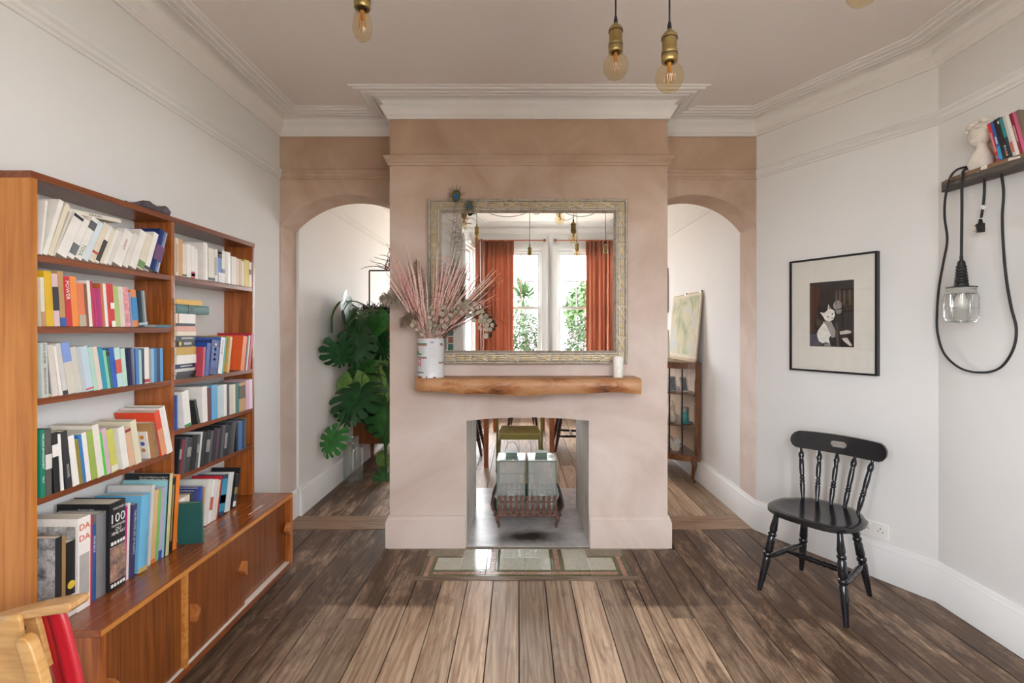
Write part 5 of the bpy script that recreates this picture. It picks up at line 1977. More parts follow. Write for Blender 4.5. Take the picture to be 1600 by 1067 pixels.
pr([(225, 515), (285, 525), (335, 490), (345, 410), (375, 470), (425, 500), (435, 560), (410, 620), (350, 645), (300, 625), (275, 580)], 'e6e4de', 5, 'cat_head')
pr([(320, 578), (345, 570), (355, 582), (335, 590)], '22201e', 6, 'cat_eye')
pr([(390, 545), (408, 528), (414, 545), (400, 555)], '22201e', 6, 'cat_eye')
pr([(385, 600), (408, 590), (405, 608)], '3a3634', 6, 'cat_nose')
pr([(350, 470), (362, 480), (372, 470), (350, 425)], '6a625c', 6, 'cat_ear')
pr([(445, 660), (470, 660), (495, 975), (460, 975)], '5a4f44', 3)
pr([(500, 780), (600, 760), (655, 775), (650, 800), (560, 815), (505, 820)], 'c6bfb8', 4)
pr([(530, 870), (600, 860), (665, 960), (640, 970), (560, 910)], 'c9c3bc', 4)
pr([(285, 945), (370, 940), (380, 980), (290, 980)], '8a8884', 3)

# wall socket
so = thing('wall_socket', 'white double wall socket above the skirting behind the black chair', 'socket', on_wall(0.735, 0.225), (0, 0, WANG))
b = MB()
b.cbox(-0.073, 0.073, -0.011, -0.001, 0, 0.086, 0.004)
b.build('face_plate', paint('eceae6', 0.35, vary=0.02), so)
for cx_ in (-0.036, 0.036):
    q = MB()
    for (dx, dz, w_, h_) in ((0, 0.028, 0.003, 0.005), (-0.011, 0.012, 0.005, 0.0025), (0.011, 0.012, 0.005, 0.0025)):
        q.box(cx_ + dx - w_ / 2 - 0.001, cx_ + dx + w_ / 2 + 0.001, -0.0115, -0.0105, 0.028 + dz - h_ / 2 - 0.001, 0.028 + dz + h_ / 2 + 0.001)
    q.build('pin_holes', paint('2a2a2a', 0.6), so)
    q = MB()
    q.cbox(cx_ - 0.006 + 0.018, cx_ + 0.006 + 0.018, -0.014, -0.0105, 0.06, 0.078, 0.002)
    q.build('switch', paint('f0efec', 0.3, vary=0.02), so)


# ================================================================== spindle back chair
def windsor(name, label, loc, rz, m, group=None, seat_m=None):
    ch = thing(name, label, 'chair', loc, (0, 0, rz), group)
    # seat: rounded D with a gentle saddle
    out = []
    for i in range(40):
        a_ = 2 * PI * i / 40
        ca, sa = math.cos(a_), math.sin(a_)
        w_ = 0.222 if sa < 0 else 0.222 - 0.05 * sa
        x = w_ * math.copysign(abs(ca) ** 0.62, ca)
        y = 0.205 * math.copysign(abs(sa) ** 0.72, sa)
        if sa > 0.2 and abs(ca) > 0.55:
            x *= 0.93
        out.append((x, y))
    b = MB()
    rings = [(0.0, -0.006), (0.55, -0.008), (0.82, -0.002), (0.95, 0.0), (1.0, -0.006)]
    vs_, n_ = [], 40
    for (k_, dz) in rings:
        for (x, y) in out:
            vs_.append((x * k_, y * k_, 0.445 + dz))
    for (x, y) in out:
        vs_.append((x * 1.0, y * 1.0, 0.424))
    for (x, y) in out:
        vs_.append((x * 0.94, y * 0.94, 0.413))
    fs = []
    R_ = len(rings) + 2
    for r_ in range(R_ - 1):
        for i in range(n_):
            j = (i + 1) % n_
            fs.append((r_ * n_ + i, r_ * n_ + j, (r_ + 1) * n_ + j, (r_ + 1) * n_ + i))
    fs.append(tuple((R_ - 1) * n_ + i for i in range(n_))[::-1])
    b.add(vs_, fs)
    b.build('seat', seat_m or m, ch, 40)
    prof = [(0, 0.0135), (0.08, 0.0145), (0.22, 0.02), (0.25, 0.016), (0.265, 0.0215), (0.29, 0.0215), (0.305, 0.016), (0.33, 0.0195), (0.48, 0.022), (0.505, 0.0165), (0.525, 0.0235), (0.55, 0.0235), (0.57, 0.0165), (0.60, 0.021), (0.78, 0.017), (1.0, 0.0115)]
    feet, tops = {}, {}
    for sx in (-1, 1):
        for sy, fx, fy, tx_, ty_ in ((-1, 0.206, -0.205, 0.15, -0.125), (1, 0.17, 0.205, 0.115, 0.13)):
            top, foot = Vector((sx * tx_, ty_, 0.416)), Vector((sx * fx, fy, 0.0))
            tops[sx, sy], feet[sx, sy] = top, foot
            q = MB()
            q.turned(top, foot, prof, 14)
            q.build('leg', m, ch, 50)
    sp = [(0, 0.009), (0.12, 0.011), (0.3, 0.016), (0.36, 0.0125), (0.4, 0.017), (0.44, 0.0125), (0.5, 0.0155), (0.56, 0.0125), (0.6, 0.017), (0.64, 0.0125), (0.7, 0.016), (0.88, 0.011), (1, 0.009)]
    mid = {}
    for sx in (-1, 1):
        a_ = tops[sx, -1].lerp(feet[sx, -1], 0.58)
        c_ = tops[sx, 1].lerp(feet[sx, 1], 0.6)
        q = MB()
        q.turned(a_, c_, sp, 12)
        q.build('stretcher', m, ch, 50)
        mid[sx] = a_.lerp(c_, 0.5)
    q = MB()
    q.turned(mid[-1], mid[1], sp, 12)
    q.build('stretcher', m, ch, 50)
    # back spindles
    bp = [(0, 0.008), (0.05, 0.009), (0.16, 0.0125), (0.29, 0.0135), (0.33, 0.011), (0.345, 0.014), (0.37, 0.014), (0.385, 0.0105), (0.4, 0.013), (0.425, 0.013), (0.44, 0.0105), (0.5, 0.0125), (0.62, 0.0135), (0.76, 0.012), (0.785, 0.0105), (0.82, 0.0135), (0.865, 0.0155), (0.91, 0.013), (0.96, 0.0075), (1, 0.0072)]
    for i in range(5):
        u = -1 + i * 0.5
        a_ = Vector((u * 0.135, 0.165 - 0.02 * u * u, 0.436))
        c_ = Vector((u * 0.178, 0.255 - 0.035 * u * u, 0.712))
        q = MB()
        q.turned(a_, c_, bp, 12)
        q.build('spindle', m, ch, 50)
    # crest rail with a hand hole, bowed backwards
    us = [-0.238, -0.232, -0.222, -0.205, -0.17, -0.12, -0.075, -0.048, -0.042, -0.034, -0.02, 0.02, 0.034, 0.042, 0.048, 0.075, 0.12, 0.17, 0.205, 0.222, 0.232, 0.238]
    vsn = [0.0, 0.36, 0.42, 0.5, 0.58, 0.64, 1.0]

    def P3(u, v, s_):
        e = max(0.0, (abs(u) - 0.195) / 0.043)
        hh = 0.047 * math.sqrt(max(0.05, 1 - e * e)) if e > 0 else 0.047
        arch = 0.006 * (1 - (u / 0.238) ** 2)
        zc_ = 0.755 + (v - 0.5) * 2 * hh + arch * (1 if v > 0.5 else 0)
        lean = 0.3 * (zc_ - 0.71)
        y = 0.256 - 0.62 * u * u + lean + s_ * 0.011
        return (u, y, zc_)
    b = MB()
    nu, nv = len(us), len(vsn)
    idx = {}
    for s_ in (-1, 1):
        for i, u in enumerate(us):
            for j, v in enumerate(vsn):
                vv = v
                idx[s_, i, j] = len(b.v)
                b.v.append(P3(u, vv, s_))
    hole = {(i, j) for i in range(nu - 1) for j in (1, 2, 3, 4) if abs(us[i] + us[i + 1]) / 2 < (0.034 if j in (1, 4) else 0.042)}
    F = []
    for i in range(nu - 1):
        for j in range(nv - 1):
            if (i, j) in hole:
                continue
            F.append((idx[-1, i, j], idx[-1, i + 1, j], idx[-1, i + 1, j + 1], idx[-1, i, j + 1]))
            F.append((idx[1, i, j], idx[1, i, j + 1], idx[1, i + 1, j + 1], idx[1, i + 1, j]))
            for (di, dj, e0, e1) in ((-1, 0, (i, j), (i, j + 1)), (1, 0, (i + 1, j), (i + 1, j + 1)), (0, -1, (i, j), (i + 1, j)), (0, 1, (i, j + 1), (i + 1, j + 1))):
                ni, nj = i + di, j + dj
                if not (0 <= ni < nu - 1 and 0 <= nj < nv - 1) or (ni, nj) in hole:
                    F.append((idx[-1, e0[0], e0[1]], idx[-1, e1[0], e1[1]], idx[1, e1[0], e1[1]], idx[1, e0[0], e0[1]]))
    b.f = F
    b.m = [0] * len(F)
    b.build('crest_rail', m, ch, 40)
    return ch


M_chair = paint('17181d', 0.17, vary=0.15, scale=30, coat=0.3, name='black_gloss_paint')
windsor('spindle_chair', 'black painted spindle back chair standing by the slanting wall', (1.585, 2.565, 0), math.radians(-53.6), M_chair)

# ================================================================== rustic wall shelf and what is on it
def tilt(y):
    return 2.118 + 0.035 * (y - 1.95)


sh = thing('wall_shelf', 'rustic dark plank shelf with flaking paint on the right wall', 'shelf', (2.168, 1.95, 2.118))
b = MB()
pl = [(2.166, 2.45), (2.135, 2.442), (2.10, 2.40), (2.072, 2.33), (2.058, 2.22), (2.05, 2.1), (2.046, 1.95), (2.05, 1.8), (2.04, 1.6), (2.04, 1.35), (2.166, 1.35)]
b.prism(pl, lambda x, y, d: (x - 2.168, y - 1.95, tilt(y) - 2.118 + d), -0.038, 0.0)
M_dark_plank = wood('grey_underside_wood', [(0.3, '2e2926'), (0.6, '5a5049'), (0.8, '7b6e63')], (30, 3, 30), 0.7)
b.build('plank', M_dark_plank, sh)
# brown worn edge along the front
b = MB()
for a_, c_ in zip(pl[1:9], pl[2:10]):
    b.add([(a_[0] - 2.1695, a_[1] - 1.95, tilt(a_[1]) - 2.118 - 0.016), (c_[0] - 2.1695, c_[1] - 1.95, tilt(c_[1]) - 2.118 - 0.016), (c_[0] - 2.1695, c_[1] - 1.95, tilt(c_[1]) - 2.118 + 0.0005), (a_[0] - 2.1695, a_[1] - 1.95, tilt(a_[1]) - 2.118 + 0.0005)], [(0, 1, 2, 3)])
b.build('worn_edge', wood('worn_edge_wood', [(0.3, '5b4330'), (0.7, '8d6c4e')], (20, 5, 20), 0.8), sh, None, False)
for (y0, y1, dz) in ((2.30, 2.33, 0.0), (2.24, 2.25, -0.004), (2.11, 2.14, -0.006), (2.37, 2.375, 0.0), (1.97, 2.02, -0.004), (2.16, 2.165, -0.008)):
    q = MB()
    xs_ = [(2.068 if y > 2.3 else 2.056 if y > 2.15 else 2.046) - 2.171 for y in (y0, y1)]
    q.add([(xs_[0], y0 - 1.95, tilt(y0) - 2.118 - 0.012 + dz), (xs_[1], y1 - 1.95, tilt(y1) - 2.118 - 0.009 + dz), (xs_[1] + 0.004, y1 - 1.95, tilt(y1) - 2.118 + 0.0012), (xs_[0] + 0.004, y0 - 1.95, tilt(y0) - 2.118 + 0.0012)], [(0, 1, 2, 3)])
    q.build('paint_flake', paint('d9d2c8', 0.8), sh, None, False)


def ellip(b, c, r, M=None, nu=14, nv=9):
    c = Vector(c)

    def fn(u, v):
        a_, t_ = 2 * PI * u, PI * (v * 0.998 + 0.001)
        p = Vector((r[0] * math.sin(t_) * math.cos(a_), r[1] * math.sin(t_) * math.sin(a_), r[2] * math.cos(t_)))
        return c + (M @ p if M else p)
    b.grid(nu, nv, fn, True)


yb = 2.185
bu = thing('plaster_bust', 'white plaster bust with curly hair on the rustic shelf', 'bust', (2.094, yb, tilt(yb) + 0.0005))
M_plw = paint('d6d0c6', 0.85, vary=0.1, scale=25, bmp=0.35, name='chalky_plaster')
b = MB()
b.lathe([(0.0, 0.0), (0.036, 0.0), (0.044, 0.01), (0.046, 0.03), (0.042, 0.055), (0.032, 0.078), (0.021, 0.095), (0.021, 0.12), (0.0, 0.125)], 22)
b.v = [(x * 0.95, y * 1.0 + 0.28 * max(0, 0.03 - abs(z - 0.03)) * (1 if y > 0 else 0.3), z) for x, y, z in b.v]
b.build('shoulders', M_plw, bu, 60)
b = MB()
ellip(b, (0, 0.004, 0.162), (0.04, 0.052, 0.054))
ellip(b, (-0.033, 0.01, 0.155), (0.008, 0.007, 0.012), None, 8, 6)
ellip(b, (-0.028, 0.012, 0.135), (0.011, 0.014, 0.01), None, 8, 6)
b.build('head', M_plw, bu, 60)
rb = random.Random(3)
b = MB()
for i in range(70):
    a_ = rb.uniform(0.3, 2 * PI - 0.3) + PI
    t_ = rb.uniform(0.25, 1.9)
    d = Vector((math.sin(t_) * math.cos(a_), math.sin(t_) * math.sin(a_), math.cos(t_)))
    if d.x < -0.4 and d.z < 0.3:
        continue
    p = Vector((d.x * 0.043, 0.006 + d.y * 0.06, 0.165 + d.z * 0.058))
    r_ = rb.uniform(0.008, 0.014)
    ellip(b, p, (r_, r_, r_ * 0.8), None, 7, 5)
b.build('curls', M_plw, bu, 60)
# shallow pale dish behind the bust
ds = thing('straw_hat', 'pale domed straw hat leaning on the wall behind the bust', 'hat', (2.162, 2.19, tilt(2.19) + 0.001))
b = MB()
b.lathe([(0.0, 0.021), (0.03, 0.02), (0.055, 0.014), (0.07, 0.004), (0.085, 0.0), (0.085, -0.002), (0.068, 0.001), (0.0, 0.018)], 24, Matrix.Translation((0, 0, 0.155)) @ Matrix.Rotation(-PI / 2 + 0.12, 4, 'Y'))
b.v = [(x, y * 0.9, z * 1.0) for x, y, z in b.v]
zmin = min(q[2] for q in b.v)
b.v = [(x, y, z - zmin) for x, y, z in b.v]
b.v = [(x, y, z * 1.28) for x, y, z in b.v]
b.build('crown', paint('b9a684', 0.85, vary=0.15, scale=60), ds, 60)

SB = [('R', 0.014, 0.185, {}, 'red children book with a pale title'), ('B', 0.013, 0.187, {}, 'blue book with a bright blue foot'), ('K', 0.012, 0.19, {}, 'brown black book'), ('K', 0.013, 0.192, {}, 'black book with coloured dots'),
      ('t', 0.012, 0.19, {}, 'black and teal book'), ('w', 0.011, 0.19, {}, 'grey picture book'), ('W', 0.014, 0.196, {}, 'white book'), ('J', 0.013, 0.19, {}, 'dark red book'), ('P', 0.012, 0.19, {}, 'pink book'), ('T', 0.012, 0.192, {}, 'brown book at the end')]
Yb = 2.078
for i, (ck, t, h, op, dd) in enumerate(SB):
    a_ = math.radians(14)
    rt = thing('book', '%s, %s from the bust on the rustic shelf' % (dd, ORD[i]), 'book', (2.055, Yb, tilt(Yb) + 0.0012), (a_, 0, PI), 'books on the rustic shelf')
    col = {'T': '7a6a58', 'P': 'd0608a', 't': '123c44', 'J': '8a1f30', 'K': '201a1a'}.get(ck, NAMES[ck][1])
    book_mesh(rt, 0.1, t, h, 0.0, paint(col, 0.45), False)
    if i == 0:
        spine_band(rt, 0, t, h * 0.25, h * 0.75, 'd88a8a', 0.25)
        spine_band(rt, 0, t, h * 0.06, h * 0.14, '7a8aa8', 0.2)
    if i == 1:
        spine_band(rt, 0, t, h * 0.03, h * 0.35, '2a9ad0', 0)
        spine_band(rt, 0, t, h * 0.42, h * 0.6, 'b9cbe0', 0.3)
    if i == 3:
        for zq in (0.06, 0.13, 0.2, 0.27):
            spine_band(rt, 0, t, h * zq, h * (zq + 0.045), ['d8a84a', 'c87a8a', '6a9ac0', 'a9b4a0'][int(zq * 14) % 4], 0.25)
        spine_band(rt, 0, t, h * 0.86, h * 0.93, 'c9c9c9', 0.3)
    if i == 4:
        spine_band(rt, 0, t, h * 0.5, h * 0.97, '1f8a8a', 0)
    if i == 5:
        spine_band(rt, 0, t, h * 0.1, h * 0.35, 'c06a5a', 0)
    if i == 7:
        spine_band(rt, 0, t, h * 0.3, h * 0.7, 'c9a0a0', 0.35)
    Yb -= t / math.cos(a_) + 0.0006

# inspection lamp hung by its cable
M_rub = paint('1c1c1e', 0.6, vary=0.1, name='black_rubber')
lc = px_x(1502, 448, 2.075)
lamp = thing('inspection_lamp', 'old hand lamp with a caged glass jar hanging by black cable from the shelf', 'lamp', tuple(lc))
b = MB()
rib = [(0.0, 0.0), (0.026, 0.0), (0.027, 0.006)]
z_ = 0.006
for i in range(7):
    r0 = 0.025 - 0.0012 * i
    rib += [(r0 + 0.002, z_ + 0.004), (r0 + 0.002, z_ + 0.01), (r0 - 0.002, z_ + 0.0125)]
    z_ += 0.0135
rib += [(0.015, z_ + 0.012), (0.012, z_ + 0.02), (0.007, z_ + 0.024), (0.007, z_ + 0.045), (0.0, z_ + 0.045)]
b.lathe(rib, 20)
b.build('handle', M_rub, lamp, 50)
b = MB()
b.lathe([(0.0, -0.001), (0.058, -0.004), (0.058, -0.001), (0.03, 0.003), (0.0, 0.003)], 24)
b.build('collar', M_rub, lamp, 50)
b = MB()
for i in range(5):
    pass
prof = [(0.052, -0.004)]
for i in range(4):
    prof += [(0.055, -0.007 - i * 0.007), (0.052, -0.0105 - i * 0.007)]
prof += [(0.05, -0.034), (0.05, -0.034)]
b.lathe(prof[:-1], 24, None, False)
b.build('threaded_ring', paint('b9b9b4', 0.25, 0.3, name='cloudy_thread'), lamp, 50)
M_jar = glass_mat('lamp_jar_glass', (0.93, 0.94, 0.93), 0.1, 0.02, 0.06)
b = MB()
b.lathe([(0.046, -0.03), (0.046, -0.14), (0.04, -0.152), (0.0, -0.155)], 24, None, False)
b.build('glass_jar', M_jar, lamp, 60)
M_cage = glass_mat('clear_plastic_cage', (0.85, 0.86, 0.84), 0.16, 0.05, 0.12)
b = MB()
for i in range(6):
    a_ = 2 * PI * i / 6 + 0.3
    ca, sa = math.cos(a_), math.sin(a_)
    b.tube([(0.052 * ca, 0.052 * sa, -0.03), (0.061 * ca, 0.061 * sa, -0.05), (0.061 * ca, 0.061 * sa, -0.14), (0.05 * ca, 0.05 * sa, -0.163), (0.012 * ca, 0.012 * sa, -0.166)], 0.0042, 6)
for z in (-0.1, -0.16):
    r_ = 0.061 if z > -0.15 else 0.052
    b.tube([(r_ * math.cos(2 * PI * i / 24), r_ * math.sin(2 * PI * i / 24), z) for i in range(25)], 0.0025, 5, False)
b.build('cage', M_cage, lamp, 60)
b = MB()
b.lathe([(0.014, -0.02), (0.016, -0.045), (0.026, -0.07), (0.028, -0.09), (0.02, -0.108), (0.0, -0.114)], 16)
b.build('bulb', paint('dedcd6', 0.3, name='frosted_bulb'), lamp, 60)


def cab(pts, r=0.0052, sub=6):
    q = MB()
    q.tube([p - lc for p in smooth_path(pts, sub)], r, 8)
    q.build('cable', M_rub, lamp, 60)


zt = 2.145
up = Vector((2.075, lc.y, lc.z + 0.14))
cab([up, px_x(1503, 330, 2.068), px_x(1503, 284, 2.058), px_x(1505, 268, 2.056), px_x(1512, 263, 2.075), px_x(1517, 259.5, 2.1)], 0.0058)
cab([px_x(1517, 259, 2.12), px_x(1506, 261.5, 2.095), px_x(1494, 266, 2.07), px_x(1484, 279, 2.058), px_x(1477, 310, 2.075), px_x(1476, 340, 2.1), px_x(1480, 375, 2.12), px_x(1474, 410, 2.13), px_x(1467, 450, 2.135), px_x(1464, 490, 2.14),
     px_x(1465, 520, 2.14), px_x(1475, 552, 2.14), px_x(1500, 575, 2.14), px_x(1532, 582, 2.14), px_x(1562, 575, 2.14), px_x(1582, 548, 2.14), px_x(1588, 515, 2.14), px_x(1580, 480, 2.14), px_x(1573, 440, 2.14), px_x(1568, 390, 2.13), px_x(1566, 340, 2.12), px_x(1568, 300, 2.11), px_x(1563, 262, 2.11)])
cab([px_x(1538, 268, 2.12), px_x(1538, 300, 2.12), px_x(1536, 322, 2.12), px_x(1533, 340, 2.115)])
pc = px_x(1532, 342, 2.115)
q = MB()
M0 = Matrix.Translation(pc - lc)
q.lathe([(0.005, 0.0), (0.007, -0.006), (0.009, -0.018), (0.009, -0.02), (0.0, -0.02)], 12, M0)
q.cbox(-0.012, 0.012, -0.011, 0.013, -0.062, -0.02, 0.004, M0)
q.build('plug', paint('141416', 0.3), lamp, 50)
q = MB()
for (dy, dz) in ((0.0, -0.026), (0.0, -0.05)):
    q.cbox(-0.003 + 0.0, 0.003, 0.013, 0.03, dz - 0.003, dz + 0.003, 0.001, M0)
q.build('plug_pins', paint('b8964a', 0.3, 0.9), lamp)
q = MB()
q.cbox(-0.008, 0.008, -0.008, 0.008, -0.004, 0.012, 0.003, Matrix.Translation(px_x(1535, 325, 2.112) - lc) @ Matrix.Rotation(0.6, 4, 'X'))
q.build('paper_tag', paint('dcdcd8', 0.7), lamp)

# ================================================================== pale wooden armchair at the near corner
M_birch = wood('birch_wood', [(0.3, 'c08d4c'), (0.55, 'd2a264'), (0.8, 'dcb478')], (3, 3, 26), 0.4, coat=0.2)
M_birch2 = wood('birch_arm_wood', [(0.3, 'b98a55'), (0.55, 'cfa470'), (0.8, 'd9b486')], (4, 26, 26), 0.4, coat=0.2)
M_red = paint('c01f2c', 0.42, vary=0.06, scale=5, coat=0.15, name='red_vinyl')
ac = thing('armchair', 'pale bent wood armchair with a red padded panel at the near corner of the cabinet', 'armchair', (-1.25, 1.28, 0))
ao = Vector(ac.location)


def slab(name, pts, Y0, Y1, m, c=0.0, smooth=None):
    """outline given at its front depth Y0, solid back to Y1"""
    q = MB()
    poly = [px(x, y, Y0) for x, y in pts]
    q.prism([(p.x, p.z) for p in poly], lambda a, z, d: (a - ao.x, d - ao.y, z), Y0, Y1)
    bm = bmesh.new()
    me = q.mesh('t', m)
    bm.from_mesh(me)
    if c:
        es = [e_ for e_ in bm.edges if abs(e_.verts[0].co.y - e_.verts[1].co.y) < 1e-5]
        bmesh.ops.bevel(bm, geom=es, offset=c, segments=3, affect='EDGES', profile=0.5)
    r_ = MB().bm(bm)
    bpy.data.meshes.remove(me)
    return r_.build(name, m, ac, smooth)


def sp2(pts, sub=5, closed=False):
    return [(p.x, p.y) for p in smooth_path([(x, y, 0) for x, y in pts], sub)]


# armrest: a thick rounded bar, its upper side sloping to the back
top_edge = sp2([(-60, 985), (-30, 974), (10, 963), (55, 952), (104, 943)])
arm_pts = top_edge + [(109, 945), (110, 953), (106, 958)] + sp2([(98, 960), (55, 966), (10, 977), (-30, 992), (-60, 1004)])
slab('armrest', arm_pts, 1.275, 1.335, M_birch2, 0.006, 40)
slab('back_panel', sp2([(-45, 1005), (-10, 982), (5, 968), (20, 962), (29, 967), (34, 1000), (42, 1050), (55, 1130), (72, 1240)]) + [(-45, 1240)], 1.26, 1.272, M_birch, 0.003, 40)
slab('leg', sp2([(23, 1006), (27, 999), (35, 998), (44, 1006), (54, 1032), (66, 1075), (78, 1150), (94, 1260), (98, 1400), (99, 1570)]) + sp2([(70, 1570), (68, 1400), (64, 1260), (56, 1150), (42, 1075), (31, 1032), (24, 1012)]), 1.21, 1.238, M_birch, 0.004, 40)
slab('side_plate', [(30, 972), (56, 964), (62, 985), (76, 1042), (70, 1045), (50, 1020), (34, 1010)], 1.335, 1.35, M_birch, 0.002)
slab('red_panel', sp2([(36, 966), (60, 956), (88, 952), (96, 962), (104, 985), (118, 1040), (126, 1080), (140, 1160), (150, 1240)]) + sp2([(112, 1245), (100, 1160), (88, 1095), (74, 1042), (60, 985), (48, 972)]), 1.352, 1.375, M_red, 0.012, 50)
slab('red_piping', sp2([(70, 956), (79, 985), (92, 1040), (102, 1090)]) + sp2([(106, 1090), (96, 1040), (83, 985), (74, 955)]), 1.346, 1.353, paint('8f131f', 0.45), 0.0)
slab('seat_rail', [(-45, 1180), (120, 1180), (122, 1215), (-45, 1215)], 1.245, 1.30, M_birch, 0.004)
slab('rear_leg', [(-60, 1000), (-36, 995), (-30, 1540), (-56, 1540)], 1.26, 1.30, M_birch, 0.004)
q = MB()
bc = px(36, 981, 1.334)
q.lathe([(0.0, 0.006), (0.004, 0.006), (0.0075, 0.003), (0.0085, 0.0), (0.0, 0.0)], 16, Matrix.Translation(bc - ao) @ Matrix.Rotation(PI / 2, 4, 'X'))
q.build('bolt', paint('4a4a4a', 0.35, 0.9), ac, 40)

# ================================================================== back room, left: cabinet, plant, jar
SY = 4.82
sb_ = thing('tall_cabinet', 'teak cabinet in the back room carrying the climbing plant', 'cabinet', (-1.43, SY + 0.5, 0))
so_ = (-1.43, SY + 0.5, 0)
M_sb = wood('teak_cabinet_end', [(0.25, '5f2f14'), (0.5, '84481f'), (0.8, '9c5c2b')], (70, 40, 1.8), 0.35)
cpart('end_panel', -1.655, -1.21, SY, SY + 0.022, 0.3, 1.43, M_sb, sb_, so_)
cpart('front_panel', -1.23, -1.21, SY + 0.022, SY + 1.2, 0.3, 1.43, M_sb, sb_, so_)
cpart('bottom_rail', -1.658, -1.205, SY - 0.006, SY + 1.2, 0.268, 0.3, M_sb, sb_, so_, 0.003)
cpart('top_board', -1.658, -1.205, SY - 0.006, SY + 1.21, 1.43, 1.45, M_sb, sb_, so_, 0.003)
cpart('far_end_panel', -1.655, -1.23, SY + 1.18, SY + 1.2, 0.3, 1.43, M_sb, sb_, so_)
for (x, y) in ((-1.6, SY + 0.45), (-1.27, SY + 0.45), (-1.6, SY + 1.05), (-1.27, SY + 1.05)):
    q = MB()
    q.turned((x - so_[0], y - so_[1], 0.268), (x - so_[0], y - so_[1], 0.0), [(0, 0.026), (0.6, 0.02), (1, 0.014)], 12)
    q.build('leg', M_sb, sb_, 40)

# glass jar on the floor
jar = thing('glass_jar', 'large clear glass jar on the floor against the white skirting', 'jar', (-1.545, 4.50, 0.002))
b = MB()
b.lathe([(0.0, 0.006), (0.07, 0.004), (0.082, 0.0), (0.086, 0.01), (0.086, 0.29), (0.082, 0.31), (0.06, 0.335), (0.05, 0.35), (0.05, 0.4), (0.053, 0.404)], 32, None, False)
b.build('jar_body', glass_mat('jar_glass', (0.8, 0.85, 0.84), 0.2, 0.02, 0.05), jar, 60)
b = MB()
b.tube([(0.053 * math.cos(2 * PI * i / 28), 0.053 * math.sin(2 * PI * i / 28), 0.404) for i in range(29)], 0.0035, 6, False)
b.build('rim', glass_mat('jar_rim_glass', (0.75, 0.8, 0.78), 0.25), jar, 60)

# planter
PY = 5.0
plr = thing('coir_planter', 'coir lined planter full of roots on top of the teak cabinet', 'planter', (-1.40, PY, 1.4505))
M_coir = paint('9a7442', 0.95, vary=0.5, scale=90, bmp=0.8, name='coir_fibre')
b = MB()
b.grid(28, 5, lambda u, v: (0.23 * math.copysign(abs(math.cos(2 * PI * u)) ** 0.5, math.cos(2 * PI * u)) * (0.92 + 0.1 * v), 0.15 * math.copysign(abs(math.sin(2 * PI * u)) ** 0.5, math.sin(2 * PI * u)) * (0.92 + 0.1 * v), 0.115 * v + 0.006 * math.sin(40 * u) * v), True)
b.f.append(tuple(i * 6 for i in range(28)))
b.m.append(0)
b.build('basket', M_coir, plr, 60)
b = MB()
rp = random.Random(21)
for i in range(260):
    x, y = rp.uniform(-0.21, 0.21), rp.uniform(-0.14, 0.13)
    p0 = Vector((x, y, 0.09))
    p1 = p0 + Vector((rp.uniform(-.05, .05), rp.uniform(-.04, .03), rp.uniform(0.03, 0.12)))
    p2 = p1 + Vector((rp.uniform(-.06, .06), rp.uniform(-.05, .03), rp.uniform(-0.05, 0.05)))
    b.tube([p0, p1, p2], [0.006, 0.005, 0.002], 4, False)
ro = b.build('roots', paint('2f2a1e', 0.9, vary=0.4, scale=30), plr, None, False)
q = MB()
q.add([(-0.215, -0.135, 0.09), (0.215, -0.135, 0.09), (0.215, 0.135, 0.09), (-0.215, 0.135, 0.09)], [(0, 1, 2, 3)])
q.build('soil', paint('2a2119', 0.95, vary=0.3, scale=60, bmp=0.5), plr, None, False)
b = MB()
for (x0, z0, x1, z1) in ((-0.155, 0.09, -0.155, 0.57), (0.2, 0.09, 0.2, 0.57), (-0.155, 0.57, 0.2, 0.57)):
    b.tube([(x0, 0.02, z0), (x1, 0.02, z1)], 0.008, 8)
b.build('support_frame', M_black, plr)
b = MB()
for i in range(16):
    p = [Vector((rp.uniform(-0.06, 0.16), 0.02, 0.578))]
    d = Vector((rp.uniform(-.8, .6), rp.uniform(-.3, .3), 1)).normalized()
    for k_ in range(6):
        d = (d + Vector((rp.uniform(-.7, .6), rp.uniform(-.3, .3), rp.uniform(-.5, .35)))).normalized()
        p.append(p[-1] + d * rp.uniform(0.035, 0.06))
    b.tube(p, [0.006, 0.005, 0.005, 0.004, 0.0035, 0.003, 0.002], 5, False)
b.build('dried_twigs', paint('6a5846', 0.9, vary=0.3), plr, 60, False)

# climbing plant with big cut leaves
M_leafd = None


def leaf_mat(name, a_, c_, trans=0.0):
    m, nt, b, out = new_mat(name)
    n1 = node(nt, 'ShaderNodeTexNoise', i_Scale=5.0, i_Detail=4.0)
    nt.links.new(coords(nt), n1.inputs['Vector'])
    r = ramp(nt, [(0.3, a_), (0.7, c_)])
    nt.links.new(n1.outputs['Fac'], r.inputs[0])
    nt.links.new(r.outputs[0], b.inputs['Base Color'])
    b.inputs['Roughness'].default_value = 0.45
    b.inputs['Specular IOR Level'].default_value = 0.3
    return m


M_lf = [leaf_mat('dark_leaf', '16391f', '26592f'), leaf_mat('mid_leaf', '235a28', '3c7c38'), leaf_mat('backlit_leaf', '4c7a30', '7a9a52')]  # lightest green puts light from behind into the colour of a few leaves


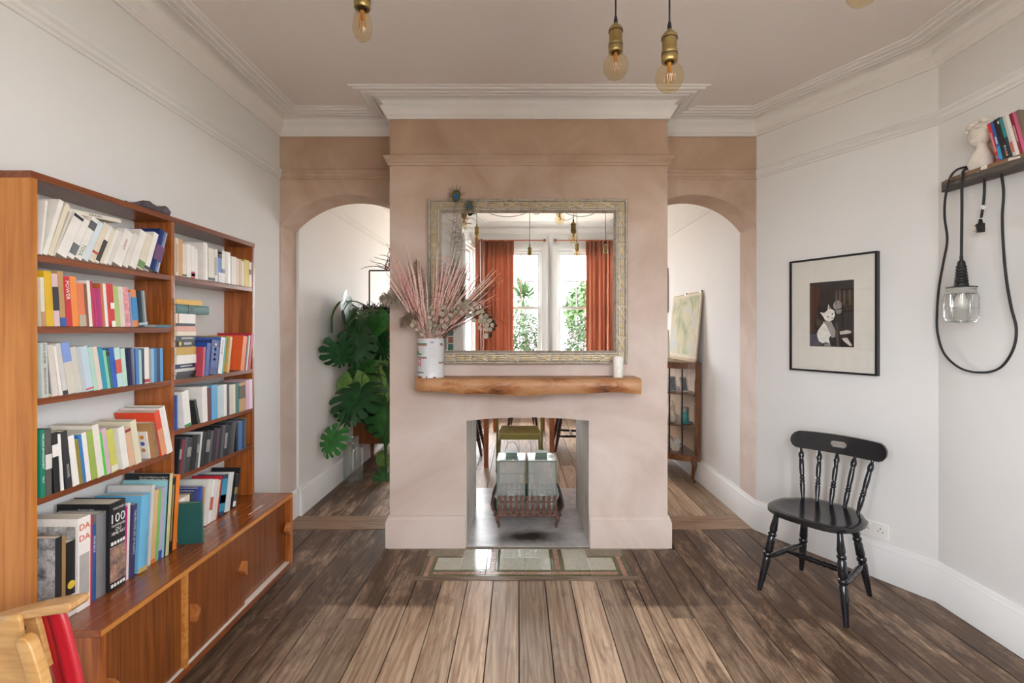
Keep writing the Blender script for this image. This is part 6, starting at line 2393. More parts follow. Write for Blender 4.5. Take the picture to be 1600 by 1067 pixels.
def leaf_mesh(cut=True, nf=6, mat=None):
    """leaf along +x from its stalk, cut into fingers on both sides"""
    b = MB()

    def P(u, v, s_):
        th = math.radians(158 - 150 * u ** 0.85)
        r_ = 0.40 + 0.16 * math.sin(PI * min(1, u * 1.25)) - 0.14 * u * u
        mx = 0.08 + 0.70 * u
        x = mx + v * r_ * math.cos(th)
        y = s_ * v * r_ * math.sin(th)
        z = 0.10 * v - 0.20 * v * v - 0.10 * (x - 0.3) ** 2
        return (x, y, z)
    for s_ in (-1, 1):
        for i in range(nf):
            u0, u1 = i / nf, (i + 1) / nf
            nv, nu = 6, 3
            base = len(b.v)
            for jv in range(nv + 1):
                v = jv / nv
                g = 0.0
                if cut and v > 0.5 and nf > 1:
                    g = 0.17 * min(1, (v - 0.5) / 0.1) * (1 - 0.3 * v)
                for ju in range(nu + 1):
                    t = ju / nu
                    a_ = u0 if (i == 0) else u0 + g * (u1 - u0)
                    c_ = u1 if (i == nf - 1) else u1 - g * (u1 - u0)
                    vv = v * (1 - (0.10 * (2 * t - 1) ** 2 if cut else 0) * v)
                    b.v.append(P(a_ + (c_ - a_) * t, vv, s_))
            for jv in range(nv):
                for ju in range(nu):
                    q_ = base + jv * (nu + 1) + ju
                    f = (q_, q_ + 1, q_ + nu + 2, q_ + nu + 1)
                    b.f.append(f if s_ > 0 else f[::-1])
                    b.m.append(0)
    return b.mesh('leaf', mat, 60, False)


LM = [leaf_mesh(True, 6, M_lf[0]), leaf_mesh(True, 6, M_lf[1]), leaf_mesh(False, 6, M_lf[1]), leaf_mesh(True, 5, M_lf[2]), leaf_mesh(False, 6, M_lf[2])]
mon = thing('climbing_plant', 'trailing plant with big dark cut leaves hanging down the teak cabinet', 'houseplant', (-1.40, 4.9, 1.55))
mo_ = Vector(mon.location)
M_stem = paint('3a5a2a', 0.6, vary=0.2)
# base x, base y, tip x, tip y, depth, mesh, facing tilt
LV = [(536, 491, 556, 527, 4.62, 0, -0.2), (588, 494, 584, 524, 4.6, 2, -0.2), (545, 525, 540, 570, 4.68, 0, 0.3), (570, 532, 590, 574, 4.70, 0, 0.1), (590, 530, 606, 560, 4.6, 0, -0.2), (553, 582, 556, 600, 4.6, 1, -0.5),
      (556, 566, 552, 603, 4.58, 1, -0.3), (538, 606, 518, 652, 4.55, 0, -0.2), (545, 595, 548, 628, 4.66, 4, 0.4), (578, 590, 582, 628, 4.68, 0, 0.2), (562, 616, 560, 652, 4.64, 0, 0.0), (590, 606, 596, 640, 4.6, 0, 0.2), (583, 634, 600, 668, 4.62, 0, 0.3),
      (600, 545, 596, 600, 4.66, 4, 0.3), (604, 590, 602, 625, 4.6, 3, 0.5), (525, 677, 506, 713, 3.78, 1, -0.3), (605, 640, 600, 690, 4.55, 1, 0.2), (603, 742, 594, 770, 4.5, 1, 0.3), (604, 712, 592, 728, 4.62, 4, 0.4), (520, 540, 528, 575, 4.7, 0, 0.5), (571, 500, 552, 520, 4.72, 0, 0.3),
      (588, 650, 586, 678, 4.7, 0, 0.2), (606, 575, 612, 610, 4.62, 0, -0.2), (545, 640, 535, 662, 4.7, 0, 0.5)]
crown = Vector((-1.36, 4.88, 1.60))
rl = random.Random(8)
for i, (bx_, by_, tx_, ty_, Y, k_, ti) in enumerate(LV):
    B0, T0 = px(bx_, by_, min(Y, 1.52 * FPX / (CX - bx_))), px(tx_, ty_, min(Y - 0.05, 1.52 * FPX / (CX - tx_)))
    ax = T0 - B0
    L = ax.length / 0.86
    ax.normalize()
    B0.x = max(B0.x, -1.55)
    nz = Vector((ti + rl.uniform(-.2, .2), -1, 0.35 + rl.uniform(-.2, .2)))
    nz = (nz - ax * nz.dot(ax)).normalized()
    yv = nz.cross(ax)
    o = link('leaf', LM[k_], mon, B0 - ax * 0.09 * L - mo_)
    o.rotation_euler = Matrix((ax, yv, nz)).transposed().to_euler()
    o.scale = (L, L * 1.15, L)
    Mw = Matrix((ax, yv, nz)).transposed()
    lowx = min((Mw @ Vector((v_.co.x * L, v_.co.y * L * 1.15, v_.co.z * L))).x for v_ in LM[k_].vertices) + o.location.x + mo_.x
    if lowx < -1.625:
        o.location.x += -1.625 - lowx
        B0.x += -1.625 - lowx
    # stalk
    st = crown + Vector((rl.uniform(-.12, .12), rl.uniform(-.05, .05), 0))
    if by_ > 560:
        st = px(rl.uniform(560, 602), rl.uniform(540, 600), 4.72)
    if by_ > 660:
        st = px(596, 600, 4.7)
    mid = st.lerp(B0, 0.5) + Vector((-0.05 if bx_ < 550 else 0.03, -0.08, 0.10 if by_ < 560 else 0.03))
    if bx_ == 528:
        mid = px(570, 660, 4.6)
    b = MB()
    b.tube([p - mo_ for p in smooth_path([st, mid, B0, B0 + ax * L * 0.5], 5)], [0.007] * 6 + [0.0055] * 5 + [0.004] * 5, 6)
    b.build('stalk', M_stem, mon, 60)
for pts in ([(575, 495, 4.85), (585, 540, 4.74), (596, 600, 4.7), (600, 680, 4.66), (604, 742, 4.55)], [(566, 495, 4.8), (548, 540, 4.5), (553, 590, 4.55), (575, 640, 4.6)], [(560, 482, 4.75), (536, 470, 4.3), (520, 490, 4.1), (518, 520, 4.1)]):
    b = MB()
    b.tube([p - mo_ for p in smooth_path([px(*q_) for q_ in pts], 6)], 0.0095, 7)
    b.build('vine', M_stem, mon, 60)

# ================================================================== back room, right: bow fronted display cabinet
DC = Vector((1.66, 4.95, 0))
dcab = thing('display_cabinet', 'bow fronted glazed wooden display cabinet on curved legs in the back room', 'cabinet', tuple(DC))
M_wal = wood('walnut', [(0.3, '4a2c18'), (0.6, '74492a'), (0.8, '8a5c38')], (20, 20, 6), 0.35)


def bow(a_, b_, n=24, x_back=-0.004):
    return [(-b_ * math.sin(PI * i / n), -a_ * math.cos(PI * i / n)) for i in range(n + 1)]


def half(name, a_, b_, z0, z1, m):
    q = MB()
    q.prism(bow(a_, b_), lambda x, y, d: (x - 0.006, y, d), z0, z1)
    return q.build(name, m, dcab)


half('top_board', 0.565, 0.435, 1.085, 1.105, M_wal)
half('top_rail', 0.55, 0.42, 1.045, 1.085, M_wal)
half('bottom_rail', 0.55, 0.42, 0.2, 0.255, M_wal)
for z in (0.525, 0.82):
    half('shelf', 0.535, 0.405, z - 0.014, z, M_wal)
q = MB()
q.box(-0.012, -0.004, -0.54, 0.54, 0.255, 1.045)
q.build('back_panel', wood('pale_back_boards', [(0.3, '8a6a4a'), (0.7, 'b8946c')], (1, 60, 1), 0.6), dcab)
bw = bow(0.55, 0.42, 24)
for i, w_ in ((0, 0.026), (24, 0.026), (3, 0.008), (5, 0.008), (8, 0.008), (12, 0.008), (16, 0.008), (19, 0.008), (21, 0.008)):
    x, y = bw[i]
    q = MB()
    if w_ > 0.02:
        yy = -0.55 if i == 0 else 0.55
        s_ = 1 if i == 0 else -1
        q.box(-0.055, -0.005, min(yy, yy + s_ * 0.02), max(yy, yy + s_ * 0.02), 0.255, 1.045)
        q.build('stile', M_wal, dcab)
    else:
        q.tube([(x, y, 0.255), (x, y, 1.045)], 0.0075, 8)
        q.build('glazing_bar', M_black, dcab)
for i in range(0, 24, 4):
    q = MB()
    for k_ in range(4):
        a_, c_ = bw[i + k_], bw[i + k_ + 1]
        q.add([(a_[0] - 0.004, a_[1], 0.255), (c_[0] - 0.004, c_[1], 0.255), (c_[0] - 0.004, c_[1], 1.045), (a_[0] - 0.004, a_[1], 1.045)], [(0, 1, 2, 3)])
    q.build('pane', M_glass, dcab, 60, False)
for (x, y) in ((-0.05, -0.49), (-0.05, 0.49), (-0.34, -0.22), (-0.34, 0.22)):
    q = MB()
    d = Vector((x, y * 0.3, 0)).normalized() * 0.03 if x < -0.1 else Vector((0, math.copysign(0.03, y), 0))
    p = smooth_path([Vector((x, y, 0.21)), Vector((x, y, 0.15)) + d * 0.8, Vector((x, y, 0.08)) - d * 0.1, Vector((x, y, 0.025)) - d * 0.15, Vector((x, y, 0.006)) + d * 0.9], 4)
    n_ = len(p)
    q.tube(p, [0.03 - 0.018 * min(1, j / (n_ * 0.7)) for j in range(n_ - 2)] + [0.017, 0.012], 8)
    q.build('leg', M_wal, dcab, 50)


def white_coral(label, loc, n_, sz, sd):
    rc = random.Random(sd)
    o = thing('coral', label, 'coral', loc, group='things in the display cabinet')
    b = MB()
    for i in range(n_):
        p = [Vector((rc.uniform(-.02, .02), rc.uniform(-.04, .04), 0.0))]
        d = Vector((rc.uniform(-.6, .6), rc.uniform(-.9, .9), 1)).normalized()
        for k_ in range(4):
            d = (d + Vector((rc.uniform(-.5, .5), rc.uniform(-.5, .5), rc.uniform(-.1, .4)))).normalized()
            p.append(p[-1] + d * sz)
        b.tube(p, [0.006, 0.0055, 0.005, 0.004, 0.003], 5)
    b.build('branches', paint('dcd6cc', 0.8), o, 60)


white_coral('branching white coral on the bottom shelf of the display cabinet', (DC.x - 0.17, DC.y - 0.33, 0.2555), 30, 0.03, 4)
o = thing('paint_jar', 'small jar with a teal label on the middle shelf of the display cabinet', 'jar', (DC.x - 0.10, DC.y - 0.40, 0.5255), group='things in the display cabinet')
b = MB()
b.lathe([(0.0, 0.0), (0.036, 0.0), (0.038, 0.005), (0.038, 0.1), (0.03, 0.112), (0.0, 0.112)], 20)
b.build('jar_body', paint('2c8a86', 0.35), o, 40)
b = MB()
b.lathe([(0.0, 0.112), (0.039, 0.112), (0.039, 0.15), (0.0, 0.152)], 20)
b.build('lid', paint('9aa09a', 0.3, 0.6), o, 40)
o = thing('sea_shell', 'large pale shell on the middle shelf of the display cabinet', 'shell', (DC.x - 0.22, DC.y - 0.36, 0.5255), group='things in the display cabinet')
b = MB()
b.lathe([(0.0, 0.0), (0.05, 0.01), (0.07, 0.05), (0.06, 0.1), (0.045, 0.13), (0.05, 0.14), (0.03, 0.17), (0.032, 0.178), (0.01, 0.2), (0.0, 0.205)], 18)
b.v = [(x * 0.7 + 0.25 * (z - 0.08) ** 2 * 4, y * 1.1, z) for x, y, z in b.v]
b.build('spiral_body', paint('c9bba8', 0.6, vary=0.25, scale=18), o, 60)
b = MB()
ellip(b, (-0.035, -0.03, 0.055), (0.02, 0.03, 0.045))
b.build('shell_lip', paint('d9c6b2', 0.4), o, 60)
for (dx, dy, lb, cc) in ((-0.1, -0.40, 'small white framed picture on the top shelf of the display cabinet', 'ddd8cf'), (-0.2, -0.37, 'small grey framed picture on the top shelf of the display cabinet', 'b4b2ae')):
    o = thing('small_frame', lb, 'picture frame', (DC.x + dx, DC.y + dy, 0.8205), (math.radians(-10), 0, math.radians(25)), 'things in the display cabinet')
    b = MB()
    for (x0, x1, z0, z1) in ((-0.045, -0.035, 0, 0.14), (0.035, 0.045, 0, 0.14), (-0.035, 0.035, 0, 0.01), (-0.035, 0.035, 0.13, 0.14)):
        b.box(x0, x1, -0.008, 0.008, z0 + 0.002, z1 + 0.002)
    b.build('frame', paint(cc, 0.5), o)
    b = MB()
    b.box(-0.035, 0.035, -0.003, 0.006, 0.012, 0.132)
    b.build('picture', paint('7a7f84', 0.5, vary=0.4, scale=30), o)
o = thing('pebble', 'grey pebble beside the jar in the display cabinet', 'pebble', (DC.x - 0.06, DC.y - 0.435, 0.5257), group='things in the display cabinet')
b = MB()
ellip(b, (0, 0, 0.014), (0.03, 0.022, 0.014))
b.build('pebble_body', paint('5a5f62', 0.7, vary=0.2), o, 60)
o = thing('glass_candlestick', 'clear glass candlestick on a round foot on the display cabinet', 'candlestick', (DC.x - 0.22, DC.y - 0.28, 1.1055))
b = MB()
b.lathe([(0.0, 0.0), (0.07, 0.0), (0.072, 0.012), (0.05, 0.02), (0.02, 0.028), (0.016, 0.05), (0.013, 0.2), (0.012, 0.25), (0.008, 0.262), (0.012, 0.275), (0.012, 0.295), (0.0, 0.3)], 20)
b.build('stem', paint('c4bfae', 0.2, name='cloudy_glass'), o, 50)
b = MB()
b.lathe([(0.0, 0.0121), (0.06, 0.0121), (0.062, 0.016), (0.045, 0.022), (0.0, 0.022)], 20)
b.build('foot_ring', paint('a89a6c', 0.3), o, 50)


def landscape_mat():
    m, nt, b, _ = new_mat('misty_landscape_print')
    n1 = node(nt, 'ShaderNodeTexNoise', i_Scale=4.5, i_Detail=6.0, i_Roughness=0.55, i_Distortion=0.6)
    nt.links.new(coords(nt), n1.inputs['Vector'])
    r = ramp(nt, [(0.28, '9aa189'), (0.42, 'b3b79f'), (0.52, 'cbc5ad'), (0.62, 'bec4c3'), (0.75, 'b1babf')])
    nt.links.new(n1.outputs['Fac'], r.inputs[0])
    nt.links.new(r.outputs[0], b.inputs['Base Color'])
    b.inputs['Roughness'].default_value = 0.95
    b.inputs['Specular IOR Level'].default_value = 0.05
    return m


pn = thing('landscape_canvas', 'pale misty landscape board leaning on the wall above the display cabinet', 'painting', (1.597, 4.78, 1.1065), (0, math.radians(5.2), 0))
b = MB()
pts = []
W_, H_ = 0.40, 0.655
for (cx_, cz_, a0) in ((W_ - 0.03, 0.03, -90), (W_ - 0.03, H_ - 0.03, 0), (-W_ + 0.03, H_ - 0.03, 90), (-W_ + 0.03, 0.03, 180)):
    for k_ in range(5):
        a_ = math.radians(a0 + 22.5 * k_)
        pts.append((cx_ + 0.03 * math.cos(a_), cz_ + 0.03 * math.sin(a_)))
b.prism(pts, lambda y, z, d: (d, y, z), 0.0, 0.012)
b.build('board', paint('c0ac92', 0.9, spec=0.1), pn)
b = MB()
b.box(-0.0012, 0.0, -W_ + 0.03, W_ - 0.03, 0.06, H_ - 0.035)
b.build('picture', landscape_mat(), pn)
b = MB()
b.box(-0.0008, 0.0, -W_ + 0.004, W_ - 0.004, 0.03, H_ - 0.01)
b.build('border', paint('cfc9b9', 0.9, spec=0.1), pn)
for y in (-0.37, 0.02):
    b = MB()
    b.cbox(-0.004, 0.016, y - 0.012, y + 0.012, H_ - 0.015, H_ + 0.008, 0.002)
    b.build('clip', paint('8a8d8a', 0.3, 0.8), pn)
fr = thing('wall_picture', 'thin dark picture frame on the back room wall beyond the landscape', 'picture', (1.672, 5.75, 1.6))
b = MB()
for (y0, y1, z0, z1) in ((-0.33, -0.31, 0, 0.5), (0.31, 0.33, 0, 0.5), (-0.31, 0.31, 0, 0.02), (-0.31, 0.31, 0.48, 0.5)):
    b.box(-0.02, -0.001, y0, y1, z0, z1)
b.build('frame', paint('4a443c', 0.5), fr)
b = MB()
b.box(-0.008, -0.002, -0.31, 0.31, 0.02, 0.48)
b.build('picture', paint('b9b4aa', 0.6, vary=0.3, scale=6), fr)

# ================================================================== dining table and chairs seen through the fireplace
M_pine = wood('orange_table_wood', [(0.3, '8a4a22'), (0.6, 'a8623a'), (0.8, 'b87448')], (30, 30, 3), 0.4)
tb = thing('dining_table', 'wooden dining table with square tapered legs beyond the fireplace', 'table', (0.0, 5.82, 0.003))
b = MB()
b.cbox(-0.44, 0.44, -0.98, 0.98, 0.72, 0.75, 0.004)
b.build('tabletop', M_pine, tb)
b = MB()
for (x0, x1, y0, y1) in ((-0.3, 0.3, -0.9, -0.88), (-0.3, 0.3, 0.88, 0.9), (-0.36, -0.34, -0.86, 0.86), (0.34, 0.36, -0.86, 0.86)):
    b.box(x0, x1, y0, y1, 0.62, 0.72)
b.build('apron', M_pine, tb)
for sx in (-1, 1):
    for sy in (-1, 1):
        b = MB()
        cx_, cy_ = sx * 0.335, sy * 0.89
        t0, t1 = 0.03, 0.021
        b.add([(cx_ - t1, cy_ - t1, 0), (cx_ + t1, cy_ - t1, 0), (cx_ + t1, cy_ + t1, 0), (cx_ - t1, cy_ + t1, 0), (cx_ - t0, cy_ - t0, 0.72), (cx_ + t0, cy_ - t0, 0.72), (cx_ + t0, cy_ + t0, 0.72), (cx_ - t0, cy_ + t0, 0.72)],
              [(3, 2, 1, 0), (4, 5, 6, 7), (0, 1, 5, 4), (1, 2, 6, 5), (2, 3, 7, 6), (3, 0, 4, 7)])
        b.build('leg', M_pine, tb)
M_dkw = wood('dark_chair_wood', [(0.3, '231511'), (0.7, '3e2620')], (20, 20, 4), 0.35)
windsor('dining_chair', 'dark wooden spindle chair on the left side of the dining table', (-0.62, 5.55, 0.003), math.radians(90), M_dkw, 'dark chairs round the dining table')
windsor('dining_chair', 'dark wooden spindle chair on the right side of the dining table', (0.62, 5.75, 0.003), math.radians(-90), M_dkw, 'dark chairs round the dining table')
windsor('dining_chair', 'dark wooden spindle chair at the far end of the dining table', (0.05, 6.95, 0.003), 0.0, M_dkw, 'dark chairs round the dining table')

# olive folding chair
fc = thing('folding_chair', 'olive green metal folding chair between fireplace and table', 'chair', (0.005, 4.62, 0.003))
M_ol = paint('8a8448', 0.4, 0.3, vary=0.12, name='olive_enamel')
b = MB()
b.cbox(-0.185, 0.185, -0.14, 0.24, 0.415, 0.44, 0.01)
b.build('seat', M_ol, fc, 40)
b = MB()
b.cbox(-0.19, 0.19, -0.152, -0.14, 0.385, 0.438, 0.004)
b.build('seat_apron', M_ol, fc)
for s_ in (-1, 1):
    b = MB()
    b.tube(smooth_path([(s_ * 0.222, 0.14, 0.0), (s_ * 0.212, 0.02, 0.42), (s_ * 0.205, -0.13, 0.8), (s_ * 0.18, -0.15, 0.85)], 5), 0.0115, 8)
    b.build('back_post', M_ol, fc, 60)
    b = MB()
    b.tube([(s_ * 0.196, -0.26, 0.0), (s_ * 0.192, 0.2, 0.40)], 0.011, 8)
    b.build('leg', M_ol, fc, 60)
    b = MB()
    b.lathe([(0.0, 0.0), (0.014, 0.0), (0.014, 0.03), (0.0, 0.03)], 10, Matrix.Translation((s_ * 0.222, 0.14, -0.002)))
    b.build('rubber_foot', M_black, fc)
b = MB()
b.tube([(-0.195, -0.17, 0.08), (0.195, -0.17, 0.08)], 0.008, 8)
b.build('stretcher', M_ol, fc, 60)
b = MB()
b.cbox(-0.19, 0.19, -0.155, -0.14, 0.68, 0.82, 0.006)
b.build('backrest', M_ol, fc, 40)

# ================================================================== behind the viewer: curtains, garden (seen in the mirror)
def curtain_mat():
    m, nt, b, out = new_mat('terracotta_curtain_cloth')
    nt.nodes.remove(b)
    wv = node(nt, 'ShaderNodeTexNoise', i_Scale=1.0, i_Detail=4.0)
    nt.links.new(coords(nt, 'Object', (60, 60, 1.5)), wv.inputs['Vector'])
    r = ramp(nt, [(0.3, '6f4a3d'), (0.7, '8b604f')])
    nt.links.new(wv.outputs['Fac'], r.inputs[0])
    df = node(nt, 'ShaderNodeBsdfDiffuse')
    tl = node(nt, 'ShaderNodeBsdfTranslucent')
    nt.links.new(r.outputs[0], df.inputs[0])
    tl.inputs[0].default_value = lin('b4583a')
    mx = nt.nodes.new('ShaderNodeMixShader')
    mx.inputs[0].default_value = 0.07
    nt.links.new(df.outputs[0], mx.inputs[1])
    nt.links.new(tl.outputs[0], mx.inputs[2])
    nt.links.new(mx.outputs[0], out.inputs[0])
    return m


M_curt = curtain_mat()
M_copper = paint('b8704e', 0.3, 0.9, name='copper_rod')


def curtain(label, p0, p1, zt_, zb, folds, amp=0.028):
    p0, p1 = Vector((*p0, 0)), Vector((*p1, 0))
    root = thing('curtain', label, 'curtain', (p0.x, p0.y, zb), group='terracotta curtains in the bay')
    d = p1 - p0
    n = Vector((d.y, -d.x, 0)).normalized()
    b = MB()
    rc = random.Random(int(abs(p0.x * 100)))
    ph = [rc.uniform(-0.5, 0.5) for _ in range(40)]

    def fn(u, v):
        a_ = u * folds * 2 * PI
        s_ = amp * (0.5 + 0.6 * (1 - v)) * (math.sin(a_ + 0.5 * math.sin(2 * v + ph[0] * 6)) + 0.6 * math.sin(0.53 * a_ + ph[1] * 6 + v) + 0.35 * math.sin(2.27 * a_ + ph[2] * 6))
        q = d * (u + 0.012 * math.sin(a_ * 0.5 + 3 * v)) + n * (s_ + 0.02)
        return (q.x, q.y, (zt_ - zb) * v)
    b.grid(folds * 10, 12, fn)
    b.build('cloth', M_curt, root, 60, False)
    return root


for (x0, x1, lb) in ((-0.55, 0.38, 'copper curtain rod over the sash window on the left in the mirror'), (0.49, 1.36, 'copper curtain rod over the sash window on the right in the mirror')):
    ro = thing('curtain_rod', lb, 'curtain rod', (x0, -0.53, 2.655), group='copper curtain rods')
    b = MB()
    b.tube([(0, 0, 0), (x1 - x0, 0, 0)], 0.008, 8)
    b.build('rod', M_copper, ro, 60)
    for q_ in (0.02, x1 - x0 - 0.02):
        b = MB()
        b.tube([(q_, -0.07, 0.012), (q_, 0, 0.012)], 0.006, 6)
        b.lathe([(0.0, 0.0), (0.02, 0.0), (0.02, 0.006), (0.0, 0.008)], 12, Matrix.Translation((q_, -0.07, 0.012)) @ Matrix.Rotation(-PI / 2, 4, 'X'))
        b.build('bracket', M_black, ro)
curtain('terracotta curtain drawn back beside the long window, widest in the mirror', (-0.07, -0.53), (-0.53, -0.53), 2.645, 0.02, 7)
curtain('terracotta curtain hanging at the right edge of the mirror', (1.36, -0.53), (0.93, -0.53), 2.645, 0.02, 7)
curtain('narrow terracotta curtain at the side window of the bay', (-0.575, -0.44), (-0.60, -0.24), 2.645, 0.02, 4, 0.02)

# photos pinned to the wall behind
ps = thing('photo_strip', 'strip of small colour photos pinned to the wall, seen in the mirror', 'photos', (-0.87, 0.151, 1.15))
for i, cc in enumerate(('2f6a5a', '8a5a4a', '3a6a6a', 'a06a5a')):
    b = MB()
    b.box(-0.045, 0.045, 0.0, 0.002, 0.09 * i, 0.09 * i + 0.08)
    b.build('photo', paint(cc, 0.4, vary=0.5, scale=40), ps)

# garden
M_bounce_ground = paint('b3aa9a', 0.95, vary=0.2, scale=3.0, name='pale_bounce_ground')  # ground colour chosen pale so that it bounces daylight up into the room
b = MB()
b.add([(-30, -30, -0.35), (30, -30, -0.35), (30, 40, -0.35), (-30, 40, -0.35)], [(0, 1, 2, 3)])
struct(b.build('ground', M_bounce_ground, None, None, False), 'garden ground outside the windows, coloured pale to bounce light indoors')
M_fl = [paint('14240f', 0.7, vary=0.4), paint('283e1c', 0.7, vary=0.4), paint('354e28', 0.7, vary=0.4)]
M_blos = paint('8a6f80', 0.7, vary=0.2)
M_bark = paint('4a3a2c', 0.9, vary=0.3)


def shrub(label, c, r, n, k_, flowers, sd, cat='shrub', leaf=0.05):
    rs = random.Random(sd)
    root = thing('garden_' + cat, label, cat, (c[0], c[1], -0.35), group='garden plants outside the bay')
    b = MB()
    f = MB()

    def one(mb_, p, s_):
        d = Vector((rs.gauss(0, 1), rs.gauss(0, 1), rs.gauss(0.3, 1))).normalized()
        e = d.orthogonal().normalized()
        mb_.add([p - e * s_ * 0.3, p + d * s_ * 0.5 - e * s_ * 0.45, p + d * s_, p + d * s_ * 0.5 + e * s_ * 0.45], [(0, 1, 2, 3)])
    cz_ = c[2] + 0.35
    for i in range(n):
        d = Vector((rs.gauss(0, 1), rs.gauss(0, 1), rs.gauss(0, 1))).normalized() * (rs.random() ** 0.28)
        one(b, Vector((d.x * r[0], d.y * r[1], cz_ + d.z * r[2])), leaf * rs.uniform(0.7, 1.3))
    b.build('foliage', M_fl[k_], root, None, False)
    if flowers:
        for i in range(flowers):
            d = Vector((rs.gauss(0, 1), rs.gauss(0.5, 1), rs.gauss(0.2, 1))).normalized() * rs.uniform(0.93, 1.04)
            c0 = Vector((d.x * r[0], d.y * r[1], cz_ + d.z * r[2]))
            for q_ in range(4):
                one(f, c0 + Vector((rs.gauss(0, .02), rs.gauss(0, .02), rs.gauss(0, .02))), 0.035)
        f.build('blossom', M_blos, root, None, False)
    t = MB()
    t.tube([(0, 0, 0), (0.02, 0, cz_ * 0.5), (0, 0.02, cz_)], [0.05, 0.04, 0.02], 7)
    t.build('trunk', M_bark, root, 60)


shrub('flowering bush close outside the window on the left in the mirror', (0.08, -2.4, 0.7), (0.55, 0.5, 1.02), 6500, 1, 260, 1)
shrub('flowering bush close outside the window on the right in the mirror', (1.28, -2.5, 0.7), (0.52, 0.5, 1.02), 6500, 1, 230, 2)
shrub('leafy tree beyond the flowering bush in the right window', (1.72, -4.6, 1.75), (0.72, 0.7, 0.75), 5200, 2, 0, 3, 'tree', 0.09)
shrub('dark hedge bush beyond the side window of the bay', (-2.6, -1.5, 0.6), (0.9, 1.0, 1.1), 3000, 0, 0, 4)
cp = thing('garden_palm', 'spiky palm beyond the flowering bush in the left window', 'palm', (0.1, -4.2, -0.35), group='garden plants outside the bay')
t = MB()
t.tube([(0, 0, 0), (0.05, 0, 1.2), (0, 0, 2.42)], [0.09, 0.07, 0.06], 8)
t.build('trunk', M_bark, cp, 60)
rs = random.Random(9)
b = MB()
for i in range(260):
    d = Vector((rs.gauss(0, 1), rs.gauss(0, 1), rs.gauss(0.25, 0.8))).normalized()
    c0 = Vector((0, 0, 2.42))
    L = rs.uniform(0.5, 0.8)
    p1, p2 = c0 + d * L * 0.6, c0 + d * L + Vector((0, 0, -0.12))
    e = d.cross(Vector((0, 0, 1))).normalized() * 0.018
    b.add([c0 - e, c0 + e, p1 + e, p1 - e, p2], [(0, 1, 2, 3), (3, 2, 4)])
b.build('fronds', M_fl[2], cp, None, False)

# ================================================================== hanging bulbs
M_brass = paint('a48e5c', 0.32, 0.9, vary=0.15, name='antique_brass')
M_amber = glass_mat('amber_bulb_glass', (0.97, 0.9, 0.74), 0.07)
M_fil = paint('c98a3a', 0.4, 0.5, name='filament_wire')
M_cord = paint('141414', 0.6, name='black_cord')
ROSE = Vector((0.32, 0.85, H - 0.001))
rose = thing('ceiling_rose', 'round brass ceiling rose where the black bulb cords meet', 'ceiling rose', tuple(ROSE))
b = MB()
b.lathe([(0.0, 0.0), (0.07, 0.0), (0.07, -0.014), (0.055, -0.026), (0.0, -0.028)], 24)
b.build('plate', M_brass, rose, 40)


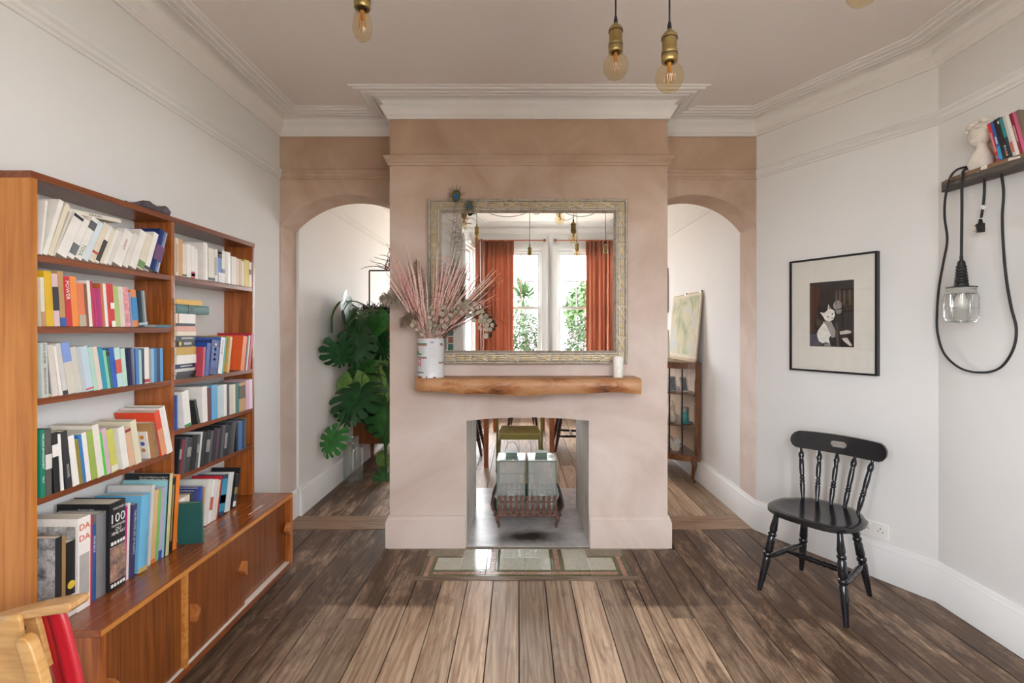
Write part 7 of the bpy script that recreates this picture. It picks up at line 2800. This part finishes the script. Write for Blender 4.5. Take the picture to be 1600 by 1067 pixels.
def pendant(label, tip, kind, hook_off=(0, 0), bulb=True):
    tip = Vector(tip)
    root = thing('pendant_bulb', label, 'pendant light', tuple(tip), group='hanging bulbs')
    if kind == 'G':
        gb = [(0.0, 0.0), (0.012, 0.001), (0.03, 0.01), (0.043, 0.028), (0.0475, 0.05), (0.043, 0.072), (0.03, 0.09), (0.02, 0.1), (0.0165, 0.115)]
        hb = 0.105
    else:
        gb = [(0.0, 0.0), (0.012, 0.002), (0.024, 0.012), (0.031, 0.03), (0.032, 0.042), (0.028, 0.068), (0.021, 0.1), (0.0175, 0.118)]
        hb = 0.11
    if bulb:
        b = MB()
        b.lathe(gb, 24, None, False)
        b.build('glass_bulb', M_amber, root, 60)
        b = MB()
        for i in range(6):
            a_ = 2 * PI * i / 6
            b.tube([(0.006 * math.cos(a_), 0.006 * math.sin(a_), hb - 0.02), (0.013 * math.cos(a_), 0.013 * math.sin(a_), 0.035)], 0.0011, 4)
        b.lathe([(0.0, 0.07), (0.005, 0.07), (0.007, 0.1), (0.0, 0.1)], 10)
        b.build('filament', M_fil, root)
    z0 = hb - 0.003
    b = MB()
    b.lathe([(0.0165, z0), (0.025, z0), (0.027, z0 + 0.004), (0.027, z0 + 0.022), (0.0255, z0 + 0.025), (0.027, z0 + 0.028), (0.027, z0 + 0.036), (0.0245, z0 + 0.04), (0.0245, z0 + 0.078), (0.027, z0 + 0.08), (0.027, z0 + 0.088), (0.018, z0 + 0.1), (0.009, z0 + 0.107), (0.006, z0 + 0.115), (0.0, z0 + 0.115)], 24, None, False)
    b.build('socket', M_brass, root, 35)
    b = MB()
    for z_ in (0.025, 0.079):
        b.tube([(0.0262 * math.cos(2 * PI * i / 24), 0.0262 * math.sin(2 * PI * i / 24), z0 + z_) for i in range(25)], 0.0016, 5, False)
    b.build('socket_groove', M_black, root)
    b = MB()
    b.lathe([(0.0, z0 + 0.112), (0.0075, z0 + 0.112), (0.0075, z0 + 0.124), (0.006, z0 + 0.13), (0.0045, z0 + 0.138), (0.0, z0 + 0.138)], 12)
    b.build('cord_grip', M_black, root, 40)
    hook = Vector((tip.x + hook_off[0], tip.y + hook_off[1], H - 0.018)) - tip
    rz = ROSE + Vector((0, 0, -0.03)) - tip
    pts = [Vector((0, 0, z0 + 0.13)), Vector((0, 0, (z0 + 0.13 + hook.z) / 2)), hook]
    dist = (rz - hook).length
    sag = min(0.16, 0.22 * dist)
    n = 12
    for i in range(1, n + 1):
        t = i / n
        p = hook.lerp(rz, t)
        p.z -= 4 * sag * t * (1 - t)
        pts.append(p)
    b = MB()
    b.tube(pts, 0.0032, 7)
    b.build('cord', M_cord, root, 60)
    b = MB()
    b.tube([hook + Vector((0.008 * math.cos(a_ * PI / 6), 0, 0.006 + 0.008 * math.sin(a_ * PI / 6))) for a_ in range(-5, 4)] + [hook + Vector((0, 0, 0.0165))], 0.0018, 5)
    b.build('ceiling_hook', M_brass, root)


pendant('pear shaped amber bulb hanging over the bookcase side of the room', px(566, 64, 1.61), 'ST')
pendant('amber globe bulb on the shorter cord left of its nearer pair', px(962, 124, 1.84), 'G')
pendant('amber globe bulb hanging lowest in front of the cornice', px(1046, 144, 1.65), 'G')
pendant('amber globe bulb cut off by the top edge towards the right', px(1348, 9, 1.5), 'G')
pendant('pear shaped bulb in the mirror before the left sash window', (0.13, 0.37, 2.2), 'ST')
pendant('globe bulb in the mirror before the right sash window', (0.72, 0.2, 2.28), 'G')
pendant('empty brass socket hanging at the right edge of the mirror', (1.02, 0.52, 2.2), 'ST', (0, 0), False)
pendant('pear shaped bulb near the bay corner in the mirror', (-0.5, 0.5, 2.42), 'ST')
